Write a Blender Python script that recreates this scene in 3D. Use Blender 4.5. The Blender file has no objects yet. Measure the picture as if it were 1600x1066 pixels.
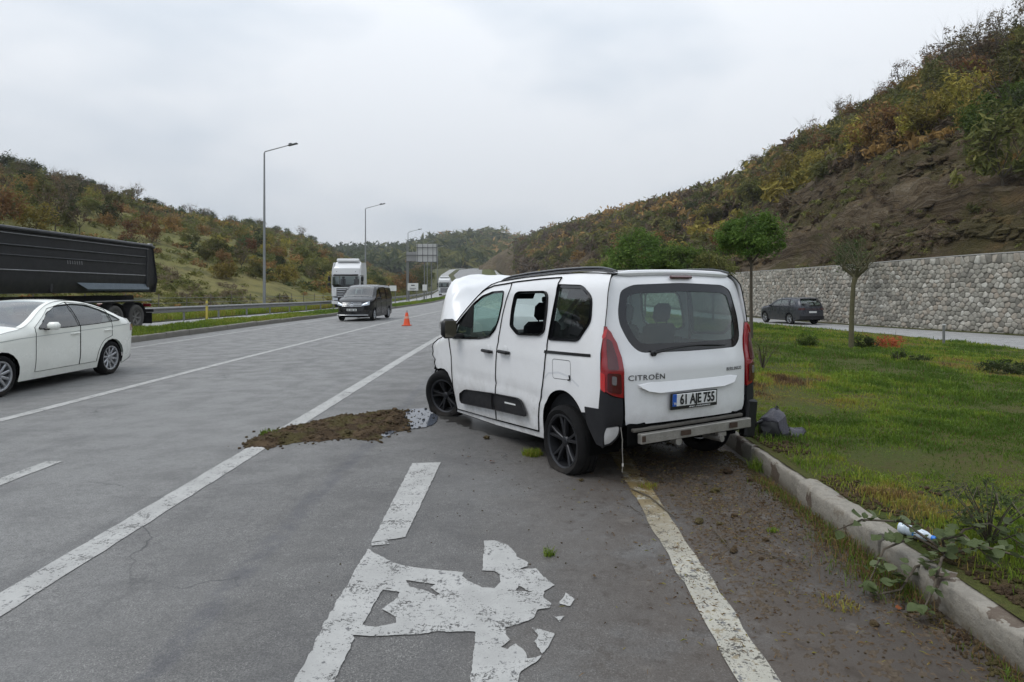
import bpy, bmesh, math, random
import numpy as np
from mathutils import Vector, Matrix, noise as mnoise
from mathutils.geometry import delaunay_2d_cdt

rng = np.random.default_rng(7)
random.seed(7)
SC = bpy.context.scene
COL = SC.collection
PI = math.pi
R = math.radians

# ---------------------------------------------------------------- camera
CAM_H = 1.66
cam_d = bpy.data.cameras.new('camera')
cam = bpy.data.objects.new('camera', cam_d)
COL.objects.link(cam)
cam.location = (0, 0, CAM_H)
cam.rotation_euler = (R(90), 0, 0)
cam_d.sensor_width = 36
cam_d.lens = 22.5
cam_d.shift_x = -8 / 1600
cam_d.shift_y = -83 / 1600
cam_d.clip_start = 0.05
cam_d.clip_end = 6000
SC.camera = cam

# ---------------------------------------------------------------- world: thick overcast
world = bpy.data.worlds.new("World")
SC.world = world
world.use_nodes = True
wt = world.node_tree
wt.nodes.clear()
def wn(t, **k):
    n = wt.nodes.new(t)
    for a, b in k.items():
        setattr(n, a, b)
    return n
w_out = wn('ShaderNodeOutputWorld')
w_sky = wn('ShaderNodeTexSky', sky_type='NISHITA', sun_disc=False, sun_elevation=R(48), sun_rotation=R(-82))
w_b1 = wn('ShaderNodeBackground')
w_b1.inputs['Strength'].default_value = 0.05
wt.links.new(w_sky.outputs[0], w_b1.inputs['Color'])
w_tc = wn('ShaderNodeTexCoord')
w_map = wn('ShaderNodeMapping')
w_map.inputs['Scale'].default_value = (1.0, 1.0, 2.6)
wt.links.new(w_tc.outputs['Generated'], w_map.inputs['Vector'])
w_n = wn('ShaderNodeTexNoise')
w_n.inputs['Scale'].default_value = 1.6
w_n.inputs['Detail'].default_value = 4
w_n.inputs['Roughness'].default_value = .5
wt.links.new(w_map.outputs[0], w_n.inputs['Vector'])
w_r = wn('ShaderNodeValToRGB')
w_r.color_ramp.elements[0].position = .40
w_r.color_ramp.elements[0].color = (.46, .52, .59, 1)
w_r.color_ramp.elements[1].position = .60
w_r.color_ramp.elements[1].color = (.66, .69, .73, 1)
wt.links.new(w_n.outputs['Fac'], w_r.inputs['Fac'])
w_sep = wn('ShaderNodeSeparateXYZ')
wt.links.new(w_tc.outputs['Generated'], w_sep.inputs[0])
w_g = wn('ShaderNodeMapRange')          # overcast sky: brighter towards the zenith
w_g.inputs['From Min'].default_value = .0
w_g.inputs['From Max'].default_value = 1.0
w_g.inputs['To Min'].default_value = .80
w_g.inputs['To Max'].default_value = 1.95
wt.links.new(w_sep.outputs['Z'], w_g.inputs['Value'])
w_b2 = wn('ShaderNodeBackground')
wt.links.new(w_r.outputs[0], w_b2.inputs['Color'])
wt.links.new(w_g.outputs[0], w_b2.inputs['Strength'])
w_add = wn('ShaderNodeMixShader')
w_add.inputs[0].default_value = .94
wt.links.new(w_b1.outputs[0], w_add.inputs[1])
wt.links.new(w_b2.outputs[0], w_add.inputs[2])
wt.links.new(w_add.outputs[0], w_out.inputs['Surface'])

sun_d = bpy.data.lights.new('sun', 'SUN')
sun = bpy.data.objects.new('sun', sun_d)
COL.objects.link(sun)
sun_d.energy = 1.1
sun_d.angle = R(35)
sun_d.color = (1.0, .97, .93)
sun.rotation_euler = Vector((-.50, -.12, .80)).to_track_quat('Z', 'Y').to_euler()
SC.view_settings.view_transform = 'Standard'
SC.view_settings.look = 'None'
SC.view_settings.gamma = 1
SC.view_settings.exposure = 0.27
SC.view_settings.use_curve_mapping = False
SC.cycles.max_bounces = 8
SC.cycles.transparent_max_bounces = 16
SC.cycles.volume_bounces = 0

# ---------------------------------------------------------------- material helpers
MATS = {}
class NB:
    """tiny node builder"""
    def __init__(s, name):
        s.m = bpy.data.materials.new(name)
        s.m.use_nodes = True
        s.t = s.m.node_tree
        s.b = s.t.nodes['Principled BSDF']
        s.o = s.t.nodes['Material Output']
    def n(s, t, ins=None, **k):
        q = s.t.nodes.new(t)
        for a, b in k.items():
            setattr(q, a, b)
        for a, b in (ins or {}).items():
            s.put(q.inputs[a], b)
        return q
    def put(s, i, v):
        if hasattr(v, 'node'):
            s.t.links.new(v, i)
        elif isinstance(v, (tuple, list)) and len(v) == 3 and i.type == 'RGBA':
            i.default_value = (*v, 1)
        else:
            i.default_value = v
    def pos(s):
        if not hasattr(s, '_p'):
            s._p = s.n('ShaderNodeNewGeometry').outputs['Position']
        return s._p
    def obj(s):
        return s.n('ShaderNodeTexCoord').outputs['Object']
    def xyz(s, v=None):
        q = s.n('ShaderNodeSeparateXYZ', {0: v if v is not None else s.pos()})
        return q.outputs
    def scale(s, v, sc, rot=(0, 0, 0)):
        return s.n('ShaderNodeMapping', {'Vector': v, 'Scale': Vector(sc), 'Rotation': Vector(rot)}).outputs[0]
    def noise(s, sc, det=3, ro=.55, vec=None, dist=0):
        return s.n('ShaderNodeTexNoise', {'Vector': vec if vec is not None else s.pos(), 'Scale': sc, 'Detail': det, 'Roughness': ro, 'Distortion': dist}).outputs['Fac']
    def voro(s, sc, vec=None, feat='F1', out='Distance', rnd=1):
        q = s.n('ShaderNodeTexVoronoi', {'Vector': vec if vec is not None else s.pos(), 'Scale': sc, 'Randomness': rnd}, feature=feat)
        return q.outputs[out]
    def ramp(s, f, *pts):
        q = s.n('ShaderNodeValToRGB', {'Fac': f})
        e = q.color_ramp.elements
        while len(e) < len(pts):
            e.new(.5)
        for a, (p, c) in zip(e, pts):
            a.position = p
            a.color = (c, c, c, 1) if isinstance(c, (int, float)) else (*c, 1)
        return q.outputs[0]
    def mix(s, f, a, b, mode='MIX'):
        q = s.n('ShaderNodeMix', data_type='RGBA', blend_type=mode)
        s.put(q.inputs[0], f); s.put(q.inputs[6], a); s.put(q.inputs[7], b)
        return q.outputs[2]
    def math(s, op, a, b=0.0, c=None, clamp=False):
        q = s.n('ShaderNodeMath', operation=op, use_clamp=clamp)
        s.put(q.inputs[0], a); s.put(q.inputs[1], b)
        if c is not None: s.put(q.inputs[2], c)
        return q.outputs[0]
    def rng(s, v, a, b, c=0., d=1.):
        return s.n('ShaderNodeMapRange', {'Value': v, 'From Min': a, 'From Max': b, 'To Min': c, 'To Max': d}, interpolation_type='SMOOTHSTEP').outputs[0]
    def attr(s, name):
        return s.n('ShaderNodeAttribute', attribute_name=name)
    def rand(s):
        return s.n('ShaderNodeObjectInfo').outputs['Random']
    def bump(s, h, st=.4, d=.02):
        q = s.n('ShaderNodeBump', {'Height': h, 'Strength': st, 'Distance': d})
        s.put(s.b.inputs['Normal'], q.outputs[0])
    def fin(s, col=None, rough=None, metal=None, spec=None, key=None):
        for a, v in (('Base Color', col), ('Roughness', rough), ('Metallic', metal), ('Specular IOR Level', spec)):
            if v is not None: s.put(s.b.inputs[a], v)
        MATS[key or s.m.name] = s.m
        return s.m

def simple(name, col, rough=.5, metal=0., var=.12, sc=8., coat=0., spec=.5, bump=0., dirt=None):
    k = NB(name)
    v = k.obj()
    f = k.noise(sc, 4, .6, v)
    c = k.mix(f, tuple(x * (1 - var) for x in col), tuple(min(1, x * (1 + var)) for x in col))
    if dirt:
        z = k.xyz(v)[2]
        amt = k.math('MULTIPLY', k.rng(z, dirt[0], dirt[1], dirt[2], 0.), k.rng(k.noise(5, 5, .65, v), .3, .7))
        c = k.mix(amt, c, (.16, .13, .10))
    r = k.rng(k.noise(sc * 2.3, 4, .6, v), .3, .7, max(0, rough - .06), min(1, rough + .08))
    if coat: k.b.inputs['Coat Weight'].default_value = coat; k.b.inputs['Coat Roughness'].default_value = .06
    if bump: k.bump(k.noise(sc * 6, 4, .6, v), bump, .01)
    return k.fin(c, r, metal, spec)

def glass(name, tint=(.55, .66, .62), trans=.8, rough=.02, film=(.03, .035, .035)):
    k = NB(name)
    tr = k.n('ShaderNodeBsdfTransparent', {'Color': (*tint, 1)})
    gl = k.n('ShaderNodeBsdfGlossy', {'Color': (1, 1, 1, 1), 'Roughness': rough})
    di = k.n('ShaderNodeBsdfDiffuse', {'Color': (*film, 1)})
    lw = k.n('ShaderNodeLayerWeight', {'Blend': .5}).outputs['Facing']
    a = k.n('ShaderNodeMixShader', {0: 1 - trans, 1: tr.outputs[0], 2: di.outputs[0]})
    f2 = k.math('ADD', k.math('MULTIPLY', k.math('POWER', lw, 3.), .85), .07)
    b = k.n('ShaderNodeMixShader', {0: f2, 1: a.outputs[0], 2: gl.outputs[0]})
    k.t.links.new(b.outputs[0], k.o.inputs['Surface'])
    MATS[name] = k.m
    return k.m

# ---------------------------------------------------------------- object helpers
def tag(o, label=None, cat=None, group=None, kind=None):
    if label: o['label'] = label
    if cat: o['category'] = cat
    if group: o['group'] = group
    if kind: o['kind'] = kind
    return o

def thing(name, label, cat, loc=(0, 0, 0), rz=0, group=None, rot=None):
    o = bpy.data.objects.new(name, None)
    o.empty_display_size = .2
    COL.objects.link(o)
    o.location = loc
    o.rotation_euler = rot if rot else (0, 0, rz)
    return tag(o, label, cat, group)

def part_empty(name, parent, loc=(0, 0, 0), rot=(0, 0, 0)):
    o = bpy.data.objects.new(name, None)
    COL.objects.link(o)
    o.parent = parent
    o.location = loc
    o.rotation_euler = rot
    return o

def link(name, me, parent=None, loc=(0, 0, 0), rot=(0, 0, 0), scale=(1, 1, 1)):
    o = bpy.data.objects.new(name, me)
    COL.objects.link(o)
    o.parent = parent
    o.location = loc
    o.rotation_euler = rot
    o.scale = scale
    return o

KIDS = {}
def kids(o):
    return [c for c in bpy.data.objects if c.parent == o]

def dup(root, loc=None, rz=None, scale=None, **props):
    ch = {}
    if root.name not in KIDS:
        KIDS[root.name] = [(c, kids(c)) for c in kids(root)]
    r = root.copy()
    COL.objects.link(r)
    if loc is not None: r.location = loc
    if rz is not None: r.rotation_euler = (0, 0, rz)
    if scale is not None: r.scale = (scale,) * 3 if isinstance(scale, (int, float)) else scale
    for k, v in props.items(): r[k] = v
    for c, gs in KIDS[root.name]:
        d = c.copy(); COL.objects.link(d); d.parent = r
        for g in gs:
            e = g.copy(); COL.objects.link(e); e.parent = d
    return r

def np_mesh(name, V, F, mats, smooth=False, midx=None, attrs=None):
    """V (n,3), F (m,k) with constant k"""
    me = bpy.data.meshes.new(name)
    V = np.asarray(V, dtype=np.float32); F = np.asarray(F, dtype=np.int32)
    k = F.shape[1]
    me.vertices.add(len(V)); me.vertices.foreach_set('co', V.ravel())
    me.loops.add(F.size); me.loops.foreach_set('vertex_index', F.ravel())
    me.polygons.add(len(F))
    me.polygons.foreach_set('loop_start', np.arange(0, F.size, k, dtype=np.int32))
    me.polygons.foreach_set('loop_total', np.full(len(F), k, dtype=np.int32))
    for m in (mats if isinstance(mats, (list, tuple)) else [mats]): me.materials.append(m)
    if midx is not None: me.polygons.foreach_set('material_index', np.asarray(midx, dtype=np.int32))
    me.polygons.foreach_set('use_smooth', np.full(len(F), smooth, dtype=bool))
    for an, (dom, vals) in (attrs or {}).items():
        a = me.attributes.new(an, 'FLOAT', dom)
        a.data.foreach_set('value', np.asarray(vals, dtype=np.float32))
    me.update(calc_edges=True)
    return me

class MB:
    """accumulates shapes, builds ONE mesh object"""
    def __init__(s):
        s.v = []; s.f = []; s.mi = []; s.cur = 0
    def add(s, vs, fs):
        b = len(s.v)
        s.v += [tuple(v) for v in vs]
        s.f += [tuple(b + i for i in f) for f in fs]
        s.mi += [s.cur] * len(fs)
        return s
    def box(s, c, d, rot=None, bev=0.):
        x, y, z = d[0] / 2, d[1] / 2, d[2] / 2
        M = rot.to_matrix() if rot is not None and hasattr(rot, 'to_matrix') else (rot or Matrix.Identity(3))
        if bev <= 0:
            P = [(-x, -y, -z), (x, -y, -z), (x, y, -z), (-x, y, -z), (-x, -y, z), (x, -y, z), (x, y, z), (-x, y, z)]
            Fc = [(0, 3, 2, 1), (4, 5, 6, 7), (0, 1, 5, 4), (1, 2, 6, 5), (2, 3, 7, 6), (3, 0, 4, 7)]
        else:
            b = min(bev, x * .98, y * .98, z * .98)
            P = []; idx = {}
            for sx in (-1, 1):
                for sy in (-1, 1):
                    for sz in (-1, 1):
                        for ax in range(3):
                            q = [sx * x, sy * y, sz * z]
                            for a2 in range(3):
                                if a2 != ax: q[a2] -= (sx, sy, sz)[a2] * b
                            idx[(sx, sy, sz, ax)] = len(P); P.append(tuple(q))
            Fc = []
            for ax in range(3):
                for sg in (-1, 1):
                    o = [a for a in range(3) if a != ax]
                    cyc = [(-1, -1), (1, -1), (1, 1), (-1, 1)]
                    q = []
                    for p1, p2 in cyc:
                        k = [0, 0, 0]; k[ax] = sg; k[o[0]] = p1; k[o[1]] = p2
                        q.append(idx[(*k, ax)])
                    Fc.append(tuple(q) if (sg == 1) ^ (ax == 1) else tuple(q[::-1]))
            for ax in range(3):          # edges along ax
                o = [a for a in range(3) if a != ax]
                for p1 in (-1, 1):
                    for p2 in (-1, 1):
                        a0 = [0, 0, 0]; a0[o[0]] = p1; a0[o[1]] = p2
                        q = []
                        for e, w in ((-1, o[0]), (1, o[0]), (1, o[1]), (-1, o[1])):
                            k = list(a0); k[ax] = e; q.append(idx[(*k, w)])
                        Fc.append(tuple(q) if (p1 * p2 > 0) ^ (ax == 1) else tuple(q[::-1]))
            for sx in (-1, 1):
                for sy in (-1, 1):
                    for sz in (-1, 1):
                        q = [idx[(sx, sy, sz, a)] for a in range(3)]
                        Fc.append(tuple(q) if sx * sy * sz > 0 else tuple(q[::-1]))
        c = Vector(c)
        s.add([c + M @ Vector(p) for p in P], Fc)
        return s
    def tube(s, pts, rad, n=8, cap=True, closed=False):
        pts = [Vector(p) for p in pts]
        rs = rad if isinstance(rad, (list, tuple)) else [rad] * len(pts)
        N = len(pts); rings = []; up = None
        for i, p in enumerate(pts):
            if closed: d = pts[(i + 1) % N] - pts[i - 1]
            else: d = pts[min(i + 1, N - 1)] - pts[max(i - 1, 0)]
            d.normalize()
            if up is None:
                up = Vector((0, 0, 1)) if abs(d.z) < .9 else Vector((1, 0, 0))
            a = d.cross(up); a.normalize(); b = a.cross(d); up = b
            rings.append([p + (a * math.cos(t) + b * math.sin(t)) * rs[i] for t in [2 * PI * j / n for j in range(n)]])
        V = [q for r in rings for q in r]; Fc = []
        for i in range(N if closed else N - 1):
            for j in range(n):
                k = (i + 1) % N
                Fc.append((i * n + j, i * n + (j + 1) % n, k * n + (j + 1) % n, k * n + j))
        if cap and not closed:
            Fc.append(tuple(range(n))[::-1]); Fc.append(tuple((N - 1) * n + j for j in range(n)))
        return s.add(V, Fc)
    def lathe(s, prof, n=32, axis='Y', c=(0, 0, 0), closed=False, mod=None):
        """prof: (radius, along axis)"""
        V = []; Fc = []; m = len(prof)
        for i in range(n):
            t = 2 * PI * i / n
            for r, h in prof:
                if axis == 'Y': q = (r * math.cos(t), h, r * math.sin(t))
                elif axis == 'Z': q = (r * math.cos(t), r * math.sin(t), h)
                else: q = (h, r * math.cos(t), r * math.sin(t))
                if mod: q = mod(q)
                V.append((q[0] + c[0], q[1] + c[1], q[2] + c[2]))
        for i in range(n):
            for j in range(m if closed else m - 1):
                Fc.append((i * m + j, i * m + (j + 1) % m, ((i + 1) % n) * m + (j + 1) % m, ((i + 1) % n) * m + j))
        return s.add(V, Fc)
    def prism(s, poly, a, b, plane='XZ'):
        """extrude 2-D polygon between a and b along the axis normal to plane"""
        def P(u, v, w):
            return {'XZ': (u, w, v), 'XY': (u, v, w), 'YZ': (w, u, v)}[plane]
        n = len(poly)
        V = [P(u, v, a) for u, v in poly] + [P(u, v, b) for u, v in poly]
        Fc = [tuple(range(n))[::-1], tuple(range(n, 2 * n))] + [(i, (i + 1) % n, n + (i + 1) % n, n + i) for i in range(n)]
        return s.add(V, Fc)
    def grid(s, fn, nu, nv):
        V = [fn(i / nu, j / nv) for i in range(nu + 1) for j in range(nv + 1)]
        Fc = [(i * (nv + 1) + j, (i + 1) * (nv + 1) + j, (i + 1) * (nv + 1) + j + 1, i * (nv + 1) + j + 1) for i in range(nu) for j in range(nv)]
        return s.add(V, Fc)
    def build(s, name, mats, parent=None, smooth=True, ang=35, fix=True, **kw):
        me = bpy.data.meshes.new(name)
        me.from_pydata(s.v, [], s.f)
        for m in (mats if isinstance(mats, (list, tuple)) else [mats]): me.materials.append(m)
        if len(set(s.mi)) > 1: me.polygons.foreach_set('material_index', s.mi)
        if fix:
            bm = bmesh.new(); bm.from_mesh(me)
            bmesh.ops.recalc_face_normals(bm, faces=bm.faces)
            bm.to_mesh(me); bm.free()
        if smooth:
            me.shade_smooth()
            me.set_sharp_from_angle(angle=R(ang))
        return link(name, me, parent, **kw)

# ---------------------------------------------------------------- curved sheet cut from a 2-D outline
def rounded(poly, r, n=4):
    """round polygon corners; r number or list"""
    out = []; N = len(poly)
    rs = r if isinstance(r, (list, tuple)) else [r] * N
    for i in range(N):
        p0, p1, p2 = Vector(poly[i - 1]), Vector(poly[i]), Vector(poly[(i + 1) % N])
        a, b = p0 - p1, p2 - p1
        rr = min(rs[i], a.length * .48, b.length * .48)
        if rr < 1e-4: out.append(tuple(p1)); continue
        a = p1 + a.normalized() * rr; b = p1 + b.normalized() * rr
        for k in range(n + 1):
            t = k / n
            q = a * (1 - t) ** 2 + p1 * 2 * t * (1 - t) + b * t * t
            out.append(tuple(q))
    return out

def area2(p):
    return sum(p[i - 1][0] * p[i][1] - p[i][0] * p[i - 1][1] for i in range(len(p))) / 2

def inset(poly, d):
    if area2(poly) < 0: poly = poly[::-1]
    N = len(poly); out = []
    for i in range(N):
        p0, p1, p2 = Vector(poly[i - 1]), Vector(poly[i]), Vector(poly[(i + 1) % N])
        a = (p1 - p0); b = (p2 - p1)
        if a.length < 1e-6 or b.length < 1e-6: continue
        a.normalize(); b.normalize()
        n1 = Vector((-a.y, a.x)); n2 = Vector((-b.y, b.x))
        m = n1 + n2
        if m.length < 1e-4: continue
        m.normalize()
        out.append(tuple(p1 + m * d / max(.4, m.dot(n1))))
    return out

def densify(poly, step):
    out = []
    for i in range(len(poly)):
        a, b = Vector(poly[i]), Vector(poly[(i + 1) % len(poly)])
        n = max(1, int((b - a).length / step + .5))
        for k in range(n): out.append(tuple(a + (b - a) * k / n))
    return out

def inside(P, poly):
    x, y = P[:, 0], P[:, 1]
    c = np.zeros(len(P), bool)
    q = np.array(poly); n = len(q); j = n - 1
    for i in range(n):
        xi, yi = q[i]; xj, yj = q[j]
        cond = ((yi > y) != (yj > y)) & (x < (xj - xi) * (y - yi) / (yj - yi + 1e-12) + xi)
        c ^= cond; j = i
    return c

def dist_poly(P, poly, closed=True):
    q = np.array(poly); d = np.full(len(P), 1e9)
    for i in range(len(q) if closed else len(q) - 1):
        a = q[i]; b = q[(i + 1) % len(q)]; ab = b - a
        t = np.clip(((P - a) @ ab) / (ab @ ab + 1e-12), 0, 1)
        d = np.minimum(d, np.linalg.norm(P - a - t[:, None] * ab, axis=1))
    return d

def sheet(name, outline, holes, surf, mat, parent, step=.06, thick=.018, flip=False, ang=40, edge_mat=None):
    """surf(p)->Vector, thick>0 turns the rims inwards (against the normal)"""
    loops = [densify(outline, step)] + [densify(h, step) for h in holes]
    pts = []; edges = []
    for lp in loops:
        b = len(pts); pts += lp
        edges += [(b + i, b + (i + 1) % len(lp)) for i in range(len(lp))]
    A = np.array(outline)
    xs = np.arange(A[:, 0].min() + step / 2, A[:, 0].max(), step)
    ys = np.arange(A[:, 1].min() + step / 2, A[:, 1].max(), step)
    if len(xs) and len(ys):
        G = np.array([(x + (.5 * step if k % 2 else 0), y) for k, y in enumerate(ys) for x in xs])
        ok = inside(G, loops[0]) & (dist_poly(G, loops[0]) > step * .45)
        for h in loops[1:]:
            ok &= ~inside(G, h) & (dist_poly(G, h) > step * .45)
        pts += [tuple(g) for g in G[ok]]
    vo, eo, fo, ov, oe, of = delaunay_2d_cdt([Vector(p) for p in pts], edges, [], 0, 1e-6)
    V2 = np.array([tuple(v) for v in vo])
    T = np.array([f for f in fo if len(f) == 3])
    C = V2[T].mean(axis=1)
    ok = inside(C, loops[0])
    for h in loops[1:]: ok &= ~inside(C, h)
    T = T[ok]
    bm = bmesh.new()
    vs = [bm.verts.new(surf(tuple(p))) for p in V2]
    for t in T:
        try: bm.faces.new([vs[i] for i in (t if not flip else t[::-1])])
        except ValueError: pass
    for v in [v for v in bm.verts if not v.link_faces]: bm.verts.remove(v)
    bm.normal_update()
    if thick:
        be = [e for e in bm.edges if len(e.link_faces) == 1]
        mp = {}
        for e in be:
            for v in e.verts:
                if v not in mp: mp[v] = bm.verts.new(v.co - v.normal * thick)
        for e in be:
            f = e.link_faces[0]
            l = [q for q in f.loops if q.edge == e][0]
            a, b = l.vert, l.link_loop_next.vert
            try:
                nf = bm.faces.new((b, a, mp[a], mp[b]))
                nf.material_index = 1 if edge_mat else 0
            except ValueError: pass
    me = bpy.data.meshes.new(name)
    bm.to_mesh(me); bm.free()
    me.materials.append(mat)
    if edge_mat: me.materials.append(edge_mat)
    me.shade_smooth(); me.set_sharp_from_angle(angle=R(ang))
    return link(name, me, parent)

def text_mesh(txt, size, depth=.002, spacing=1., bold=.0):
    cu = bpy.data.curves.new('lettering', 'FONT')
    cu.body = txt; cu.size = size; cu.extrude = depth; cu.offset = bold
    cu.space_character = spacing
    cu.align_x = 'CENTER'; cu.align_y = 'CENTER'
    cu.resolution_u = 3
    o = bpy.data.objects.new('lettering_source', cu)
    COL.objects.link(o)
    dg = bpy.context.evaluated_depsgraph_get()
    me = bpy.data.meshes.new_from_object(o.evaluated_get(dg))
    bpy.data.objects.remove(o); bpy.data.curves.remove(cu)
    me.name = 'lettering'
    return me

# ---------------------------------------------------------------- numpy value noise
_perm = rng.random((256, 256)).astype(np.float32)
def vnoise(x, y):
    xi = np.floor(x).astype(int); yi = np.floor(y).astype(int)
    fx = x - xi; fy = y - yi
    fx = fx * fx * (3 - 2 * fx); fy = fy * fy * (3 - 2 * fy)
    g = lambda a, b: _perm[a & 255, b & 255]
    return (g(xi, yi) * (1 - fx) + g(xi + 1, yi) * fx) * (1 - fy) + (g(xi, yi + 1) * (1 - fx) + g(xi + 1, yi + 1) * fx) * fy
def fbm(x, y, oct=4, gain=.5):
    s = 0; a = 1; t = 0
    for o in range(oct):
        s = s + a * vnoise(x * 2 ** o + 17.3 * o, y * 2 ** o + 5.1 * o); t += a; a *= gain
    return s / t * 2 - 1

def at(u, v, z=0.):
    """photo pixel -> point on the horizontal plane z (measured positions)"""
    Y = (CAM_H - z) * 1000 / (v - 450)
    return ((u - 808) * Y / 1000, Y)
# ================================================================ materials of the setting
def asphalt(name, base, dirtside=False):
    k = NB(name)
    P = k.pos(); x, y, z = k.xyz()
    agg = k.voro(230, P, 'F1', 'Color')
    aggv = k.math('MULTIPLY', k.xyz(agg)[0], 1.0)
    fine = k.noise(95, 3, .8)
    speck = k.math('MULTIPLY', k.rng(aggv, .80, .98), k.rng(k.noise(3.3, 4, .7), .35, .65, .25, 1.))
    med = k.noise(2.2, 5, .62)
    big = k.noise(.33, 4, .55)
    strk = k.noise(1.0, 4, .6, k.scale(P, (2.2, .12, 1)))
    c = k.mix(k.rng(fine, .3, .7), tuple(b * .45 for b in base), tuple(b * 1.42 for b in base))
    if dirtside:      # the main lanes are older and paler; the change is gradual
        lane = k.mix(k.rng(fine, .3, .7), (.092, .091, .088), (.29, .287, .28))
        c = k.mix(k.rng(k.math('ADD', x, k.math('MULTIPLY', k.noise(.8, 5, .7), 2.2)), -2.6, .4), lane, c)
    c = k.mix(k.math('MULTIPLY', speck, .8), c, (.38, .37, .35))
    dk = k.rng(k.voro(105, P, 'F1', 'Distance'), .0, .35, .35, 0.)
    c = k.mix(dk, c, (.035, .035, .037))
    gr = k.noise(22, 4, .75)
    c = k.mix(k.math('MULTIPLY', k.rng(gr, .45, .68), .38), c, (.055, .054, .055))
    c = k.mix(k.math('MULTIPLY', k.rng(gr, .30, .45, 1., 0.), .35), c, (.26, .255, .25))
    c = k.mix(k.math('MULTIPLY', k.rng(med, .42, .72), .34), c, (.065, .065, .068))
    c = k.mix(k.math('MULTIPLY', k.rng(big, .45, .68), .40), c, (.225, .223, .218))
    c = k.mix(k.math('MULTIPLY', k.rng(strk, .5, .75), .30), c, (.088, .088, .092))
    if dirtside:
        # brown soil film near the kerb, thickest beside the van, and a tar joint
        ed = k.rng(x, -.7, 1.5)
        n1 = k.noise(1.6, 6, .68)
        mud = k.math('MULTIPLY', ed, k.rng(n1, .28, .55))
        c = k.mix(k.math('MULTIPLY', mud, .85), c, (.072, .054, .040))
        c = k.mix(k.math('MULTIPLY', k.math('MULTIPLY', k.rng(x, 1.0, 1.9), k.rng(n1, .2, .5)), .6), c, (.036, .027, .019))
        n2 = k.noise(7, 5, .7)
        c = k.mix(k.math('MULTIPLY', k.math('MULTIPLY', ed, k.rng(n2, .52, .66)), .75), c, (.040, .028, .019))
        pale = k.math('MULTIPLY', k.rng(k.noise(3.1, 5, .7), .56, .70), k.rng(x, -.6, .8))
        c = k.mix(k.math('MULTIPLY', pale, .35), c, (.22, .20, .175))
        dx = k.math('ABSOLUTE', k.math('ADD', x, k.math('ADD', 1.60, k.math('MULTIPLY', k.math('SUBTRACT', k.noise(.5, 2), .5), .25))))
        jt = k.math('MULTIPLY', k.rng(dx, .03, .11, 1., 0.), k.rng(k.noise(5, 4, .7), .35, .6))
        c = k.mix(k.math('MULTIPLY', jt, .45), c, (.062, .064, .078))
    # hairline cracks
    wv = k.n('ShaderNodeVectorMath', {0: P, 1: k.n('ShaderNodeTexNoise', {'Vector': P, 'Scale': 1.4, 'Detail': 5.}).outputs['Color']}, operation='ADD').outputs[0]
    cr = k.rng(k.voro(.42, wv, 'DISTANCE_TO_EDGE'), .0, .006, .75, 0.)
    cr = k.math('MULTIPLY', cr, k.rng(k.noise(.6, 2), .5, .6))
    c = k.mix(cr, c, (.03, .03, .032))
    rough = k.rng(med, .3, .7, .46, .70)
    h = k.math('ADD', k.math('MULTIPLY', fine, .6), k.math('MULTIPLY', aggv, .5))
    k.bump(h, .9, .008)
    return k.fin(c, rough, spec=.45)

def paint(name, col=(.37, .368, .355), wear=.5, mud=False):
    k = NB(name)
    n = k.noise(26, 6, .75); n2 = k.noise(3.4, 5, .65); f = k.noise(120, 2, .6)
    c = k.mix(k.rng(n2, .3, .7), tuple(a * .86 for a in col), tuple(a * 1.1 for a in col))
    c = k.mix(k.math('MULTIPLY', k.rng(f, .35, .65), .16), c, (.2, .2, .2))
    w = k.rng(k.math('ADD', n, k.math('MULTIPLY', n2, .25)), .72 - wear * .05, .80 - wear * .05)
    c = k.mix(w, c, (.12, .12, .122))
    if mud:
        x, y, z = k.xyz()
        a = k.math('MULTIPLY', k.rng(y, 3.6, 5.4), k.rng(k.noise(9, 5, .7), .33, .52))
        a2 = k.rng(k.noise(14, 5, .7), .56, .64)
        c = k.mix(k.math('MAXIMUM', a, k.math('MULTIPLY', a2, .7)), c, (.17, .125, .055))
    k.bump(k.math('ADD', n, f), .4, .004)
    k.fin(c, .6, spec=.4)
    hole = k.rng(k.math('ADD', k.math('MULTIPLY', k.noise(60, 4, .8), .55), k.math('MULTIPLY', k.noise(5, 5, .7), .45)), .545 - wear * .01, .59 - wear * .01)
    tr = k.n('ShaderNodeBsdfTransparent')
    mx = k.n('ShaderNodeMixShader', {0: k.math('MULTIPLY', hole, .85), 1: k.b.outputs[0], 2: tr.outputs[0]})
    k.t.links.new(mx.outputs[0], k.o.inputs['Surface'])
    return k.m

def turf(name, cols, sc=1.0):
    k = NB(name)
    a = k.noise(.9 * sc, 5, .65); b = k.noise(7 * sc, 5, .75); d = k.noise(45 * sc, 3, .8)
    c = k.mix(k.rng(a, .38, .62), cols[0], cols[1])
    c = k.mix(k.math('MULTIPLY', k.rng(b, .48, .68), .8), c, cols[2])
    c = k.mix(k.math('MULTIPLY', k.rng(d, .35, .7), .55), c, cols[3])
    k.bump(k.math('ADD', b, d), .9, .04)
    return k.fin(c, .95, spec=.15)

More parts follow.
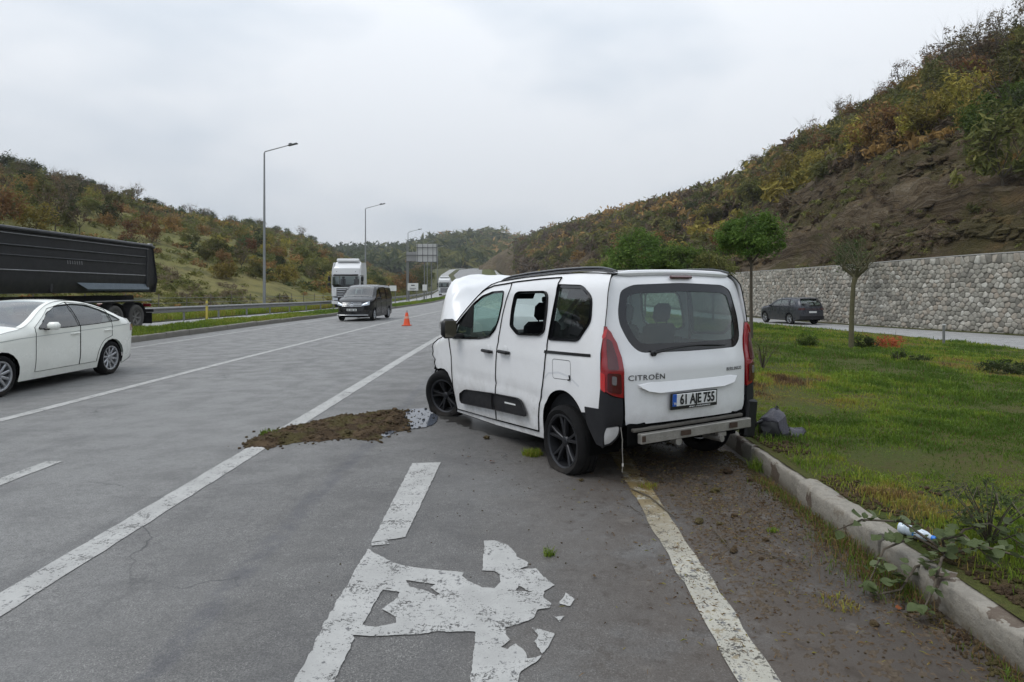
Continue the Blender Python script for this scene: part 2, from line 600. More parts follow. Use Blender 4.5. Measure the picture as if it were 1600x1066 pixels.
def hill_mat(name, rocky):
    k = NB(name)
    P = k.pos(); x, y, z = k.xyz()
    a = k.noise(.05, 6, .62); b = k.noise(.28, 6, .68); d = k.noise(2.2, 5, .75)
    if not rocky:
        c = k.mix(k.rng(a, .38, .62), (.125, .135, .038), (.185, .165, .062))
        c = k.mix(k.math('MULTIPLY', k.rng(b, .46, .62), .7), c, (.062, .066, .024))
        c = k.mix(k.math('MULTIPLY', k.rng(d, .45, .7), .5), c, (.155, .125, .072))
        c = k.mix(k.math('MULTIPLY', k.rng(k.noise(.13, 5, .7), .60, .70), .6), c, (.135, .088, .045))
        k.bump(k.math('ADD', b, d), .8, .35)
    else:
        warp = k.n('ShaderNodeVectorMath', {0: P, 1: k.n('ShaderNodeVectorMath', {0: k.n('ShaderNodeTexNoise', {'Vector': P, 'Scale': .12, 'Detail': 4.}).outputs['Color'], 'Scale': 7.}, operation='SCALE').outputs[0]}, operation='ADD').outputs[0]
        st = k.noise(1.0, 6, .7, k.scale(warp, (.16, .16, 2.1), (R(24), R(-14), 0)))
        st2 = k.noise(1.0, 5, .75, k.scale(warp, (.6, .6, 6.), (R(24), R(-14), 0)))
        c = k.ramp(st, (.28, (.022, .017, .012)), (.42, (.085, .060, .036)), (.55, (.140, .104, .062)), (.72, (.24, .20, .145)))
        c = k.mix(k.math('MULTIPLY', k.rng(st2, .5, .72), .55), c, (.19, .165, .14))
        c = k.mix(k.math('MULTIPLY', k.rng(st2, .28, .45, 1., 0.), .7), c, (.020, .016, .013))
        veg = k.rng(k.noise(.16, 6, .7), .47, .58)
        c = k.mix(k.math('MULTIPLY', veg, .7), c, (.090, .080, .028))
        c = k.mix(k.math('MULTIPLY', k.rng(b, .56, .68), .6), c, (.20, .135, .060))
        c = k.mix(k.math('MULTIPLY', k.rng(d, .5, .72), .5), c, (.045, .038, .020))
        k.bump(k.math('ADD', k.math('MULTIPLY', st, 1.4), k.math('ADD', st2, k.math('MULTIPLY', d, .6))), 1.0, .7)
    return k.fin(c, .95, spec=.15)

def far_mat(name):
    k = NB(name)
    v = k.voro(.16, None, 'SMOOTH_F1'); a = k.noise(.02, 5, .6); b = k.noise(.3, 5, .8)
    c = k.mix(k.rng(a, .4, .6), (.035, .042, .020), (.060, .050, .024))
    c = k.mix(k.rng(b, .4, .65), c, (.022, .028, .014))
    k.bump(k.math('SUBTRACT', b, v), 1., 2.5)
    return k.fin(c, .95, spec=.1)

M_SHOULDER = asphalt('shoulder_asphalt', (.125, .121, .116), True)
M_OLDROAD = asphalt('pale_side_road', (.37, .37, .365))
M_PAINT = paint('road_paint')
M_PAINT_OLD = paint('worn_road_paint', (.36, .36, .345), .9)
M_PAINT_MUD = paint('muddy_road_paint', (.37, .355, .30), .9, True)
M_TURF = turf('island_turf_soil', ((.070, .095, .022), (.095, .098, .028), (.100, .072, .036), (.040, .042, .016)))
M_VERGE = turf('verge_turf', ((.060, .070, .024), (.080, .075, .030), (.095, .080, .042), (.038, .044, .018)))
M_HILL_L = hill_mat('grassy_hillside', False)
M_HILL_R = hill_mat('rocky_hillside', True)
M_FAR = far_mat('far_wooded_hill')

# ================================================================ lie of the land
EY = [-60, 15, 30, 42, 55, 75, 92, 120, 150, 200, 260, 320, 400, 480, 560, 900]
EZ = [0, 0, -.06, -.17, -.30, -.38, -.40, -.3, .2, 1.5, 4, 8, 13, 16.5, 18, 19]
CY = [-60, 90, 150, 200, 260, 320, 400, 480, 560, 900]
CX = [0, 0, -1.5, -5, -12, -20, -24, -20, 0, 120]
elev = lambda Y: np.interp(Y, EY, EZ)
bend = lambda Y: np.interp(Y, CY, CX)
YS = np.concatenate([np.linspace(-30, 60, 121), np.linspace(62, 600, 160)])

def strip(name, s0, s1, z0, z1, mat, ys=YS, kind='structure', parent=None, cols=1, wob=0.):
    """a sheet running along the road between two lateral offsets (functions of Y)"""
    f0 = s0 if callable(s0) else (lambda Y, q=s0: q)
    f1 = s1 if callable(s1) else (lambda Y, q=s1: q)
    h0 = z0 if callable(z0) else (lambda Y, q=z0: elev(Y) + q)
    h1 = z1 if callable(z1) else (lambda Y, q=z1: elev(Y) + q)
    V = []
    for Y in ys:
        a, b = f0(Y), f1(Y)
        for j in range(cols + 1):
            t = j / cols
            w = 0
            if wob and j in (0, cols): w = wob * (random.random() - .5)
            V.append((a + (b - a) * t + bend(Y) + w, Y, h0(Y) * (1 - t) + h1(Y) * t))
    n = cols + 1
    F = [(i * n + j, i * n + j + 1, (i + 1) * n + j + 1, (i + 1) * n + j) for i in range(len(ys) - 1) for j in range(cols)]
    me = np_mesh(name, V, F, mat, smooth=True)
    o = link(name, me, parent)
    if kind: o['kind'] = kind
    return o

KX = 2.17        # face of the island kerb
LKX = -11.75     # face of the left kerb
g = 1500.
me = np_mesh('ground', [(-g, -300, -1.0), (g, -300, -1.0), (g, 1500, -1.0), (-g, 1500, -1.0)], [(0, 1, 2, 3)], M_VERGE)
tag(link('ground', me), kind='structure')
strip('road', LKX - .05, -2.35, 0, 0, M_SHOULDER)
strip('road_shoulder', -2.35, KX + .1, 0, 0, M_SHOULDER)
strip('opposite_road', -18.3, -14.35, -.01, -.01, M_OLDROAD)
strip('verge', -30, -18.3, lambda Y: elev(Y) + .25, lambda Y: elev(Y) + .02, M_VERGE, cols=3)
# median strip with its earth hump
def median_z(t): return .13 + .09 * np.sin(PI * t)
V = []; nC = 10
for Y in YS:
    for j in range(nC + 1):
        t = j / nC
        s = -14.35 + (LKX - .16 + 14.35) * t
        V.append((s + bend(Y), Y, elev(Y) + median_z(t) + .03 * float(fbm(np.array([s * 1.7]), np.array([Y * .9]))[0])))
F = [(i * (nC + 1) + j, i * (nC + 1) + j + 1, (i + 1) * (nC + 1) + j + 1, (i + 1) * (nC + 1) + j) for i in range(len(YS) - 1) for j in range(nC)]
tag(link('median', np_mesh('median', V, F, M_VERGE, True)), kind='structure')

# painted lines (traced as they narrow and curve)
lx = lambda pts: (lambda Y: np.interp(Y, [p[0] for p in pts], [p[1] for p in pts]))
def line(c, w, y0, y1, mat, wob=.012):
    f = c if callable(c) else (lambda Y, q=c: q)
    ys = np.concatenate([np.arange(y0, min(y1, 30), .12), np.arange(max(30, y0), y1, 1.5)]) if y1 > y0 else []
    return strip('road_marking', lambda Y: f(Y) - w / 2, lambda Y: f(Y) + w / 2, .005, .005, mat, ys=ys, wob=wob)
line(lx([(0, -2.71), (20, -2.67)]), .20, -4, 200, M_PAINT)
line(lx([(0, -6.47), (60, -6.50)]), .17, -4, 300, M_PAINT)
line(lx([(0, -10.6), (90, -10.9)]), .15, -4, 200, M_PAINT_OLD)
line(lx([(0, -4.42)]), .16, 4.2, 6.18, M_PAINT_OLD)
line(1.02, .175, 1.2, 9.0, M_PAINT_MUD, .02)

# direction arrow, flaked
zA = lambda a, b: at(360 + a * .4372, 600 + b * .4372)
def ragged(poly, amp, step=.022):
    P = densify(poly, step); out = []
    for p in P:
        n = mnoise.noise_vector(Vector((p[0] * 14, p[1] * 14, 3))) * amp + mnoise.noise_vector(Vector((p[0] * 50, p[1] * 50, 7))) * amp * .9
        out.append((p[0] + n.x, p[1] + n.y))
    return out
def marking(outline, holes=(), amp=.008):
    o = sheet('road_arrow', ragged([zA(*p) for p in outline], amp), [ragged([zA(*p) for p in h], amp) for h in holes],
              lambda p: Vector((p[0], p[1], .006)), M_PAINT, None, step=.06, thick=0)
    bm = bmesh.new(); bm.from_mesh(o.data)
    for f in bm.faces:
        if f.normal.z < 0: f.normal_flip()
    bm.to_mesh(o.data); bm.free()
    return tag(o, kind='structure')
marking([(650, 285), (752, 282), (625, 550), (503, 570)], amp=.006)
marking([(503, 573), (560, 562), (570, 575), (505, 582)], amp=.01)
marking([(490, 592), (560, 630), (600, 648), (680, 662), (780, 672), (835, 676), (828, 690), (850, 705), (880, 720), (900, 732), (945, 733), (966, 712), (965, 685), (940, 672),
         (900, 670), (908, 563), (945, 562), (985, 575), (1020, 605), (1025, 622), (1065, 640), (1060, 655), (1030, 668), (1090, 662), (1120, 690), (1160, 722),
         (1120, 745), (1118, 765), (1148, 790), (1140, 805), (1095, 812), (1085, 840), (1030, 862), (985, 875), (985, 900), (1000, 920), (965, 945), (990, 955), (1020, 935), (1050, 955),
         (1060, 985), (1110, 975), (1090, 1000), (1040, 1030), (1030, 1066), (980, 1300), (800, 1300), (858, 1066), (878, 888), (740, 890), (600, 902), (470, 905), (435, 900), (442, 915), (370, 1066), (280, 1250), (130, 1260), (228, 1066), (275, 985), (330, 870)],
        [[(545, 738), (605, 748), (600, 765), (545, 808), (590, 835), (590, 858), (520, 875), (472, 862), (500, 815)],
         [(625, 705), (735, 718), (715, 732), (748, 752), (735, 762), (690, 740), (640, 728)],
         [(1030, 725), (1070, 745), (1020, 745)]])
marking([(1200, 750), (1230, 775), (1215, 798), (1175, 790)], amp=.008)
marking([(1075, 870), (1120, 885), (1158, 895), (1130, 955), (1110, 970), (1088, 925), (1100, 905)], amp=.01)
marking([(1160, 835), (1193, 832), (1180, 855)], amp=.006)

# ---------------------------------------------------------------- island and the lower road behind it
RX = lx([(-30, 19), (22, 18), (31, 17.6), (43, 15.6), (60, 14.2), (90, 12.8), (130, 11), (600, 9)])     # near edge of the lower road
WX = lx([(-30, 31), (10, 27.5), (20, 25.6), (25, 24.4), (29.6, 23.3), (36, 21.4), (41.5, 20.3), (50, 19.6), (58, 19.3), (75, 18.6), (100, 17.2), (130, 16), (200, 17), (260, 14), (320, 13), (400, 11), (600, 11)])
def island_z(x, Y):
    w = RX(Y)
    t = np.clip((x - 7) / (w - 7), 0, 1)
    return .150 + .06 * np.exp(-((x - 4.5) / 2.) ** 2) - .62 * t * t * (3 - 2 * t) + .03 * fbm(x * .8, Y * .8) * np.clip((x - 2.5), 0, 1)
ys = np.concatenate([np.linspace(-10, 45, 150), np.linspace(46, 600, 150)])
nC = 60
V = []
for Y in ys:
    xs = np.linspace(KX + .10, RX(Y), nC + 1)
    zs = island_z(xs, np.full(nC + 1, Y)) + elev(Y)
    V += [(x + bend(Y), Y, z) for x, z in zip(xs, zs)]
F = [(i * (nC + 1) + j, i * (nC + 1) + j + 1, (i + 1) * (nC + 1) + j + 1, (i + 1) * (nC + 1) + j) for i in range(len(ys) - 1) for j in range(nC)]
tag(link('island', np_mesh('island', V, F, M_TURF, True)), kind='structure')
strip('lower_road', lambda Y: RX(Y) - .15, lambda Y: WX(Y) + .3, -.47, -.47, M_OLDROAD, ys=ys)
strip('road_marking', lambda Y: RX(Y) + .45, lambda Y: RX(Y) + .57, -.465, -.465, M_PAINT_OLD, ys=ys)
strip('road_verge', lambda Y: WX(Y) - .55, lambda Y: WX(Y) + .2, -.462, -.38, M_VERGE, ys=ys)

# ================================================================ hills, as height fields
class Hill:
    def __init__(s, ts, base, ridge, zb, pz=1.15, py=1.2, back=1.5):
        """base(t)->Y, ridge(t)->(Y, z); zb(t)->z at the foot"""
        s.ts = np.array(ts); s.Yb = np.array([base(t) for t in ts]); q = [ridge(t) for t in ts]
        s.Yr = np.array([a for a, b in q]); s.zr = np.array([b for a, b in q]); s.zb = np.array([zb(t) for t in ts])
        s.pz, s.py = pz, py; s.rock = False
    def xyz(s, t, q, amp=1.0, fine=1.0):
        Yb = np.interp(t, s.ts, s.Yb); Yr = np.interp(t, s.ts, s.Yr); zr = np.interp(t, s.ts, s.zr); zb = np.interp(t, s.ts, s.zb)
        qc = np.clip(q, 0, 1)
        Y = Yb + (Yr - Yb) * np.where(q <= 1, qc ** s.py, 1 + (q - 1) * 1.6)
        z = zb + (zr - zb) * np.where(q <= 1, qc ** s.pz, 1 - (q - 1) ** 1.3 * .9)
        X = t * Y
        w = np.clip(q * 6, 0, 1) * np.clip(1.15 - abs(q - .5) * 1.1, .3, 1)
        z = z + amp * w * (2.0 * fbm(X * .035, Y * .035, 3)) * (zr - zb) / 30
        z = z + fine * w * (.9 * fbm(X * .16, Y * .16, 4) + .45 * np.abs(fbm(X * .5 + 9, Y * .5, 3)))
        if s.rock:
            w2 = np.clip(q * 8, 0, 1) * np.clip((.95 - q) * 4, 0, 1)
            a_ = X * .32 + Y * .10 + z * 1.1 + 3.0 * fbm(X * .05, Y * .05, 3)
            led = np.abs(fbm(a_ * .55, Y * .05 + X * .03, 4)) * 2.2
            z = z + w2 * (led - .5 + .55 * fbm(X * .9, Y * .9, 4))
        return X, Y, z
    def mesh(s, name, nt, nq, mat, qmax=1.6, amp=1., fine=1.):
        tt = np.interp(np.linspace(0, 1, nt), np.linspace(0, 1, len(s.ts)), s.ts)
        qq = np.concatenate([np.linspace(0, 1, nq), np.linspace(1.02, qmax, 14)])
        T, Q = np.meshgrid(tt, qq, indexing='ij')
        X, Y, Z = s.xyz(T.ravel(), Q.ravel(), amp, fine)
        V = np.stack([X, Y, Z], 1); m = len(qq)
        i, j = np.meshgrid(np.arange(nt - 1), np.arange(m - 1), indexing='ij')
        a = (i * m + j).ravel()
        F = np.stack([a, a + m, a + m + 1, a + 1], 1)
        o = link(name, np_mesh(name, V, F, mat, True))
        return tag(o, kind='structure')

def px(table):
    us = [a for a, b in table]; vs = [b for a, b in table]
    return lambda t: np.interp(t * 1000 + 808, us, vs)
# right hill
vR = px([(735, 428), (770, 402), (800, 385), (850, 366), (900, 354), (1000, 333), (1050, 322), (1100, 312), (1150, 296), (1200, 264), (1320, 196), (1450, 124), (1600, 72), (1800, 20), (2400, -90), (6000, -300)])
yR = px([(735, 470), (760, 480), (820, 420), (900, 340), (1050, 236), (1100, 196), (1200, 148), (1400, 98), (1600, 75), (2000, 50), (2800, 32), (6000, 15)])
def wall_hit(t):
    Y = np.linspace(3, 520, 4000)
    d = WX(Y) + bend(Y) + .45 - t * Y
    k = np.where(d[:-1] * d[1:] < 0)[0]
    return float(Y[k[0]]) if len(k) else float(Y[np.argmin(abs(d))])
tR = np.concatenate([np.linspace(-.06, .35, 90), np.linspace(.355, .95, 110), np.linspace(1.0, 5, 40)])
hillR = Hill(tR, wall_hit, lambda t: (max(float(yR(t)), wall_hit(t) + 12), CAM_H + (450 - float(vR(t))) / 1000 * max(float(yR(t)), wall_hit(t) + 12)),
             lambda t: float(elev(wall_hit(t))) + (2.55 if wall_hit(t) < 100 else max(.0, 2.55 - (wall_hit(t) - 100) * .05)), 1.10, 1.25)
hillR.rock = True
hillR.mesh('right_hill', 900, 230, M_HILL_R)
# left hill
vL = px([(-6000, -200), (-1500, 60), (-600, 170), (0, 262), (100, 290), (200, 317), (300, 342), (400, 358), (480, 377), (540, 404), (575, 416), (640, 440)])
tL = np.concatenate([np.linspace(-5, -.95, 40), np.linspace(-.93, -.165, 150)])
hillL = Hill(tL, lambda t: min(21.5 / abs(t), 118), lambda t: (min(112 / abs(t), 480), CAM_H + (450 - float(vL(t))) / 1000 * min(112 / abs(t), 480)),
             lambda t: .1 + float(elev(min(21.5 / abs(t), 118))), 1.05, 1.15)
hillL.mesh('left_hill', 420, 120, M_HILL_L, amp=.8, fine=.8)
# wooded hills that close the valley
vF = px([(300, 420), (440, 408), (540, 400), (575, 398), (600, 400), (640, 397), (665, 388), (690, 380), (720, 376), (760, 372), (800, 376), (860, 398), (1000, 420)])
tF = np.linspace(-.45, .20, 90)
hillF = Hill(tF, lambda t: 500 + 60 * math.sin(t * 9), lambda t: (880 + 80 * math.sin(t * 7), CAM_H + (450 - float(vF(t))) / 1000 * (880 + 80 * math.sin(t * 7))), lambda t: 8., 1.0, 1.0)
hillF.mesh('far_hill', 200, 60, M_FAR, amp=1.5, fine=2.0)
# ================================================================ kerbs
def plaster(name, yellow=False):
    k = NB(name)
    v = k.pos(); x, y, z = k.xyz()
    a = k.noise(2.3, 5, .6); b = k.noise(11, 5, .7); d = k.noise(60, 4, .7)
    c = k.mix(k.rng(b, .3, .7), (.20, .185, .16), (.31, .29, .25))
    if yellow: c = k.mix(k.rng(b, .42, .55), (.30, .22, .06), (.22, .19, .14))
    c = k.mix(k.rng(a, .58, .592), c, (.110, .086, .068))
    c = k.mix(k.math('MULTIPLY', k.rng(b, .52, .66), .7), c, (.15, .125, .095))
    c = k.mix(k.math('MULTIPLY', k.rng(d, .5, .7), .5), c, (.2, .18, .15))
    st = k.math('MULTIPLY', k.rng(z, .0, .10, 1., 0.), k.rng(b, .3, .55))
    c = k.mix(k.math('MULTIPLY', st, .75), c, (.075, .062, .040))
    k.bump(k.math('ADD', b, k.math('MULTIPLY', d, .4)), .7, .02)
    return k.fin(c, .9, spec=.2)
M_KERB = plaster('whitewashed_kerb_concrete')
M_KERB_Y = plaster('yellow_painted_kerb', True)
M_KERB_OLD = simple('weathered_kerb', (.16, .15, .13), .95, var=.3, sc=4, bump=.5)

def kerb_mesh(L, seed, mat, w=.17, h=.17, cut=True):
    r = random.Random(seed); m = MB()
    prof = [(0, -.06), (.004, h * .55), (.006, h - .022), (.014, h - .008), (.030, h), (w * .6, h + .003), (w - .02, h), (w, h - .02), (w, -.06)]
    n = 9; rings = []
    for i in range(n + 1):
        y = L * i / n
        e = min(i, n - i) == 0
        ring = []
        for (x, z) in prof:
            q = Vector((x, y, z))
            nn = mnoise.noise_vector(q * 7 + Vector((seed * 3.1, 0, 0))) * .005 + mnoise.noise_vector(q * 24 + Vector((seed, 0, 0))) * .008
            if z > h * .6: nn.z -= abs(mnoise.noise(q * 6 + Vector((seed, 5, 0)))) * .03
            ring.append(q + Vector((nn.x, (.012 if i == 0 else -.012) if e and z > h * .7 else 0, nn.z if z > 0 else 0)))
        rings.append(ring)
    k = len(prof)
    V = [p for ring in rings for p in ring]
    F = [(i * k + j, i * k + j + 1, (i + 1) * k + j + 1, (i + 1) * k + j) for i in range(n) for j in range(k - 1)]
    F += [tuple(range(k)), tuple(n * k + j for j in range(k))[::-1]]
    m.add(V, F)
    o = m.build('kerb_stone', mat, ang=50)
    me = o.data; bpy.data.objects.remove(o)
    return me
kerb = tag(bpy.data.objects.new('kerb', None), kind='structure'); COL.objects.link(kerb)
kms = [kerb_mesh(1.09, i, M_KERB) for i in range(6)]
kyel = kerb_mesh(1.09, 9, M_KERB_Y)
y = -.555; i = 0
while y < 55:
    off = (random.random() - .5) * .02 + (.035 if y > 4.9 else 0.)
    link('kerb_stone', kyel if abs(y - 1.645) < .05 else kms[i % 6], kerb, (KX + off + bend(y), y, elev(y) + (random.random() - .5) * .012 + (.02 if 3.6 < y < 4.6 else 0)), (0, R((random.random() - .5) * 3), R((random.random() - .5) * 1.2)))
    y += 1.10; i += 1
strip('kerb_run', KX, KX + .17, .16, .16, M_KERB, ys=np.linspace(55, 300, 60), parent=kerb, kind='stuff')
k2 = tag(bpy.data.objects.new('median_kerb', None), kind='structure'); COL.objects.link(k2)
kl = [kerb_mesh(1.48, 20 + i, M_KERB_OLD, .2, .20) for i in range(4)]
y = 8.
while y < 62:
    link('kerb_stone', random.choice(kl), k2, (LKX - .02 + bend(y), y + 1.48, elev(y) - .015 + (random.random() - .5) * .02), (0, 0, PI + R((random.random() - .5) * 1)))
    y += 1.5
strip('kerb_run', LKX - .18, LKX, .15, .15, M_KERB_OLD, ys=np.linspace(y, 300, 60), parent=k2, kind='stuff')
strip('kerb_run', LKX, LKX + .01, .15, -.02, M_KERB_OLD, ys=np.linspace(y, 300, 60), parent=k2, kind='stuff')
strip('kerb_run', LKX - .18, LKX, .14, .14, M_KERB_OLD, ys=np.linspace(-20, 8, 20), parent=k2, kind='stuff')

# ================================================================ rubble retaining wall
def clip(poly, a, b, c):          # keep a*x+b*y<=c
    out = []
    for i in range(len(poly)):
        p, q = poly[i - 1], poly[i]
        dp = a * p[0] + b * p[1] - c; dq = a * q[0] + b * q[1] - c
        if dp <= 0: out.append(p)
        if dp * dq < 0:
            t = dp / (dp - dq); out.append((p[0] + (q[0] - p[0]) * t, p[1] + (q[1] - p[1]) * t))
        # q handled as next p
    return out
k = NB('rubble_stone')
ti = k.attr('tint').outputs['Fac']
c = k.ramp(ti, (0., (.19, .178, .155)), (.3, (.30, .285, .245)), (.6, (.40, .38, .335)), (.78, (.35, .30, .245)), (1., (.54, .525, .475)))
b = k.noise(4, 5, .7); d = k.noise(22, 4, .7)
c = k.mix(k.math('MULTIPLY', k.rng(b, .45, .7), .5), c, (.17, .17, .15))
c = k.mix(k.math('MULTIPLY', k.rng(d, .5, .7), .35), c, (.10, .10, .085))
k.bump(k.math('ADD', b, d), .8, .04)
M_STONE = k.fin(c, .9, spec=.25)
M_MORTAR = simple('dark_wall_mortar', (.17, .162, .145), .95, var=.35, sc=2, bump=.6)
M_COPING = simple('concrete_coping', (.36, .35, .33), .9, var=.2, sc=3, bump=.4)
WT = 3.08                                   # top of wall (z), constant; foot follows the road
def wall_h(Y): return WT + .25 * math.exp(-((Y - 29) / 8.) ** 2) - .10 * max(0, (Y - 35) / 25)
# arc length parametrisation
wy = np.linspace(14, 150, 1360); wx = WX(wy) + bend(wy)
wl = np.concatenate([[0], np.cumsum(np.hypot(np.diff(wx), np.diff(wy)))])
def wall_pt(s, z, out=0.):
    Y = np.interp(s, wl, wy); X = np.interp(s, wl, wx)
    dY = np.interp(s + .3, wl, wy) - np.interp(s - .3, wl, wy); dX = np.interp(s + .3, wl, wx) - np.interp(s - .3, wl, wx)
    L = math.hypot(dX, dY) + 1e-9
    batter = .06 * (WT - z)
    return Vector((X - dY / L * (out + batter * .5), Y + dX / L * (out + batter * .5), z))
S0 = -.55
wall = thing('retaining_wall', 'long grey rubble stone retaining wall at the foot of the rocky hill', 'wall', (0, 0, 0))
m = MB()
ss = np.linspace(0, wl[-1], 200)
m.add([wall_pt(s, z, o) for s in ss for z, o in ((S0 - .3, 0), (wall_h(np.interp(s, wl, wy)), 0), (wall_h(np.interp(s, wl, wy)), -.5))],
      [(i * 3 + j, (i + 1) * 3 + j, (i + 1) * 3 + j + 1, i * 3 + j + 1) for i in range(199) for j in range(2)])
m.build('mortar', M_MORTAR, wall)
m = MB()
q = []
for s in ss:
    h = wall_h(np.interp(s, wl, wy))
    q += [wall_pt(s, h - .02, .04), wall_pt(s, h + .03, .04), wall_pt(s, h + .03, -.45), wall_pt(s, h - .02, -.45)]
m.add(q, [(i * 4 + j, (i + 1) * 4 + j, (i + 1) * 4 + (j + 1) % 4, i * 4 + (j + 1) % 4) for i in range(199) for j in range(4)])
m.build('coping', M_COPING, wall)
sp = .275
seeds = []
s_end = float(np.interp(100, wy, wl))
for r_ in range(0, 16):
    for c_ in range(int(s_end / sp) + 2):
        seeds.append((c_ * sp + (r_ % 2) * sp * .5 + (random.random() - .5) * sp * .62, S0 - .05 + r_ * .238 + (random.random() - .5) * .17))
SD = np.array(seeds)
stone_cells = []
for i, (a, b) in enumerate(seeds):
    Yc = float(np.interp(a, wl, wy)); top = wall_h(Yc) - .03
    if b > top + .05 or b < S0 - .2: continue
    poly = [(a - .5, b - .5), (a + .5, b - .5), (a + .5, b + .5), (a - .5, b + .5)]
    nb = np.where((abs(SD[:, 0] - a) < .95) & (abs(SD[:, 1] - b) < .95))[0]
    for j in nb:
        if j == i: continue
        dx, dy = SD[j] - SD[i]; mx, my = (SD[j] + SD[i]) / 2
        poly = clip(poly, dx, dy, dx * mx + dy * my)
        if len(poly) < 3: break
    poly = clip(poly, 0, 1, top); poly = clip(poly, 0, -1, -(S0 - .1)) if len(poly) > 2 else poly
    if len(poly) < 3 or abs(area2(poly)) < .007: continue
    stone_cells.append((Yc, poly))
def stone_geo(poly):
    cx = sum(p[0] for p in poly) / len(poly); cy = sum(p[1] for p in poly) / len(poly)
    P = rounded(poly, .03, 1)
    dep = .025 + random.random() * .05; tx, ty = (random.random() - .5) * .35, (random.random() - .5) * .35
    n = len(P); V = []
    for sc, d in ((.97, -.03), (.93, dep * .5), (.76, dep * .95), (.36, dep)):
        for p in P:
            jx = 1 + (random.random() - .5) * .14
            ux, uy = (p[0] - cx) * sc * jx, (p[1] - cy) * sc * jx
            V.append(wall_pt(cx + ux, cy + uy, d + (ux * tx + uy * ty) * (d > 0) + (random.random() - .5) * .008))
    V.append(wall_pt(cx, cy, dep * 1.02))
    F = [(r * n + j, r * n + (j + 1) % n, (r + 1) * n + (j + 1) % n, (r + 1) * n + j) for r in range(3) for j in range(n)]
    F += [(3 * n + j, 3 * n + (j + 1) % n, 4 * n) for j in range(n)]
    return V, F
inview = sorted([c for c in stone_cells if c[0] > 29.2], key=lambda c: c[0] * (1 - .15 * abs(area2(c[1]))))
near = inview[:298]; nid = set(id(c) for c in near)
def poly_obj(name, V, F, tints, mat, parent):
    me = bpy.data.meshes.new(name); me.from_pydata([tuple(v) for v in V], [], F); me.materials.append(mat)
    a = me.attributes.new('tint', 'FLOAT', 'FACE'); a.data.foreach_set('value', tints)
    me.shade_smooth()
    return link(name, me, parent)
for c_ in near:
    V, F = stone_geo(c_[1]); poly_obj('stone', V, F, [random.random()] * len(F), M_STONE, wall)
AV, AF, AT = [], [], []
for c_ in stone_cells:
    if id(c_) in nid: continue
    V, F = stone_geo(c_[1]); b = len(AV); AV += V; AF += [tuple(b + i for i in f) for f in F]; AT += [random.random()] * len(F)
tag(poly_obj('rubble_stonework', AV, AF, AT, M_STONE, wall), kind='stuff')

# ================================================================ guardrail
M_GALV = simple('galvanised_steel', (.24, .24, .235), .5, .6, var=.2, sc=3)
M_GALV_D = simple('dull_galvanised_post', (.20, .205, .20), .6, .5, var=.2, sc=3)
rail = thing('guardrail', 'steel crash barrier running along the far side of the opposite road', 'guardrail', (-17.9, 30, 0))
prof = [(0, .0), (.02, .03), (.08, .06), (.08, .11), (.02, .14), (.02, .17), (.08, .20), (.08, .25), (.02, .28), (0, .31)]
m = MB(); ysr = np.concatenate([np.arange(14, 60, 1.), np.arange(60, 200, 4.)])
V = []
for Y in ysr:
    for a, b in prof: V.append((a + bend(Y), Y - 30, elev(Y) + .47 + b))
n = len(prof)
m.add(V, [(i * n + j, (i + 1) * n + j, (i + 1) * n + j + 1, i * n + j + 1) for i in range(len(ysr) - 1) for j in range(n - 1)])
m.build('rail', M_GALV, rail, ang=20)
m = MB(); m.box((-.06, 0, .32), (.10, .06, .86), bev=.008); m.box((-.01, 0, .62), (.06, .10, .2), bev=.006)
p0 = m.build('post', M_GALV_D, rail)
for i, Y in enumerate(np.arange(14.5, 150, 4.0)):
    p = p0 if i == 0 else link('post', p0.data, rail)
    p.location = (bend(Y), Y - 30, elev(Y))
# wire fence at the foot of the left hill
fence = thing('wire_fence', 'low wire fence on thin stakes behind the crash barrier', 'fence', (-20.4, 40, 0))
m = MB()
for h in (.45, .8, 1.1): m.tube([(bend(Y), Y - 40, elev(Y) + .1 + h) for Y in np.arange(22, 96, 4)], .012, 4, cap=False)
m.build('wire', M_GALV_D, fence)
m = MB(); m.tube([(0, 0, -.1), (0, 0, 1.35)], .03, 6); p0 = m.build('stake', simple('grey_wooden_stake', (.13, .11, .09), .9), fence)
for i, Y in enumerate(np.arange(24, 94, 3.1)):
    p = p0 if i == 0 else link('stake', p0.data, fence)
    p.location = (bend(Y), Y - 40, elev(Y) + .1); p.rotation_euler = (R(random.uniform(-4, 4)), R(random.uniform(-4, 4)), 0)

# ================================================================ street lamps
M_POLE = simple('lamp_pole_steel', (.27, .28, .285), .5, .5, var=.15, sc=1.5)
M_LAMPHEAD = simple('lamp_head_grey', (.10, .105, .11), .45, .2)
def make_lamp(label):
    t = thing('street_lamp', label, 'street lamp', group='street lamps in a row beyond the opposite road')
    m = MB(); m.tube([(0, 0, 0), (0, 0, .5), (0, 0, 11.9)], [.12, .115, .055], 10); m.box((0, 0, .02), (.4, .4, .05), bev=.01); m.build('pole', M_POLE, t)
    m = MB(); m.tube([(0, 0, 11.85), (.05, 0, 12.0), (1.9, 0, 12.5)], [.05, .045, .035], 8); m.build('arm', M_POLE, t)
    m = MB(); ry = Matrix.Rotation(R(-14), 3, 'Y')
    m.box((2.15, 0, 12.54), (.72, .30, .09), ry, .03); m.box((1.95, 0, 12.60), (.24, .2, .06), ry, .02)
    h = m.build('lamp_head', M_LAMPHEAD, t)
    return t
lamp_lab = ['tallest nearest grey street lamp behind the crash barrier', 'second grey street lamp, rising above the white lorry cab', 'third street lamp, just left of the sign gantry', 'fourth street lamp, its arm above the gantry sign', 'farthest faint street lamp beyond the gantry']
L0 = make_lamp(lamp_lab[0])
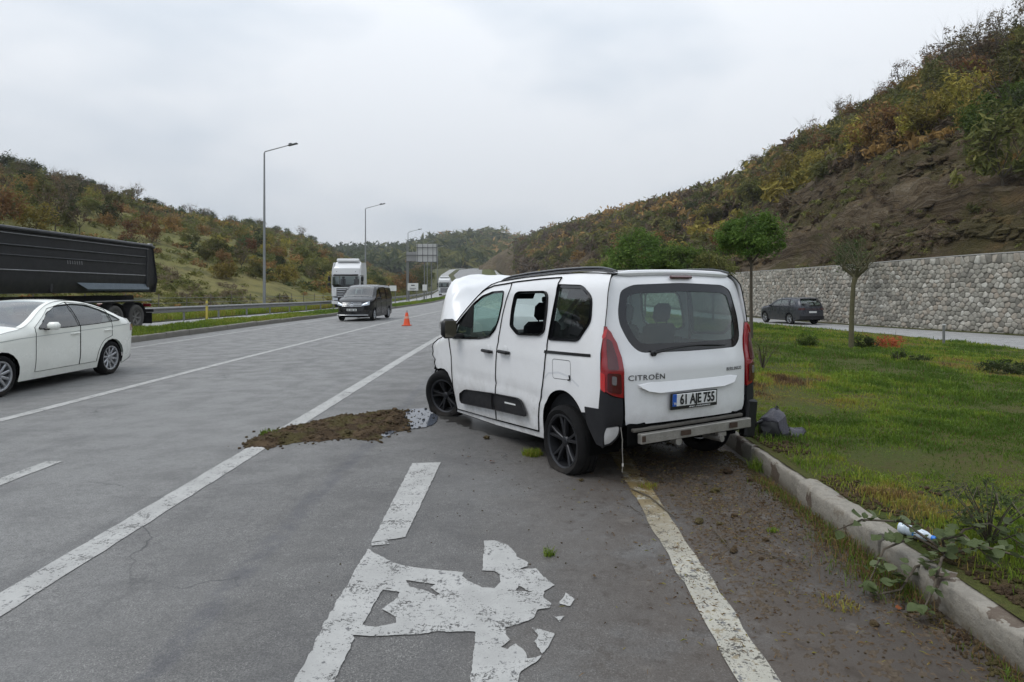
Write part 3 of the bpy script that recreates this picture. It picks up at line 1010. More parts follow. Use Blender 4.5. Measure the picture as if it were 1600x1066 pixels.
for i, (X, Y, zz) in enumerate([(-19, 48.1, -.1), (-19.15, 80.8, -.3), (-19.6, 115, -.35), (-20.8, 148, .1), (-22.5, 181, 1.0)]):
    if i == 0: L0.location = (X, Y, zz)
    else: dup(L0, (X, Y, zz), label=lamp_lab[i])

# ================================================================ signs
M_SIGNBACK = simple('grey_sign_back', (.50, .50, .49), .6, .1, var=.08)
M_SIGNWHITE = simple('white_sign_face', (.66, .66, .64), .6, var=.08)
M_STEELDARK = simple('dark_steel_frame', (.10, .105, .11), .6, .4)
gs = thing('sign_gantry', 'big roadside sign seen from behind on a steel frame with tall posts', 'road sign', (-15, 100, -.35))
m = MB(); m.box((.9, 0, 7.45), (3.2, .06, 2.85), bev=.01); m.build('sign_panel', M_SIGNBACK, gs)
m = MB(); m.box((-1.5, 0, 6.9), (1.55, .06, 1.45), bev=.01); m.build('sign_panel', simple('dim_sign_back', (.26, .26, .26), .6), gs)
for xx in (-.55, .25, 1.05, 1.85, 2.4):
    m = MB(); m.box((xx, -.07, 7.45), (.07, .07, 2.9)); m.build('rib', M_STEELDARK, gs)
for zz in (6.05, 7.1, 8.3):
    m = MB(); m.box((.1 if zz < 7.5 else .9, -.14, zz), (4.8 if zz < 7.5 else 3.2, .07, .09)); m.build('rib', M_STEELDARK, gs)
for xx, hh in ((-2.25, 9.3), (-2.0, 6.9), (.5, 6.1), (1.6, 6.1)):
    m = MB(); m.tube([(xx, .1, 0), (xx, .1, hh)], .09, 8); m.build('post', M_GALV_D, gs)
def sign(label, X, Y, z0, w, h, zp):
    t = thing('road_sign', label, 'road sign', (X, Y, z0))
    m = MB(); m.box((0, 0, zp), (w, .05, h), bev=.01); m.build('sign_panel', M_SIGNWHITE, t)
    for sx in (-.35, .35):
        m = MB(); m.tube([(sx * w, .05, 0), (sx * w, .05, zp)], .04, 6); m.build('post', M_GALV_D, t)
    return t
s1 = sign('white rectangular sign with dark print below the gantry', -14.65, 90, -.4, 1.5, 1.05, 2.2)
m = MB(); m.box((0, -.035, 2.42), (.5, .01, .14)); m.box((.0, -.035, 2.0), (.9, .01, .07)); m.box((-.1, -.035, 1.86), (.7, .01, .05)); m.build('print', M_STEELDARK, s1)
sign('small white box sign on two posts right of the larger white sign', -13.0, 90, -.4, .62, .85, 2.1)
sign('small striped white sign showing beside the black van roof', -17.1, 88, -.4, 1.0, .75, 2.0)

# marker posts
mp = thing('marker_post', 'short yellow marker post on the grass median by the truck', 'marker post', (-14.35, 29.6, .1))
m = MB(); m.tube([(0, 0, -.1), (0, 0, .93), (0, 0, .97)], [.055, .05, .03], 10); m.build('post', simple('yellow_plastic', (.50, .40, .07), .5), mp)
m = MB(); m.tube([(0, 0, .72), (0, 0, .84)], [.056, .056], 10); m.build('band', simple('dull_band', (.3, .28, .2), .5), mp)
mp = thing('stake', 'thin grey stake standing at the edge of the lower road', 'stake', (15.6, 23.4, -.40))
m = MB(); m.box((0, 0, .33), (.07, .07, .72), bev=.01); m.build('post', M_GALV_D, mp)
m = MB(); m.box((0, 0, .71), (.10, .10, .05), bev=.01); m.build('cap', M_SIGNBACK, mp)
# ================================================================ foliage materials
def leafmat(name, stops, trans=.35, hue=.0):
    """colour by per-leaf tint and by individual"""
    k = NB(name)
    t = k.attr('tint').outputs['Fac']
    r = k.rand()
    f = k.math('ADD', k.math('MULTIPLY', t, .75), k.math('MULTIPLY', r, .25))
    c = k.ramp(f, *stops)
    hs = k.n('ShaderNodeHueSaturation', {'Color': c, 'Hue': k.math('ADD', .5 - .02, k.math('MULTIPLY', r, .04)), 'Value': k.math('ADD', .78, k.math('MULTIPLY', r, .45)), 'Saturation': .92})
    k.fin(hs.outputs[0], .7, spec=.2)
    tl = k.n('ShaderNodeBsdfTranslucent', {'Color': hs.outputs[0]})
    mx = k.n('ShaderNodeMixShader', {0: trans, 1: k.b.outputs[0], 2: tl.outputs[0]})
    k.t.links.new(mx.outputs[0], k.o.inputs['Surface'])
    return k.m
LEAF = {
    'olive': leafmat('olive_leaves', ((0, (0.041, 0.049, 0.014)), (.5, (0.124, 0.130, 0.030)), (1, (0.230, 0.203, 0.051)))),
    'yellow': leafmat('yellowing_leaves', ((0, (0.072, 0.070, 0.014)), (.5, (0.222, 0.186, 0.026)), (1, (0.384, 0.276, 0.042)))),
    'rust': leafmat('rust_leaves', ((0, (0.069, 0.040, 0.016)), (.5, (0.206, 0.106, 0.033)), (1, (0.338, 0.175, 0.050)))),
    'brown': leafmat('brown_twigs', ((0, (0.046, 0.034, 0.022)), (.5, (0.126, 0.091, 0.053)), (1, (0.198, 0.156, 0.096)))),
    'dark': leafmat('dark_green_leaves', ((0, (0.018, 0.029, 0.010)), (.5, (0.052, 0.073, 0.022)), (1, (0.098, 0.127, 0.036)))),
    'green': leafmat('fresh_green_leaves', ((0, (0.024, 0.053, 0.009)), (.5, (0.083, 0.149, 0.018)), (1, (0.187, 0.275, 0.033)))),
}
M_BARK = simple('grey_brown_bark', (.075, .062, .045), .95, var=.35, sc=9, bump=.6)
M_BARK_L = simple('mossy_bark', (.085, .078, .040), .95, var=.4, sc=9, bump=.6)

def leaf_cloud(n, lobes, leaf, seed, clumps=40, spread=.28, shell=.55, aspect=.6, tint_by_clump=.6, droop=0.):
    """many leaf-sized quads gathered in clumps through the lobes' volume. lobes: (cx,cy,cz,rx,ry,rz)"""
    g = np.random.default_rng(seed)
    Lb = np.array(lobes, float)
    vol = Lb[:, 3] * Lb[:, 4] * Lb[:, 5]
    li = g.choice(len(Lb), clumps, p=vol / vol.sum())
    d = g.normal(size=(clumps, 3)); d /= np.linalg.norm(d, axis=1)[:, None]
    rad = shell + (1 - shell) * g.random(clumps) ** .5
    cc = Lb[li, :3] + d * rad[:, None] * Lb[li, 3:6] * (1 - spread * .4)
    ct = g.random(clumps)
    ci = g.integers(0, clumps, n)
    sc = Lb[li[ci], 3:6] * spread
    P = cc[ci] + np.clip(g.normal(size=(n, 3)), -2, 2) * .5 * sc * (.6 + .8 * g.random((clumps, 1)))[ci]
    N = g.normal(size=(n, 3)) * .8 + (P - Lb[li[ci], :3]) / Lb[li[ci], 3:6] * .5 + np.array([0, 0, .7])
    N /= np.linalg.norm(N, axis=1)[:, None]
    A = np.cross(N, g.normal(size=(n, 3))); A /= np.linalg.norm(A, axis=1)[:, None] + 1e-9
    B = np.cross(N, A)
    s = leaf * (.55 + .9 * g.random(n))[:, None]
    V = np.stack([P - A * s, P - B * s * aspect * .5 + N * s * .1, P + A * s, P + B * s * aspect * .5 + N * s * .1], 1).reshape(-1, 3)
    F = np.arange(4 * n).reshape(-1, 4)
    T = np.clip(ct[ci] * tint_by_clump + g.random(n) * (1 - tint_by_clump), 0, 1)
    return V, F, T

def branch_mb(m, p, d, L, r, lv, seed, bend_=.25, kids_=3):
    g = random.Random(seed)
    p = Vector(p); d = Vector(d).normalized(); pts = [p.copy()]; rr = [r]; seg = 4
    for i in range(seg):
        d = (d + Vector((g.uniform(-1, 1), g.uniform(-1, 1), g.uniform(-.3, .9))) * bend_ * .5).normalized()
        p = p + d * L / seg; pts.append(p.copy()); rr.append(r * (1 - .75 * (i + 1) / seg))
    m.tube(pts, rr, 5 if r < .03 else 7, cap=False)
    if lv > 0:
        for j in range(kids_):
            i = g.randint(2, seg)
            q = (d + Vector((g.uniform(-1, 1), g.uniform(-1, 1), g.uniform(-.1, .8))) * .9).normalized()
            branch_mb(m, pts[i], q, L * g.uniform(.5, .75), max(.004, rr[i] * .8 + .002), lv - 1, seed * 7 + j, bend_, kids_)

PROTO = {}
def make_tree(kind, seed, H, lobes, n, leaf, mat, trunk_h, trunk_r, clumps=45, name='tree', crown='crown', loc=(0, 0, 0), label='', group=None, limb=.35, spread=.3, lean=0., lv=1, bark=None, shell=.5):
    t = thing(name, label, 'tree', loc, 0, group)
    V, F, T = leaf_cloud(n, lobes, leaf, seed, clumps=clumps, spread=spread, shell=shell)
    link(crown, np_mesh(crown, V, F, LEAF[mat], False, attrs={'tint': ('FACE', T)}), t)
    m = MB(); g = random.Random(seed)
    m.tube([(0, 0, -.3), (0, 0, 0), (lean * .4, .02, trunk_h * .5), (lean, 0, trunk_h)], [trunk_r * 1.25, trunk_r * 1.1, trunk_r * .85, trunk_r * .7], 7, cap=False)
    for j in range(5):
        a = 2 * PI * j / 5 + g.random()
        branch_mb(m, (lean, 0, trunk_h * .92), (math.cos(a) * .7, math.sin(a) * .7, 1.0), (H - trunk_h) * .75, trunk_r * .5, lv, seed * 5 + j, limb)
    m.build('trunk', bark or M_BARK, t, fix=False)
    return t

# ---------------------------------------------------------------- hillside woods
kinds_tree = [  # kind, H, lobes, n, leaf, mat, trunk_h, trunk_r
    ('olive', 4.2, [(0, 0, 2.2, 1.8, 1.8, 1.9), (.9, .3, 1.6, 1.2, 1.3, 1.3), (-.9, -.4, 1.7, 1.2, 1.2, 1.4)], 1100, .22, 'olive', .7, .07),
    ('yellow', 4.2, [(0, 0, 2.1, 1.6, 1.6, 1.9), (.8, -.4, 1.4, 1.2, 1.2, 1.3)], 1000, .20, 'yellow', .7, .06),
    ('rust', 4.3, [(0, 0, 2.2, 1.7, 1.7, 1.9), (-.9, .5, 1.6, 1.2, 1.1, 1.4)], 950, .20, 'rust', .7, .07),
    ('brown', 5.6, [(0, 0, 4.0, 1.9, 1.9, 1.5), (.8, .4, 3.2, 1.2, 1.2, 1.2), (-.9, 0, 3.5, 1.1, 1.1, 1.1)], 420, .17, 'brown', 2.0, .09),
    ('dark', 4.2, [(0, 0, 2.2, 1.6, 1.6, 1.9), (.7, .6, 1.5, 1.3, 1.3, 1.3)], 1100, .21, 'dark', .7, .07),
]
words = {'olive': 'olive green', 'yellow': 'yellowing', 'rust': 'rust-brown', 'brown': 'nearly bare brown', 'dark': 'dark green'}
protoT = {}
def tree_at(kind, var, side, X, Y, Z, sc, rz, place=''):
    lab, grp = {'R': ('%s tree in the autumn wood on the upper right hill' % words[kind], '%s trees in the wood on the right hill' % words[kind]),
                'L': ('%s tree scattered on the grassy left hillside' % words[kind], '%s trees on the left hillside' % words[kind]),
                'V': ('%s tree beside the far bend of the road' % words[kind], '%s trees along the far bend' % words[kind])}[side]
    if place: lab = words[kind] + ' tree ' + place
    key = (kind, var)
    if key not in protoT:
        k_, H, lobes, n, leaf, mat, th, tr = [q for q in kinds_tree if q[0] == kind][0]
        g = random.Random(hash(kind) % 97 if False else len(kind) * 13 + var)
        lb = [(a + g.uniform(-.3, .3), b + g.uniform(-.3, .3), c + g.uniform(-.2, .3), d * g.uniform(.85, 1.15), e * g.uniform(.85, 1.15), f * g.uniform(.85, 1.15)) for a, b, c, d, e, f in lobes]
        t = make_tree(kind, 11 + var * 7 + len(kind), H, lb, n, leaf, mat, th, tr, clumps=30 if kind != 'brown' else 45, name={'olive': 'green_tree', 'yellow': 'yellowing_tree', 'rust': 'rust_brown_tree', 'brown': 'sparse_tree', 'dark': 'dark_tree'}[kind], label=lab, group=grp, lv=1 if kind != 'brown' else 2, spread=.34 if kind != 'brown' else .25, shell=.35)
        t['label'] = lab; t['group'] = grp
        t.location = (X, Y, Z); t.rotation_euler = (0, 0, rz); t.scale = (sc, sc, sc)
        protoT[key] = t
        return t
    return dup(protoT[key], (X, Y, Z), rz, sc, label=lab, group=grp)

def hill_pts(hill, n, t0, t1, q0, q1, fn, gseed, amp=1., fine=1., mind=0.):
    g = np.random.default_rng(gseed)
    t = g.uniform(t0, t1, n * 14); q = g.uniform(q0, q1, n * 14)
    X, Y, Z = hill.xyz(t, q, amp, fine)
    pr = fn(t, q, X, Y, Z)
    ok = g.random(len(t)) < pr
    t, q, X, Y, Z = t[ok], q[ok], X[ok], Y[ok], Z[ok]
    if mind:
        keep = []; grid = {}
        for i in range(len(X)):
            a, b = int(X[i] // mind), int(Y[i] // mind)
            if (a, b) in grid: continue
            grid[(a, b)] = 1; keep.append(i)
            if len(keep) >= n: break
        k_ = np.array(keep, int); return t[k_], q[k_], X[k_], Y[k_], Z[k_]
    return t[:n], q[:n], X[:n], Y[:n], Z[:n]

# forest edge on the right hill (photo row as a slope angle), wood lies above it
vFo = px([(740, 430), (800, 420), (900, 408), (1000, 396), (1060, 372), (1150, 330), (1300, 258), (1400, 214), (1500, 196), (1600, 205), (1800, 180), (3000, 0)])
def woodR(t, q, X, Y, Z):
    ang = (Z - CAM_H) / Y; edge = (450 - vFo(t)) / 1000
    u = vnoise(X * .09 + 3, Y * .09)
    return np.where(ang > edge + (u - .5) * .05, 1., np.where(t > .34, .03, .15))
def pickR(t, q, X, Y, Z, g):
    h = vnoise(X * .06, Y * .06 + 40); r = g.random()
    ang = (Z - CAM_H) / Y; edge = (450 - vFo(t)) / 1000
    low = ang < edge + .055
    if q > .9: return g.choices(['brown', 'rust', 'olive'], [.62, .26, .12])[0]
    if low: return g.choices(['yellow', 'olive', 'dark', 'rust'], [.42, .36, .1, .12])[0]
    return g.choices(['rust', 'brown', 'olive', 'yellow'], [.46 if h > .45 else .2, .22, .2 if h > .45 else .45, .12])[0]
gr = random.Random(5)
t, q, X, Y, Z = hill_pts(hillR, 250, .13, .90, .12, 1.03, woodR, 21, mind=3.9)
cnt = {}
for i in np.argsort(Y):
    k_ = pickR(t[i], q[i], X[i], Y[i], Z[i], gr)
    u_ = 808 + 1000 * t[i]
    pl_ = ('on the skyline' if q[i] > .85 else 'at the wood edge' if (Z[i] - CAM_H) / Y[i] < (450 - vFo(t[i])) / 1000 + .05 else 'inside the wood') + \
          (' above the van roof' if u_ < 1000 else ' above the round-headed tree' if u_ < 1230 else ' above the bare tree' if u_ < 1430 else ' near the right edge')
    tree_at(k_, gr.randrange(3), 'R', X[i], Y[i], Z[i] - .1, gr.uniform(.75, 1.2), gr.uniform(0, 6.28), pl_)
# left hill
def woodL(t, q, X, Y, Z):
    u = vnoise(X * .045 + 9, Y * .045 + 2); w = vnoise(X * .12, Y * .12)
    p = np.where((u > .50) | ((q > .90) & (w > .30)), .9, .07)
    p = np.where((q < .34) & (t > -.64), np.where(w > .36, .95, .2), p)
    p = np.where((q < .13) & (t < -.44), .02, p)
    p = np.where((t > -.52) & (q > .38) & (q < .88), np.where(w > .55, .35, .05), p)
    return p
def pickL(t, q, X, Y, Z, g):
    if q > .85: return g.choices(['dark', 'olive', 'brown'], [.6, .25, .15])[0]
    if q < .4: return g.choices(['rust', 'yellow', 'olive', 'dark', 'brown'], [.22, .24, .34, .10, .10])[0]
    return g.choices(['olive', 'dark', 'brown', 'rust', 'yellow'], [.36, .22, .22, .12, .08])[0]
t, q, X, Y, Z = hill_pts(hillL, 240, -.90, -.18, .05, 1.03, woodL, 33, amp=.8, fine=.8, mind=4.4)
for i in np.argsort(Y):
    k_ = pickL(t[i], q[i], X[i], Y[i], Z[i], gr)
    s_ = gr.uniform(.5, .95) if q[i] < .85 else gr.uniform(.75, 1.3)
    u_ = 808 + 1000 * t[i]
    pl_ = ('on the left skyline' if q[i] > .85 else 'low on the left slope' if q[i] < .35 else 'halfway up the left slope') + \
          (' over the tipper trailer' if u_ < 130 else ' over the rear of the tipper trailer' if u_ < 270 else ' between the tipper and the tallest lamp' if u_ < 410 else ' right of the tallest lamp' if u_ < 510 else ' behind the white lorry cab')
    tree_at(k_, gr.randrange(3), 'L', X[i], Y[i], Z[i] - .4 * s_, s_, gr.uniform(0, 6.28), pl_)
# trees by the far bend, left of the road
for i in range(34):
    Y = 98 + i * 7.0 + gr.uniform(-3, 3); X = -24.5 + float(bend(Y)) + gr.uniform(-5, 2.0)
    tree_at(gr.choices(['dark', 'olive', 'rust', 'yellow'], [.5, .25, .15, .1])[0], gr.randrange(3), 'V', X, Y, float(elev(Y)) - .2, gr.uniform(1.0, 1.5), gr.uniform(0, 6))

# ---------------------------------------------------------------- the mass of scrub and far woods nobody could count
def scrub(name, pts, sizes, nleaf, leaf, mat, seed, hscale=.75, kind='stuff', lift=.45, clumps=6):
    Vs, Fs, Ts = [], [], []; b = 0; g = np.random.default_rng(seed)
    lib = [leaf_cloud(nleaf, [(0, 0, 0, 1, 1, hscale)], leaf, seed * 10 + i, clumps=clumps, spread=.6, shell=.3) for i in range(6)]
    for (x, y, z), s in zip(pts, sizes):
        V, F, T = lib[g.integers(6)]
        a = g.random() * 6.28; ca, sa = math.cos(a), math.sin(a)
        W = np.stack([(V[:, 0] * ca - V[:, 1] * sa) * s + x, (V[:, 0] * sa + V[:, 1] * ca) * s + y, V[:, 2] * s + z + lift * s], 1)
        Vs.append(W); Fs.append(F + b); Ts.append(np.clip(T * .6 + g.random() * .4, 0, 1)); b += len(W)
    o = link(name, np_mesh(name, np.concatenate(Vs), np.concatenate(Fs), LEAF[mat], False, attrs={'tint': ('FACE', np.concatenate(Ts))}))
    return tag(o, kind=kind)
def scatter_scrub(name, hill, n, rngs, fn, seed, size, nleaf, leaf, mats, amp=1., fine=1., **kw):
    g = np.random.default_rng(seed)
    t, q, X, Y, Z = hill_pts(hill, n, *rngs, fn, seed, amp, fine)
    w = np.array([m_[1] for m_ in mats]); w = w / w.sum()
    h = np.searchsorted(np.cumsum(w), np.clip(vnoise(X * .07 + seed, Y * .07) * .7 + g.random(len(X)) * .5 - .1, 0, .999))
    for j, (mn, _) in enumerate(mats):
        s_ = h == j
        if s_.sum() == 0: continue
        scrub(name, list(zip(X[s_], Y[s_], Z[s_])), g.uniform(size[0], size[1], s_.sum()) * np.clip(Y[s_] / 90, .45, 2.2), nleaf, leaf, mn, seed + j, **kw)
scatter_scrub('woodland', hillR, 2100, (.0, .92, .08, 1.02), woodR, 71, (1.1, 2.0), 105, .30, [('rust', .3), ('brown', .22), ('olive', .26), ('yellow', .22)])
scatter_scrub('low_scrub', hillR, 1300, (.15, 1.0, .01, .8), lambda t, q, X, Y, Z: np.where(woodR(t, q, X, Y, Z) > .5, .05, np.where(vnoise(X * .13, Y * .13 + 7) > .48, .8, .06)), 73, (.35, .95), 50, .30, [('brown', .4), ('olive', .35), ('rust', .2), ('dark', .1)], hscale=.5, lift=.2)
scatter_scrub('low_scrub', hillL, 3600, (-.92, -.17, .01, 1.03), lambda t, q, X, Y, Z: np.clip((vnoise(X * .06 + 9, Y * .06) - .36) * 4, .14, 1), 75, (.5, 1.2), 60, .30, [('brown', .22), ('olive', .45), ('rust', .12), ('yellow', .12), ('dark', .14)], amp=.8, fine=.8, hscale=.6, lift=.25)
scatter_scrub('woodland', hillR, 1500, (.88, 2.4, .08, 1.02), woodR, 81, (2.2, 3.4), 150, .22, [('rust', .3), ('brown', .22), ('olive', .26), ('yellow', .22)])
scatter_scrub('woodland', hillL, 1300, (-2.4, -.88, .03, 1.03), woodL, 83, (2.0, 3.2), 130, .22, [('rust', .2), ('brown', .2), ('olive', .35), ('dark', .25)], amp=.8, fine=.8)
scatter_scrub('woodland', hillF, 1500, (-.36, .08, .0, 1.02), lambda t, q, X, Y, Z: np.ones(len(t)), 77, (3.2, 5.2), 40, .45, [('dark', .55), ('olive', .25), ('rust', .1), ('brown', .12)], amp=1.5, fine=2., hscale=1.0)

# broken rock ledges on the cut slope, in thin tilted courses
g = np.random.default_rng(17)
t, q, X, Y, Z = hill_pts(hillR, 850, .2, .95, .05, .75, lambda t, q, X, Y, Z: np.where(woodR(t, q, X, Y, Z) > .5, 0, np.clip((vnoise(X * .13 + 60, Y * .13) - .55) * 5, 0, 1) * np.clip((vnoise(X * .5, Z * 1.2) - .3) * 3, 0, 1)), 91)
m = MB()
for i in range(len(X)):
    L = g.uniform(.25, 1.1); rm = Matrix.Rotation(g.uniform(-.5, .5) + .6, 3, 'Z') @ Matrix.Rotation(R(-24) + g.uniform(-.3, .3), 3, 'Y') @ Matrix.Rotation(g.uniform(-.4, .4), 3, 'X')
    m.box((X[i], Y[i], Z[i] + g.uniform(-.12, .08)), (L, L * g.uniform(.4, .8), g.uniform(.08, .28)), rm, .03)
tag(m.build('rock_ledges', M_HILL_R, None, smooth=False, fix=False), kind='stuff')

# ---------------------------------------------------------------- island trees
def round_tree(label, x, y, z, crown_c, r, rz_, n, leaf, trunk_h, mat='green', seed=3, lean=0.):
    cx, cy, cz = crown_c
    lb = [(cx, cy, cz, r, r, rz_), (cx + r * .45, cy, cz - rz_ * .1, r * .65, r * .7, rz_ * .75), (cx - r * .45, cy + .1, cz + rz_ * .05, r * .65, r * .7, rz_ * .75), (cx - .1 * r, cy, cz + rz_ * .35, r * .7, r * .7, rz_ * .7)]
    return make_tree('g', seed, cz + rz_, lb, n, leaf, mat, trunk_h, .055, clumps=120, name='tree', label=label, loc=(x, y, z), spread=.26, lean=lean, shell=.45, lv=2)
round_tree('round-headed green tree on a thin trunk right behind the white van', 6.95, 19.0, .15, (0, 0, 3.02), 1.0, .74, 12000, .050, 2.42, seed=3)
round_tree('broad bright green tree showing above the white van roof', 7.0, 35.0, .0, (0, 0, 3.15), 2.25, 1.6, 12000, .09, 1.3, seed=4)
round_tree('smaller dark green tree just right of the broad green tree', 8.9, 34.0, .0, (0, 0, 2.7), 1.7, 1.25, 8000, .09, 1.1, mat='green', seed=8)
round_tree('olive green tree between the broad tree and the round-headed tree', 10.1, 33.0, -.05, (0, 0, 2.7), 1.1, .95, 4000, .08, 1.3, mat='olive', seed=9)
round_tree('low yellow-green tree left of the broad green tree above the roof rail', 6.9, 50.0, -.2, (0, 0, 2.9), 2.2, 1.5, 6000, .12, 1.0, mat='olive', seed=10)

# pollarded bare tree
bt = thing('bare_tree', 'leafless pollarded tree with fanned twigs in front of the stone wall', 'tree', (8.66, 16.6, -.02))
m = MB()
m.tube([(0, 0, -.1), (.0, 0, .1), (.02, 0, 1.0), (.06, 0, 1.75), (.13, 0, 2.02)], [.085, .068, .058, .055, .075], 10, cap=False)
m.build('trunk', M_BARK_L, bt, fix=False)
g = random.Random(12)
heads = []
for a, l in ((.3, .26), (2.6, .30), (4.4, .22), (5.4, .28)):
    m = MB()
    e = Vector((.13 + math.cos(a) * l, math.sin(a) * l, 2.02 + .20))
    m.tube([(.12, 0, 1.95), tuple((Vector((.13, 0, 1.98)) + e) / 2 + Vector((0, 0, -.02))), tuple(e)], [.055, .042, .045], 8)
    m.build('limb', M_BARK_L, bt, fix=False); heads.append(e)
for i in range(48):
    e = random.choice(heads) if i % 3 else Vector((.13, 0, 2.03)); m = MB()
    a = g.uniform(0, 2 * PI); sp = g.uniform(.2, 1.6)
    d = Vector((math.cos(a) * sp, math.sin(a) * sp, 1.0)).normalized()
    L = g.uniform(.75, 1.5); pts = [e.copy()]; p = e.copy()
    for s_ in range(5):
        d = (d + Vector((g.uniform(-1, 1), g.uniform(-1, 1), g.uniform(-.5, .5))) * .09).normalized(); p = p + d * L / 5; pts.append(p.copy())
    m.tube(pts, [.010, .008, .0065, .005, .004, .0025], 4, cap=False)
    for s_ in range(2):
        j = g.randint(2, 4); q = pts[j] + (d + Vector((g.uniform(-1, 1), g.uniform(-1, 1), .3)) * .5).normalized() * g.uniform(.15, .35)
        m.tube([pts[j], q], [.004, .002], 3, cap=False)
    m.build('twig', M_BARK_L, bt, fix=False)

# low shrubs on the island
def shrub(label, name, x, y, lobes, n, leaf, mat, seed, clumps=25, extra=None):
    z = float(island_z(np.array([x]), np.array([y]))[0]) + float(elev(y))
    t = thing(name, label, 'shrub', (x, y, z))
    V, F, T = leaf_cloud(n, lobes, leaf, seed, clumps=clumps, spread=.35, shell=.3)
    link('foliage', np_mesh('foliage', V, F, LEAF[mat], False, attrs={'tint': ('FACE', T)}), t)
    if extra:
        V, F, T = leaf_cloud(*extra)
        link('red_leaves', np_mesh('red_leaves', V, F, M_RED, False, attrs={'tint': ('FACE', T)}), t)
    m = MB(); g = random.Random(seed)
    for i in range(9):
        a = g.uniform(0, 6.28); L = lobes[0][3]
        m.tube([(0, 0, -.02), (math.cos(a) * L * .4, math.sin(a) * L * .4, lobes[0][2] * .8), (math.cos(a) * L * .8, math.sin(a) * L * .8, lobes[0][2] * 1.3)], [.010, .007, .003], 4, cap=False)
    m.build('stem', M_BARK, t, fix=False)
    return t
M_RED = leafmat('scarlet_leaves', ((0, (.10, .014, .008)), (.5, (.36, .035, .014)), (1, (.55, .09, .025))))
shrub('small shrub with scarlet autumn leaves beside the bare tree', 'red_shrub', 9.5, 17.0, [(-.3, 0, .22, .30, .3, .26)], 900, .035, 'dark', 5, extra=(620, [(.16, 0, .17, .27, .26, .19), (.54, 0, .17, .24, .24, .20)], .038, 6, 22, .40, .3))
shrub('dark wilted shrub right of the bare tree in open grass', 'shrub', 7.85, 13.2, [(0, 0, .13, .15, .15, .17), (.35, 0, .07, .28, .2, .07)], 700, .03, 'dark', 7)
shrub('flat dark shrub by the right edge of the grass', 'shrub', 8.9, 11.6, [(0, 0, .12, .45, .3, .14)], 900, .035, 'dark', 8)
shrub('bushy green weed clump left of the bare tree', 'shrub', 7.5, 16.6, [(0, 0, .14, .32, .28, .20)], 900, .035, 'green', 9)
shrub('tall wispy weed clump behind the right tail light of the van', 'shrub', 4.45, 11.6, [(0, 0, .35, .38, .3, .42)], 500, .02, 'olive', 14)
shrub('dark rounded conifer on the hill edge just above the wall', 'shrub', 19.4, 37.0, [(0, 0, .9, 1.0, .9, 1.1)], 1500, .09, 'dark', 15).location.z = 2.75
x0, y0, z0 = [float(a[0]) for a in hillR.xyz(np.array([.775]), np.array([.40]))]
big = make_tree('b', 61, 6., [(0, 0, 1.6, 3.2, 3.0, 2.0), (-1.8, 0, 1.1, 2.0, 2., 1.4), (1.8, 0, 2.2, 2.4, 2.2, 2.2)], 8000, .17, 'green', .4, .12, clumps=110, name='tree', label='large dark green tree on the rocky slope at the right edge', loc=(x0, y0, z0 - .6), spread=.28)

# ---------------------------------------------------------------- grass blades
def grass_mat(name):
    k = NB(name)
    t = k.attr('tint').outputs['Fac']
    c = k.ramp(t, (0., (.070, .125, .014)), (.30, (.155, .235, .024)), (.55, (.235, .260, .034)), (.72, (.29, .225, .055)), (.88, (.23, .145, .062)), (1., (.10, .058, .032)))
    k.fin(c, .6, spec=.25)
    tl = k.n('ShaderNodeBsdfTranslucent', {'Color': c})
    mx = k.n('ShaderNodeMixShader', {0: .3, 1: k.b.outputs[0], 2: tl.outputs[0]})
    k.t.links.new(mx.outputs[0], k.o.inputs['Surface'])
    return k.m
M_GRASS = grass_mat('grass_blades')
def blades(name, X, Y, Z, h, w, tint, seed, flat=.7):
    g = np.random.default_rng(seed); n = len(X)
    a = g.random(n) * 2 * PI; b = g.random(n) * 2 * PI
    dx, dy = np.cos(a), np.sin(a); lx_, ly_ = np.cos(b), np.sin(b)
    lean = (g.random(n) ** .7) * flat
    P = np.stack([X, Y, Z], 1)
    wv = np.stack([dx * w, dy * w, np.zeros(n)], 1)
    mid = P + np.stack([lx_ * lean * h * .35, ly_ * lean * h * .35, h * .6], 1)
    tip = P + np.stack([lx_ * lean * h * 1.1, ly_ * lean * h * 1.1, h * (1 - .45 * lean)], 1)
    V = np.stack([P - wv, P + wv, mid + wv * .7, mid - wv * .7, tip], 1).reshape(-1, 3)
    i = np.arange(n) * 5
    F = np.concatenate([np.stack([i, i + 1, i + 2], 1), np.stack([i, i + 2, i + 3], 1), np.stack([i + 3, i + 2, i + 4], 1)])
    o = link(name, np_mesh(name, V, F, M_GRASS, False, attrs={'tint': ('FACE', np.concatenate([tint] * 3))}))
    return tag(o, kind='stuff')
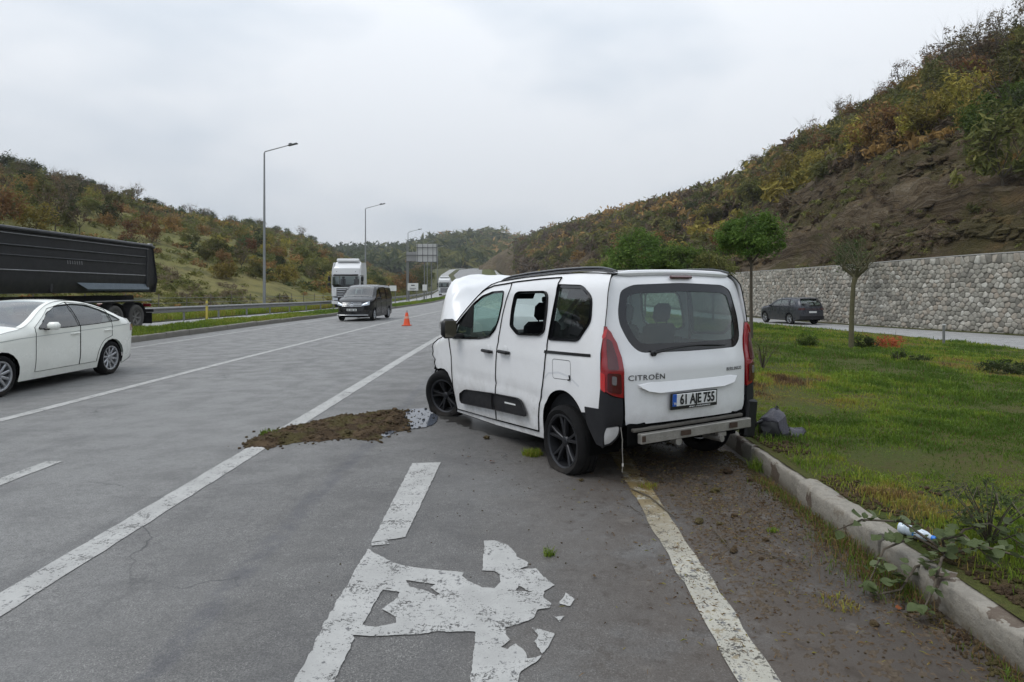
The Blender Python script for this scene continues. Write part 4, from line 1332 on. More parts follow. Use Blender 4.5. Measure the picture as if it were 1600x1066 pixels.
def island_grass():
    g = np.random.default_rng(3); Xs, Ys = [], []
    for y0_, y1_, x1_, n in ((1.6, 3.2, 5, 26000), (3.2, 5, 7, 52000), (5, 7.5, 8.5, 62000), (7.5, 11, 11, 60000), (11, 17, 15.5, 60000), (17, 28, 17.8, 50000), (28, 60, 17, 26000)):
        Xs.append(KX + .17 + g.random(n) * (x1_ - KX - .17)); Ys.append(y0_ + g.random(n) * (y1_ - y0_))
    X = np.concatenate(Xs); Y = np.concatenate(Ys)
    cl = vnoise(X * 5, Y * 5) * .6 + vnoise(X * 13, Y * 13) * .4
    edge = np.clip((X - KX - .15) / .9, 0, 1)
    bare = vnoise(X * 1.3 + 40, Y * 1.3)
    ok = (X < RX(Y)) & (g.random(len(X)) < (.25 + cl * 1.1) * (.45 + .55 * edge) * np.clip((bare - .16) * 6, .15, 1))
    X, Y, cl = X[ok], Y[ok], cl[ok]
    Z = island_z(X, Y) + elev(Y) - .005
    shortg = np.clip(fbm(X * .9 + 30, Y * .9, 3) * 1.2 + .85, .35, 1.2)
    hgt = (.028 + .05 * cl ** 2 + .02 * vnoise(X * .8, Y * .8)) * (.7 + .7 * g.random(len(X))) * np.clip(.7 + Y * .04, 1, 2.0)
    hgt *= np.where(g.random(len(X)) > .993, 2.4, 1) * shortg
    wd = np.clip(.0016 + Y * .00042, .0022, .016)
    p = fbm(X * .45 + 3, Y * .45, 4) * .5 + .5; p2 = fbm(X * 2.6, Y * 2.6 + 5, 3) * .5 + .5
    T = np.clip(.02 + (p - .40) * 2.0 + (p2 - .5) * 1.1 + (g.random(len(X)) - .5) * .32 + .20 * np.exp(-((X - KX - .2) / .6)), 0, 1)
    T = np.where(g.random(len(X)) < .035, .97, T)
    return blades('grass', X, Y, Z, hgt, wd, T, 4)
island_grass()
def strip_grass(name, s0, s1, y0_, y1_, n, zf, h, seed, tb=.3, yp=1.6):
    g = np.random.default_rng(seed)
    Y = y0_ + (y1_ - y0_) * g.random(n) ** yp; s = s0 + (s1 - s0) * g.random(n)
    ok = vnoise(s * 2.2, Y * 1.2) > .25
    s, Y = s[ok], Y[ok]
    X = s + bend(Y); Z = elev(Y) + zf((s - s0) / (s1 - s0))
    hh = h * (.5 + g.random(len(X))) * (.6 + .8 * vnoise(s * 1.5, Y * .8))
    T = np.clip(tb + (fbm(s * .8, Y * .3) * .4) + (g.random(len(X)) - .5) * .3, 0, 1)
    return blades(name, X, Y, Z, hh, np.clip(Y * .0006, .004, .03), T, seed)
strip_grass('grass', LKX - .2, -14.3, 9, 120, 70000, lambda t: median_z(1 - t) - .02, .13, 8, .28)
strip_grass('grass', -18.35, -24, 16, 110, 52000, lambda t: .05 + .1 * t, .34, 9, .45)
# ================================================================ vehicle materials
def car_paint(name, col, dirt=None, rough=.28, metal=0., dz=(.2, .9)):
    k = NB(name)
    v = k.obj(); z = k.xyz(v)[2]
    c = k.mix(k.noise(1.2, 3, .5, v), tuple(a * .97 for a in col), col)
    r = rough
    if dirt:
        n = k.noise(4, 6, .7, v); n2 = k.noise(26, 4, .7, v)
        a = k.math('MULTIPLY', k.rng(z, dz[0], dz[1], 1., .12), k.rng(n, .30, .75))
        c = k.mix(k.math('MULTIPLY', a, dirt), c, (.20, .17, .13))
        sp = k.math('MULTIPLY', k.rng(n2, .66, .74), k.rng(z, dz[0], dz[1] * 1.2, 1., .1))
        c = k.mix(k.math('MULTIPLY', sp, dirt * 1.4), c, (.16, .13, .10))
        r = k.math('ADD', rough, k.math('MULTIPLY', a, .4))
    k.b.inputs['Coat Weight'].default_value = .6 if max(col) > .3 else .22
    k.b.inputs['Coat Roughness'].default_value = .03
    return k.fin(c, r, metal, .45 if max(col) > .3 else .3)
M_WHITE = car_paint('van_white_paint', (.76, .765, .775), .5)
M_PLASTIC = simple('dark_grey_plastic', (.014, .0145, .017), .6, spec=.3, var=.25, sc=6, bump=.15, dirt=(.0, .8, .10))
M_BLACK = simple('black_plastic', (.009, .009, .010), .4, var=.2, spec=.35)
M_GLOSSB = simple('gloss_black', (.010, .010, .012), .12, var=.1, coat=.4)
M_VOID = simple('underbody_black', (.006, .006, .006), 1., var=.3, spec=.05)
M_RUBBER = simple('tyre_rubber', (.009, .009, .0095), .9, spec=.2, var=.35, sc=5, bump=.25, dirt=(-.5, .1, .15))
M_RIMD = simple('dark_alloy_rim', (.035, .036, .04), .35, .6, var=.3, sc=6)
M_RIMS = simple('silver_alloy_rim', (.42, .43, .45), .3, .8, var=.15, sc=6)
M_CHROME = simple('chrome', (.62, .63, .65), .15, 1., var=.05)
M_GLASS = glass('tinted_glass', (.64, .84, .77), .80, film=(.11, .15, .14))
M_GLASSD = glass('privacy_glass', (.20, .25, .235), .80)
M_GLASSC = glass('windscreen_glass', (.70, .80, .77), .94)
M_GLASSX = glass('dark_vehicle_glass', (.50, .60, .58), .90, film=(.02, .025, .025))
M_SEAT = simple('dark_seat_cloth', (.018, .019, .022), .95, spec=.1, var=.25, sc=20)
M_TRIM = simple('grey_cabin_trim', (.16, .165, .165), .8, var=.1)
M_DASH = simple('dashboard_plastic', (.02, .021, .023), .8, spec=.15)
M_METAL = simple('bare_dusty_steel', (.30, .285, .26), .5, .6, var=.5, sc=9, bump=.5)
M_RUST = simple('rusty_recess', (.045, .026, .016), .9, var=.4, sc=12)
M_LETTER = simple('dark_grey_lettering', (.10, .10, .105), .35, .5)
M_PLATE = simple('plate_white', (.66, .67, .66), .4, var=.06)
M_PLATEB = simple('plate_blue', (.015, .09, .40), .4)
M_PLATEK = simple('plate_black', (.012, .012, .013), .4)
def lens(name, col, em=0.):
    k = NB(name)
    v = k.obj()
    st = k.n('ShaderNodeTexWave', {'Vector': v, 'Scale': 22., 'Distortion': .5}, bands_direction='Z').outputs['Fac']
    c = k.mix(k.math('MULTIPLY', st, .25), col, tuple(a * .45 for a in col))
    k.b.inputs['Coat Weight'].default_value = 1.; k.b.inputs['Coat Roughness'].default_value = .03
    return k.fin(c, .25, 0., .5)
M_RED = lens('red_lamp_lens', (.26, .004, .010))
M_REDD = lens('deep_red_lamp_lens', (.07, .003, .007))
M_REDB = lens('bright_red_reflector', (.50, .012, .014))
M_CLEAR = lens('clear_lamp_lens', (.16, .15, .16))
M_HEAD = lens('headlamp_glass', (.55, .60, .66))

# ---------------------------------------------------------------- wheels
def flat_mod(radius, drop, lean=0.):
    """squash the bottom of a tyre onto the road"""
    zb = -radius + drop
    def f(q):
        x, y, z = q
        if z < zb:
            d = zb - z
            z = zb
            y = y + math.copysign(min(.05, d * .9), y) * (1 if abs(y) > .03 else 0)
            x = x * (1 + d * 1.2)
        elif z < zb + .10:
            w = (zb + .10 - z) / .10
            y += math.copysign(w * drop * .35, y)
        return (x, y, z)
    return f
def wheel(parent, loc, r, w, rim_r, side, mats, spokes=5, style='twin', steer=0., drop=0., seed=1, camber=0.):
    """side=+1: outer face towards +y"""
    e = part_empty('wheel', parent, loc, (R(camber), 0, steer))
    m = MB(); h = w / 2; mod = flat_mod(r, drop) if drop else None
    prof = [(rim_r - .005, -h * .80), (rim_r + .02, -h * .98), (rim_r + (r - rim_r) * .55, -h * 1.06), (r - .03, -h * .98), (r - .006, -h * .80), (r, -h * .5), (r - .006, -h * .47), (r - .006, -h * .40), (r, -h * .37), (r + .001, -h * .05),
            (r - .006, -h * .03), (r - .006, h * .03), (r + .001, h * .05), (r, h * .37), (r - .006, h * .40), (r - .006, h * .47), (r, h * .5), (r - .006, h * .80), (r - .03, h * .98), (rim_r + (r - rim_r) * .55, h * 1.06), (rim_r + .02, h * .98), (rim_r - .005, h * .80)]
    m.lathe(prof, 56, mod=mod)
    m.build('tyre', M_RUBBER, e, ang=50)
    m = MB(); o = side * h
    m.cur = 0
    m.lathe([(rim_r + .008, o * .80), (rim_r + .010, o * .90), (rim_r - .004, o * .92), (rim_r - .018, o * .84), (rim_r - .03, o * .3), (rim_r - .03, -o * .8)], 48)
    m.lathe([(.0, o * .66), (.035, o * .66), (.045, o * .60), (.052, o * .45)], 20)
    m.cur = 1
    m.lathe([(.0, o * .10), (rim_r - .04, o * .10), (rim_r - .04, -o * .5)], 32)
    m.lathe([(.0, o * .22), (rim_r * .62, o * .22), (rim_r * .62, o * .1)], 32)
    m.cur = 0
    for i in range(spokes):
        a = 2 * PI * i / spokes + seed
        offs = (-.16, .16) if style == 'twin' else (0,)
        for of in offs:
            a0, a1 = a + of * .5, a + of * 1.15
            w0, w1 = (.016, .013) if style == 'twin' else (.024, .020)
            if style == 'steel': w0, w1 = .04, .06
            P = []
            for rr, aa, ww, oo in ((.040, a0, w0, .60), (rim_r * .55, (a0 + a1) / 2, w0 * .95, .72), (rim_r - .008, a1, w1, .82)):
                c = Vector((math.cos(aa) * rr, 0, math.sin(aa) * rr)); tn = Vector((-math.sin(aa), 0, math.cos(aa)))
                P += [c + tn * ww + Vector((0, o * oo * .9, 0)), c + tn * ww * .6 + Vector((0, o * oo, 0)), c - tn * ww * .6 + Vector((0, o * oo, 0)), c - tn * ww + Vector((0, o * oo * .9, 0)),
                      c - tn * ww + Vector((0, o * (oo - .35), 0)), c + tn * ww + Vector((0, o * (oo - .35), 0))]
            F = [(k_ * 6 + j, k_ * 6 + (j + 1) % 6, (k_ + 1) * 6 + (j + 1) % 6, (k_ + 1) * 6 + j) for k_ in range(2) for j in range(6)]
            m.add(P, F)
    m.build('rim', mats, e, ang=40)
    return e

def seat(parent, x, y, z, w=.48, hr=True, tilt=12, mat=None, name='seat'):
    m = MB(); rx = Matrix.Rotation(R(-tilt), 3, 'Y')
    m.box((x, y, z), (.50, w, .16), bev=.05)
    m.box((x - .28, y, z + .36), (.14, w * .96, .62), rx, .05)
    if hr:
        m.box((x - .37, y, z + .78), (.10, w * .52, .20), rx, .045)
        for s in (-.07, .07): m.tube([(x - .35, y + s, z + .6), (x - .37, y + s, z + .72)], .008, 6)
    return m.build(name, mat or M_SEAT, parent, ang=60)

# ================================================================ the crashed van
VAN_TX = [-.75, -.45, 0, .4, 1.0, 1.3, 1.58, 1.75, 1.95, 2.2, 2.5, 2.8, 3.3, 3.5]
VAN_TZ = [1.765, 1.785, 1.795, 1.79, 1.765, 1.745, 1.725, 1.695, 1.62, 1.47, 1.27, 1.07, .95, .90]
def vT(x): return float(np.interp(x, VAN_TX, VAN_TZ))
def van_y(x, z):
    y = .92
    if z < .75: y -= .03 * ((.75 - z) / .5) ** 2
    if z > .95: y -= .105 * ((z - .95) / .75) ** 1.5
    d = vT(x) - z
    if d < .13: y -= .07 * (1 - max(d, 0) / .13) ** 2
    if x < -.3: y -= .05 * ((-.3 - x) / .3) ** 2
    if x > 2.6: y -= .05 * ((x - 2.6) / .7) ** 2
    # pressed crease above the sill moulding and the waist line
    y -= .010 * math.exp(-((z - .60 - .02 * math.sin(x)) / .035) ** 2) * (1 if .2 < x < 2.4 else 0)
    y -= .006 * math.exp(-((z - 1.075) / .02) ** 2)
    return y
van = thing('crashed_van', 'crashed white passenger van with raised crumpled bonnet, flat tyre and missing rear bumper', 'van', (1.207, 6.27, 0), R(119))

arch = lambda cx, r, z0, a0, a1, n=14: [(cx + r * math.cos(R(a0 + (a1 - a0) * i / n)), z0 + r * math.sin(R(a0 + (a1 - a0) * i / n))) for i in range(n + 1)]
front_door = [(1.368, .222), (2.43, .165), (2.50, .45), (2.52, .80), (2.60, 1.03), (2.42, 1.26), (2.08, 1.485), (1.84, 1.615), (1.60, 1.668), (1.195, 1.700), (1.155, 1.655), (1.205, 1.517), (1.236, 1.365), (1.25, 1.21), (1.286, 1.024), (1.308, .858), (1.325, .62), (1.35, .40)]
front_win = rounded([(2.50, 1.022), (2.393, 1.222), (2.242, 1.320), (1.995, 1.477), (1.802, 1.565), (1.56, 1.615), (1.278, 1.628), (1.266, 1.48), (1.295, 1.316), (1.355, 1.195), (1.49, 1.108), (1.75, 1.070)], .03, 3)
slide_door = [(.446, .281), (1.345, .225), (1.325, .40), (1.306, .62), (1.288, .858), (1.266, 1.02), (1.230, 1.21), (1.216, 1.365), (1.185, 1.517), (1.137, 1.655), (1.172, 1.705), (1.0, 1.715), (.60, 1.735), (.232, 1.745), (.222, 1.60), (.246, 1.33), (.270, 1.125), (.300, .90), (.335, .73), (.40, .545), (.43, .42)]
slide_win = rounded([(1.0, 1.589), (.93, 1.618), (.40, 1.627), (.348, 1.58), (.325, 1.43), (.325, 1.240), (.406, 1.195), (.83, 1.175), (1.005, 1.255), (1.015, 1.43)], .035, 3)
q_win = rounded([(.205, 1.690), (-.202, 1.681), (-.371, 1.585), (-.402, 1.368), (-.244, 1.186), (.232, 1.166), (.205, 1.45)], [.02, .04, .06, .06, .05, .02, .01], 3)
rear_edge = [(-.562, 1.335), (-.556, 1.49), (-.536, 1.69), (-.516, 1.735), (-.49, 1.775)]
quarter = [(.33, .215)] + arch(-.025, .352, .380, 2, 145, 16) + [(-.375, .590), (-.59, .630), (-.575, .75), (-.56, .863), (-.545, 1.109)] + rear_edge
roof_e = [(x, vT(x)) for x in (-.3, 0, .4, .7, 1.0, 1.3, 1.58, 1.75, 1.95, 2.2, 2.5, 2.78)]
front_door = inset(front_door, -.0075); slide_door = inset(slide_door, -.0075)
a_pillar_in = [(2.615, 1.035), (2.435, 1.268), (2.095, 1.497), (1.85, 1.628), (1.605, 1.682), (1.195, 1.714), (1.172, 1.719), (1.0, 1.729), (.60, 1.748), (.218, 1.758), (.208, 1.60), (.232, 1.33), (.256, 1.125), (.286, .90), (.321, .73), (.386, .545), (.416, .42), (.43, .265), (1.36, .208), (2.435, .150), (2.45, .15), (2.46, .115), (1.38, .150)]
side_outline = quarter + roof_e + a_pillar_in
fender = [(2.448, .165), (2.465, .30), (2.50, .40)] + [(2.56, .50), (2.66, .585), (2.78, .615), (2.92, .61), (3.05, .585)] + [(3.12, .60), (3.20, .655), (3.17, .70), (3.29, .755), (3.26, .80), (3.31, .86), (3.36, .905), (3.20, .965), (3.0, 1.02), (2.78, 1.065), (2.615, 1.02), (2.527, .80), (2.507, .45)]
body_e = part_empty('body', van)
def stripe(m, pts, S, w, off, step=.04, close=False):
    P = []
    n = len(pts) if close else len(pts) - 1
    for i in range(n):
        a, b = Vector(pts[i]), Vector(pts[(i + 1) % len(pts)]); k_ = max(1, int((b - a).length / step))
        P += [tuple(a + (b - a) * j / k_) for j in range(k_)]
    if not close: P.append(tuple(pts[-1]))
    V = []
    N = len(P)
    for i, p in enumerate(P):
        a, b = (Vector(P[i - 1]), Vector(P[(i + 1) % N])) if close else (Vector(P[max(0, i - 1)]), Vector(P[min(N - 1, i + 1)]))
        t = (b - a).normalized(); q = Vector((-t.y, t.x)) * w / 2
        V += [S((p[0] + q.x, p[1] + q.y), off), S((p[0] - q.x, p[1] - q.y), off)]
    m.add(V, [(2 * i, 2 * ((i + 1) % N), 2 * ((i + 1) % N) + 1, 2 * i + 1) for i in range(N if close else N - 1)])

SIDES = {}
for sd in (1, -1):
    S = lambda p, o=0., sd=sd: Vector((p[0], sd * (van_y(p[0], p[1]) + o), p[1]))
    fl = sd < 0
    sheet('side_panel', side_outline, [q_win], S, M_WHITE, body_e, .06, .012, fl, edge_mat=M_VOID)
    sheet('wing', fender, [], lambda p, S=S, sd=sd: S(p) + Vector((0, -sd * .02 * abs(mnoise.noise(Vector((p[0] * 5, p[1] * 5, 1)))) * (p[0] > 2.9), 0)), M_WHITE, body_e, .04, .012, fl, edge_mat=M_VOID)
    d = sheet('front_door', front_door, [front_win], S, M_WHITE, van, .05, .010, fl, edge_mat=M_VOID)
    sheet('window_trim', front_win, [inset(front_win, .022)], lambda p, S=S: S(p, -.008), M_GLOSSB, d, .05, .015, fl)
    sheet('window_glass', inset(front_win, .016), [], lambda p, S=S: S(p, -.016), M_GLASS, d, .12, 0, fl)
    m = MB(); m.prism([(1.99, 1.145), (2.03, 1.10), (2.50, 1.03), (2.38, 1.21), (2.24, 1.305), (2.0, 1.465), (1.965, 1.455)], sd * .872, sd * .884); m.build('mirror_sail', M_BLACK, d)
    s = sheet('sliding_door', slide_door, [slide_win], S, M_WHITE, van, .05, .010, fl, edge_mat=M_VOID)
    if sd > 0:
        tag(s, 'sliding door with its window broken out')
        sheet('window_trim', slide_win, [ragged(inset(slide_win, .020), .006, .03)], lambda p, S=S: S(p, -.010), M_BLACK, s, .05, .035, fl)
    else:
        sheet('window_trim', slide_win, [inset(slide_win, .022)], lambda p, S=S: S(p, -.010), M_GLOSSB, s, .05, .02, fl)
        sheet('window_glass', inset(slide_win, .016), [], lambda p, S=S: S(p, -.016), M_GLASS, s, .12, 0, fl)
    sheet('quarter_window_trim', q_win, [inset(q_win, .03)], lambda p, S=S: S(p, -.004), M_GLOSSB, van, .05, .01, fl)
    sheet('quarter_window', inset(q_win, .024), [], lambda p, S=S: S(p, -.010), M_GLASSD, van, .12, 0, fl)
    m = MB()
    seam = lambda pts, S=S, m=m: stripe(m, pts, S, .03, -.012)
    seam([(1.357, .215), (1.338, .40), (1.316, .62), (1.298, .858), (1.276, 1.022), (1.24, 1.21), (1.226, 1.365), (1.195, 1.517), (1.147, 1.655), (1.180, 1.708)])
    seam(a_pillar_in[:19]); 
    m.build('shut_line', M_VOID, body_e, smooth=False, fix=False)
    # body moulding on the doors with its bright slot
    mo = rounded([(2.236, .300), (2.215, .385), (2.06, .453), (1.331, .513), (.784, .545), (.70, .53), (.612, .423), (.608, .384), (1.345, .335), (2.2, .268)], .02, 3)
    for dd, lo, hi in ((d, 1.345, 9), (s, -9, 1.335)):
        P = []
        for i in range(len(mo)):
            a, b = mo[i], mo[(i + 1) % len(mo)]
            ina, inb = lo <= a[0] <= hi, lo <= b[0] <= hi
            if ina: P.append(a)
            if ina != inb:
                c = lo if (a[0] < lo or b[0] < lo) else hi
                tt = (c - a[0]) / (b[0] - a[0]); P.append((c, a[1] + (b[1] - a[1]) * tt))
        sheet('door_moulding', P, [], lambda p, S=S: S(p, .022 + .006 * math.sin(min(1, max(0, (p[1] - .3) / .2)) * PI)), M_PLASTIC, dd, .05, .024, fl)
    m = MB(); m.add([S(p, .034) for p in ((1.061, .446), (.822, .458), (.822, .474), (1.061, .463))], [(0, 1, 2, 3)]); m.add([S(p, .020) for p in ((1.061, .446), (.822, .458), (.822, .474), (1.061, .463))], [(0, 1, 2, 3)])
    m.build('bright_slot', M_PLATE, s, smooth=False)
    # handles
    for dd, cx, cz in ((d, 1.49, .955), (s, 1.09, .978)):
        m = MB(); yb = van_y(cx, cz)
        m.tube([(cx + .105, sd * (yb + .005), cz), (cx + .085, sd * (yb + .035), cz + .004), (cx - .085, sd * (yb + .037), cz + .004), (cx - .105, sd * (yb + .005), cz)], [.016, .019, .019, .016], 10)
        m.build('handle', M_BLACK, dd)
        m = MB(); m.lathe([(.0, .002), (.045, .004), (.052, .001)], 20, c=(cx, sd * yb, cz + .02)); m.build('handle_cup', M_WHITE, dd)
    # sliding rail and filler flap
    m = MB(); stripe(m, [(.302, 1.055), (-.435, 1.083)], S, .026, .009)
    m.build('door_track', M_BLACK, van, smooth=False)
    if sd > 0:
        fo = rounded([(.155, 1.0), (-.145, 1.01), (-.155, .855), (-.10, .835), (.145, .822)], .03, 3)
        m = MB(); stripe(m, fo, S, .005, .0012, close=True)
        m.build('filler_flap_line', M_LETTER, van, smooth=False, fix=False)
        m = MB(); stripe(m, [(.30, .80), (.22, .86), (.05, .885), (-.12, .87), (-.28, .80)], S, .018, .0012); m.build('pressed_line_shade', simple('soft_panel_shadow', (.60, .61, .63), .5), van, smooth=False, fix=False)  # crease shade painted as a greyer stripe along the panel
        m = MB(); m.tube([S((-.135, .880), .006), S((-.150, .845), .008), S((-.12, .836), .006)], .008, 6); m.build('flap_pull', M_BLACK, van)
    # roof rail
    m = MB()
    pts = []
    for x in np.linspace(-.50, 1.66, 24):
        t = (x + .5) / 2.16; lift = .026 * min(1, t / .10, (1 - t) / .12)
        lift = max(lift, 0) ; pts.append((x, sd * .675, vT(x) + .022 + lift))
    m.tube(pts, [.008] + [.014] * 22 + [.008], 8)
    m.tube([(p[0], p[1], p[2] - .02) for p in pts], [.006] + [.012] * 22 + [.006], 6)
    m.build('roof_rail', M_GLOSSB, van)
    # wheel-arch liner and sill underside
    for cx, r in ((-.02, .375), (2.80, .39)):
        m = MB(); m.grid(lambda a, b, cx=cx, r=r, sd=sd: (cx + (r + .01) * math.cos(PI * (-.1 + 1.2 * a)), sd * (.885 - .32 * b), .33 + (r - (.06 if cx > 2 else 0)) * math.sin(PI * (-.1 + 1.2 * a))), 16, 2)
        m.build('arch_liner', M_VOID, body_e, fix=False)
m = MB()
m.box((1.40, 0, .26), (1.95, 1.64, .10)); m.box((1.40, 0, .36), (2.1, 1.2, .10)); m.box((-.40, 0, .40), (.45, 1.30, .12)); m.box((2.9, 0, .50), (.6, 1.1, .45), bev=.05)
m.tube([(-.02, -.7, .30), (-.02, .7, .30)], .045, 10); m.tube([(2.785, -.7, .32), (2.785, .7, .32)], .03, 8)
m.build('underbody', M_VOID, body_e)

# roof
def roof_pt(a, b):
    x = -.50 + 2.26 * a; y = (2 * b - 1) * (van_y(x, vT(x)) - .003)
    k_ = y / .74
    return (x, y, vT(x) + .040 * (1 - k_ ** 2) - .006 * math.exp(-((abs(y) - .45) / .03) ** 2) * (.1 < a < .9))
MB().grid(roof_pt, 40, 22).build('roof', M_WHITE, van)
# windscreen with its surround
def ws(a, b, o=0.):
    x = 1.775 + 1.0 * a; w = van_y(x, vT(x)) - .002; y = (2 * b - 1) * w
    return (x + .13 * (1 - (y / .85) ** 2) * a + .03 * (1 - (y / .85) ** 2) + o, y, vT(x) + .045 * (1 - (y / w) ** 2) + o)
MB().grid(lambda a, b: ws(a, .045 + b * .91, .0), 14, 16).build('windscreen', M_GLASSC, van)
m = MB()
for b0, b1 in ((0, .045), (.955, 1)):
    m.grid(lambda a, b, b0=b0, b1=b1: ws(a, b0 + (b1 - b0) * b, .004), 16, 2)
m.build('windscreen_pillar', M_WHITE, van)
m = MB(); m.box((2.80, 0, 1.06), (.22, 1.62, .05), bev=.02); m.build('scuttle', M_BLACK, van)
# bonnet: sprung up and buckled
def bonnet(a, b, o=0.):
    y = (2 * b - 1); ay = abs(y)
    wy = .84 * y * (1 - .04 * a)
    L = .98
    x = 2.60 + .72 * a * (1 - .10 * ay ** 3) + .10 * math.sin(a * PI) * .5
    z = 1.10 + .75 * math.sin(min(1., a * 1.08) * PI / 2) ** .85
    z -= (.10 * ay ** 2.5 + ((.62 * y ** 8) if y > 0 else .10 * ay ** 3)) * (.35 + .65 * a)
    x += (.04 * max(0, y) ** 3) * a + .05 * a * a * math.cos(y * 3)
    z += .018 * mnoise.noise(Vector((a * 9, y * 7, 4))) * a - .022 * math.exp(-((y - .35 - .3 * a) / .035) ** 2) * a
    z += .020 * mnoise.noise(Vector((a * 3, y * 3, 2))) + .025 * math.exp(-((a - .55 + .1 * y) / .05) ** 2) * (.4 + .6 * ay)
    x += .03 * mnoise.noise(Vector((a * 4, y * 4, 8)))
    if a > .9: x -= (a - .9) * .3; z -= (a - .9) ** 1.5 * 1.3
    n = Vector((-.75, 0, .6)).normalized()
    return (x - n.x * o, wy, z - n.z * o)
bo = part_empty('bonnet', van); bo['label'] = 'raised and buckled white bonnet'
m = MB(); m.grid(bonnet, 26, 26)
hood = m.build('bonnet_skin', M_WHITE, bo, fix=False)
m = MB(); m.grid(lambda a, b: bonnet(.03 + a * .94, .04 + b * .92, .03), 14, 14); m.build('bonnet_liner', M_BLACK, bo, fix=False)
# front structure behind the torn-off bumper
m = MB()
m.box((3.02, 0, .62), (.50, 1.42, .50), bev=.05); m.box((3.30, 0, .72), (.06, 1.3, .34), bev=.01); m.box((3.36, 0, .48), (.10, 1.15, .11), bev=.02)
for i in range(7): m.box((3.335, 0, .60 + i * .04), (.01, 1.1, .012))
m.tube([(3.2, .6, .9), (3.35, .72, .8), (3.28, .80, .66), (3.33, .82, .55)], .018, 6); m.tube([(3.25, .75, .6), (3.4, .78, .52), (3.32, .85, .42)], .012, 6)
m.build('engine_bay', M_VOID, van)
# mirrors
for sd in (1, -1):
    me_ = part_empty('mirror', van)
    m = MB(); c = (2.30, sd * 1.055, 1.165)
    m.box(c, (.13, .19, .235), bev=.045); m.build('mirror_shell', M_BLACK, me_, ang=70)
    m = MB(); m.box((2.233, sd * 1.055, 1.165), (.006, .15, .195), bev=.002); m.build('mirror_glass', simple('mirror_glass', (.11, .10, .075), .12, .6) if sd > 0 else MATS['mirror_glass'], me_)
    m = MB(); m.box((2.27, sd * .95, 1.075), (.10, .14, .06), bev=.02); m.build('mirror_arm', M_BLACK, me_)

# tailgate
def xr(y, z):
    x0 = -.70 + .035 * max(0, (z - .98) / .15) if z < 1.13 else -.665 + .120 * ((z - 1.13) / .6) ** 1.2
    if z < .62: x0 += .02 * ((.62 - z) / .12) ** 2
    if z > 1.70: x0 += 1.5 * (z - 1.70) ** 2 * 4
    return x0 + .10 * (min(abs(y), .9) / .85) ** 4
def TG(p, o=0.): return Vector((xr(*p) - o, p[0], p[1]))
hw = [(.690, .505), (.705, .56), (.713, .80), (.716, .95), (.722, 1.08), (.752, 1.20), (.815, 1.318), (.842, 1.342), (.838, 1.45), (.820, 1.55), (.795, 1.64), (.755, 1.715), (.69, 1.765), (.55, 1.800), (.3, 1.820), (0, 1.826)]
gate = [(y, z) for y, z in hw] + [(-y, z) for y, z in hw[::-1][1:]]
rwin = rounded([(.663, 1.640), (.534, 1.688), (0, 1.706), (-.534, 1.688), (-.650, 1.640), (-.705, 1.383), (-.690, 1.187), (-.60, 1.108), (0, 1.100), (.55, 1.108), (.640, 1.187), (.712, 1.345), (.712, 1.46)], [.05, .05, .1, .05, .05, .08, .06, .05, .1, .06, .06, .08, .05], 3)
tg = part_empty('tailgate', van)
sheet('tailgate_panel', gate, [rwin], TG, M_WHITE, tg, .045, .03, True, edge_mat=M_VOID)
wi = rounded(inset(rwin, .075), .03, 2)
sheet('rear_window_band', inset(rwin, .004), [wi], lambda p: TG(p, -.006), M_GLOSSB, tg, .06, .004, True)
sheet('rear_window', inset(rwin, .01), [], lambda p: TG(p, -.012), M_GLASS, tg, .10, 0, True)
m = MB()
sp_ = [TG((y, 1.78 - .02 * (y / .7) ** 2 + .02), .03) for y in np.linspace(-.66, .66, 13)]
m.tube(sp_, [.012] + [.026] * 11 + [.012], 8); m.build('roof_spoiler', M_WHITE, tg)
m = MB(); m.box(tuple(TG((-.014, 1.757), .028)), (.03, .27, .030), bev=.012); m.build('brake_light', M_REDD, tg)
m = MB()
P = [(.60, .842), (.50, .856), (-.50, .858), (-.585, .845), (-.52, .80), (-.38, .775), (.40, .770), (.52, .79), (.585, .820)]
V = [TG(p, .002) for p in P] + [TG((p[0] * .97, p[1] - .004), .035 if p[1] < .84 else .012) for p in P]
n = len(P); m.add(V, [tuple(range(n, 2 * n))] + [(i, (i + 1) % n, n + (i + 1) % n, n + i) for i in range(n)])
m.build('plate_garnish', M_WHITE, tg, ang=25)
m = MB(); m.box(tuple(TG((.42, 1.10), .012)), (.03, .07, .05), bev=.015)
wp = [TG((.42 - .85 * t, 1.105 + .03 * t + .03 * math.sin(t * PI)), .022) for t in np.linspace(0, 1, 8)]
m.tube(wp, [.014] + [.009] * 6 + [.006], 6); m.build('wiper', M_BLACK, tg)
# rear lettering
Rr = Matrix(((0, 0, -1), (-1, 0, 0), (0, 1, 0)))        # text x -> -y (van), text y -> z, out -> -x
def put_text(txt, size, c, mat, parent, sx=1., bold=0., sp=1., o=.004, tilt=0.):
    me = text_mesh(txt, size, .0015, sp, bold); me.materials.append(mat)
    for v in me.vertices:
        v.co = TG((c[0] - v.co.x * sx, c[1] + v.co.y), o + v.co.z)
    o_ = link('lettering', me, parent)
    return o_
put_text('CITRO\u00cbN', .064, (.498, .900), M_LETTER, tg, 1.30, .0, 1.08, tilt=0)
put_text('BERLINGO', .044, (-.540, .915), M_LETTER, tg, .95, -.0004, 1.16)
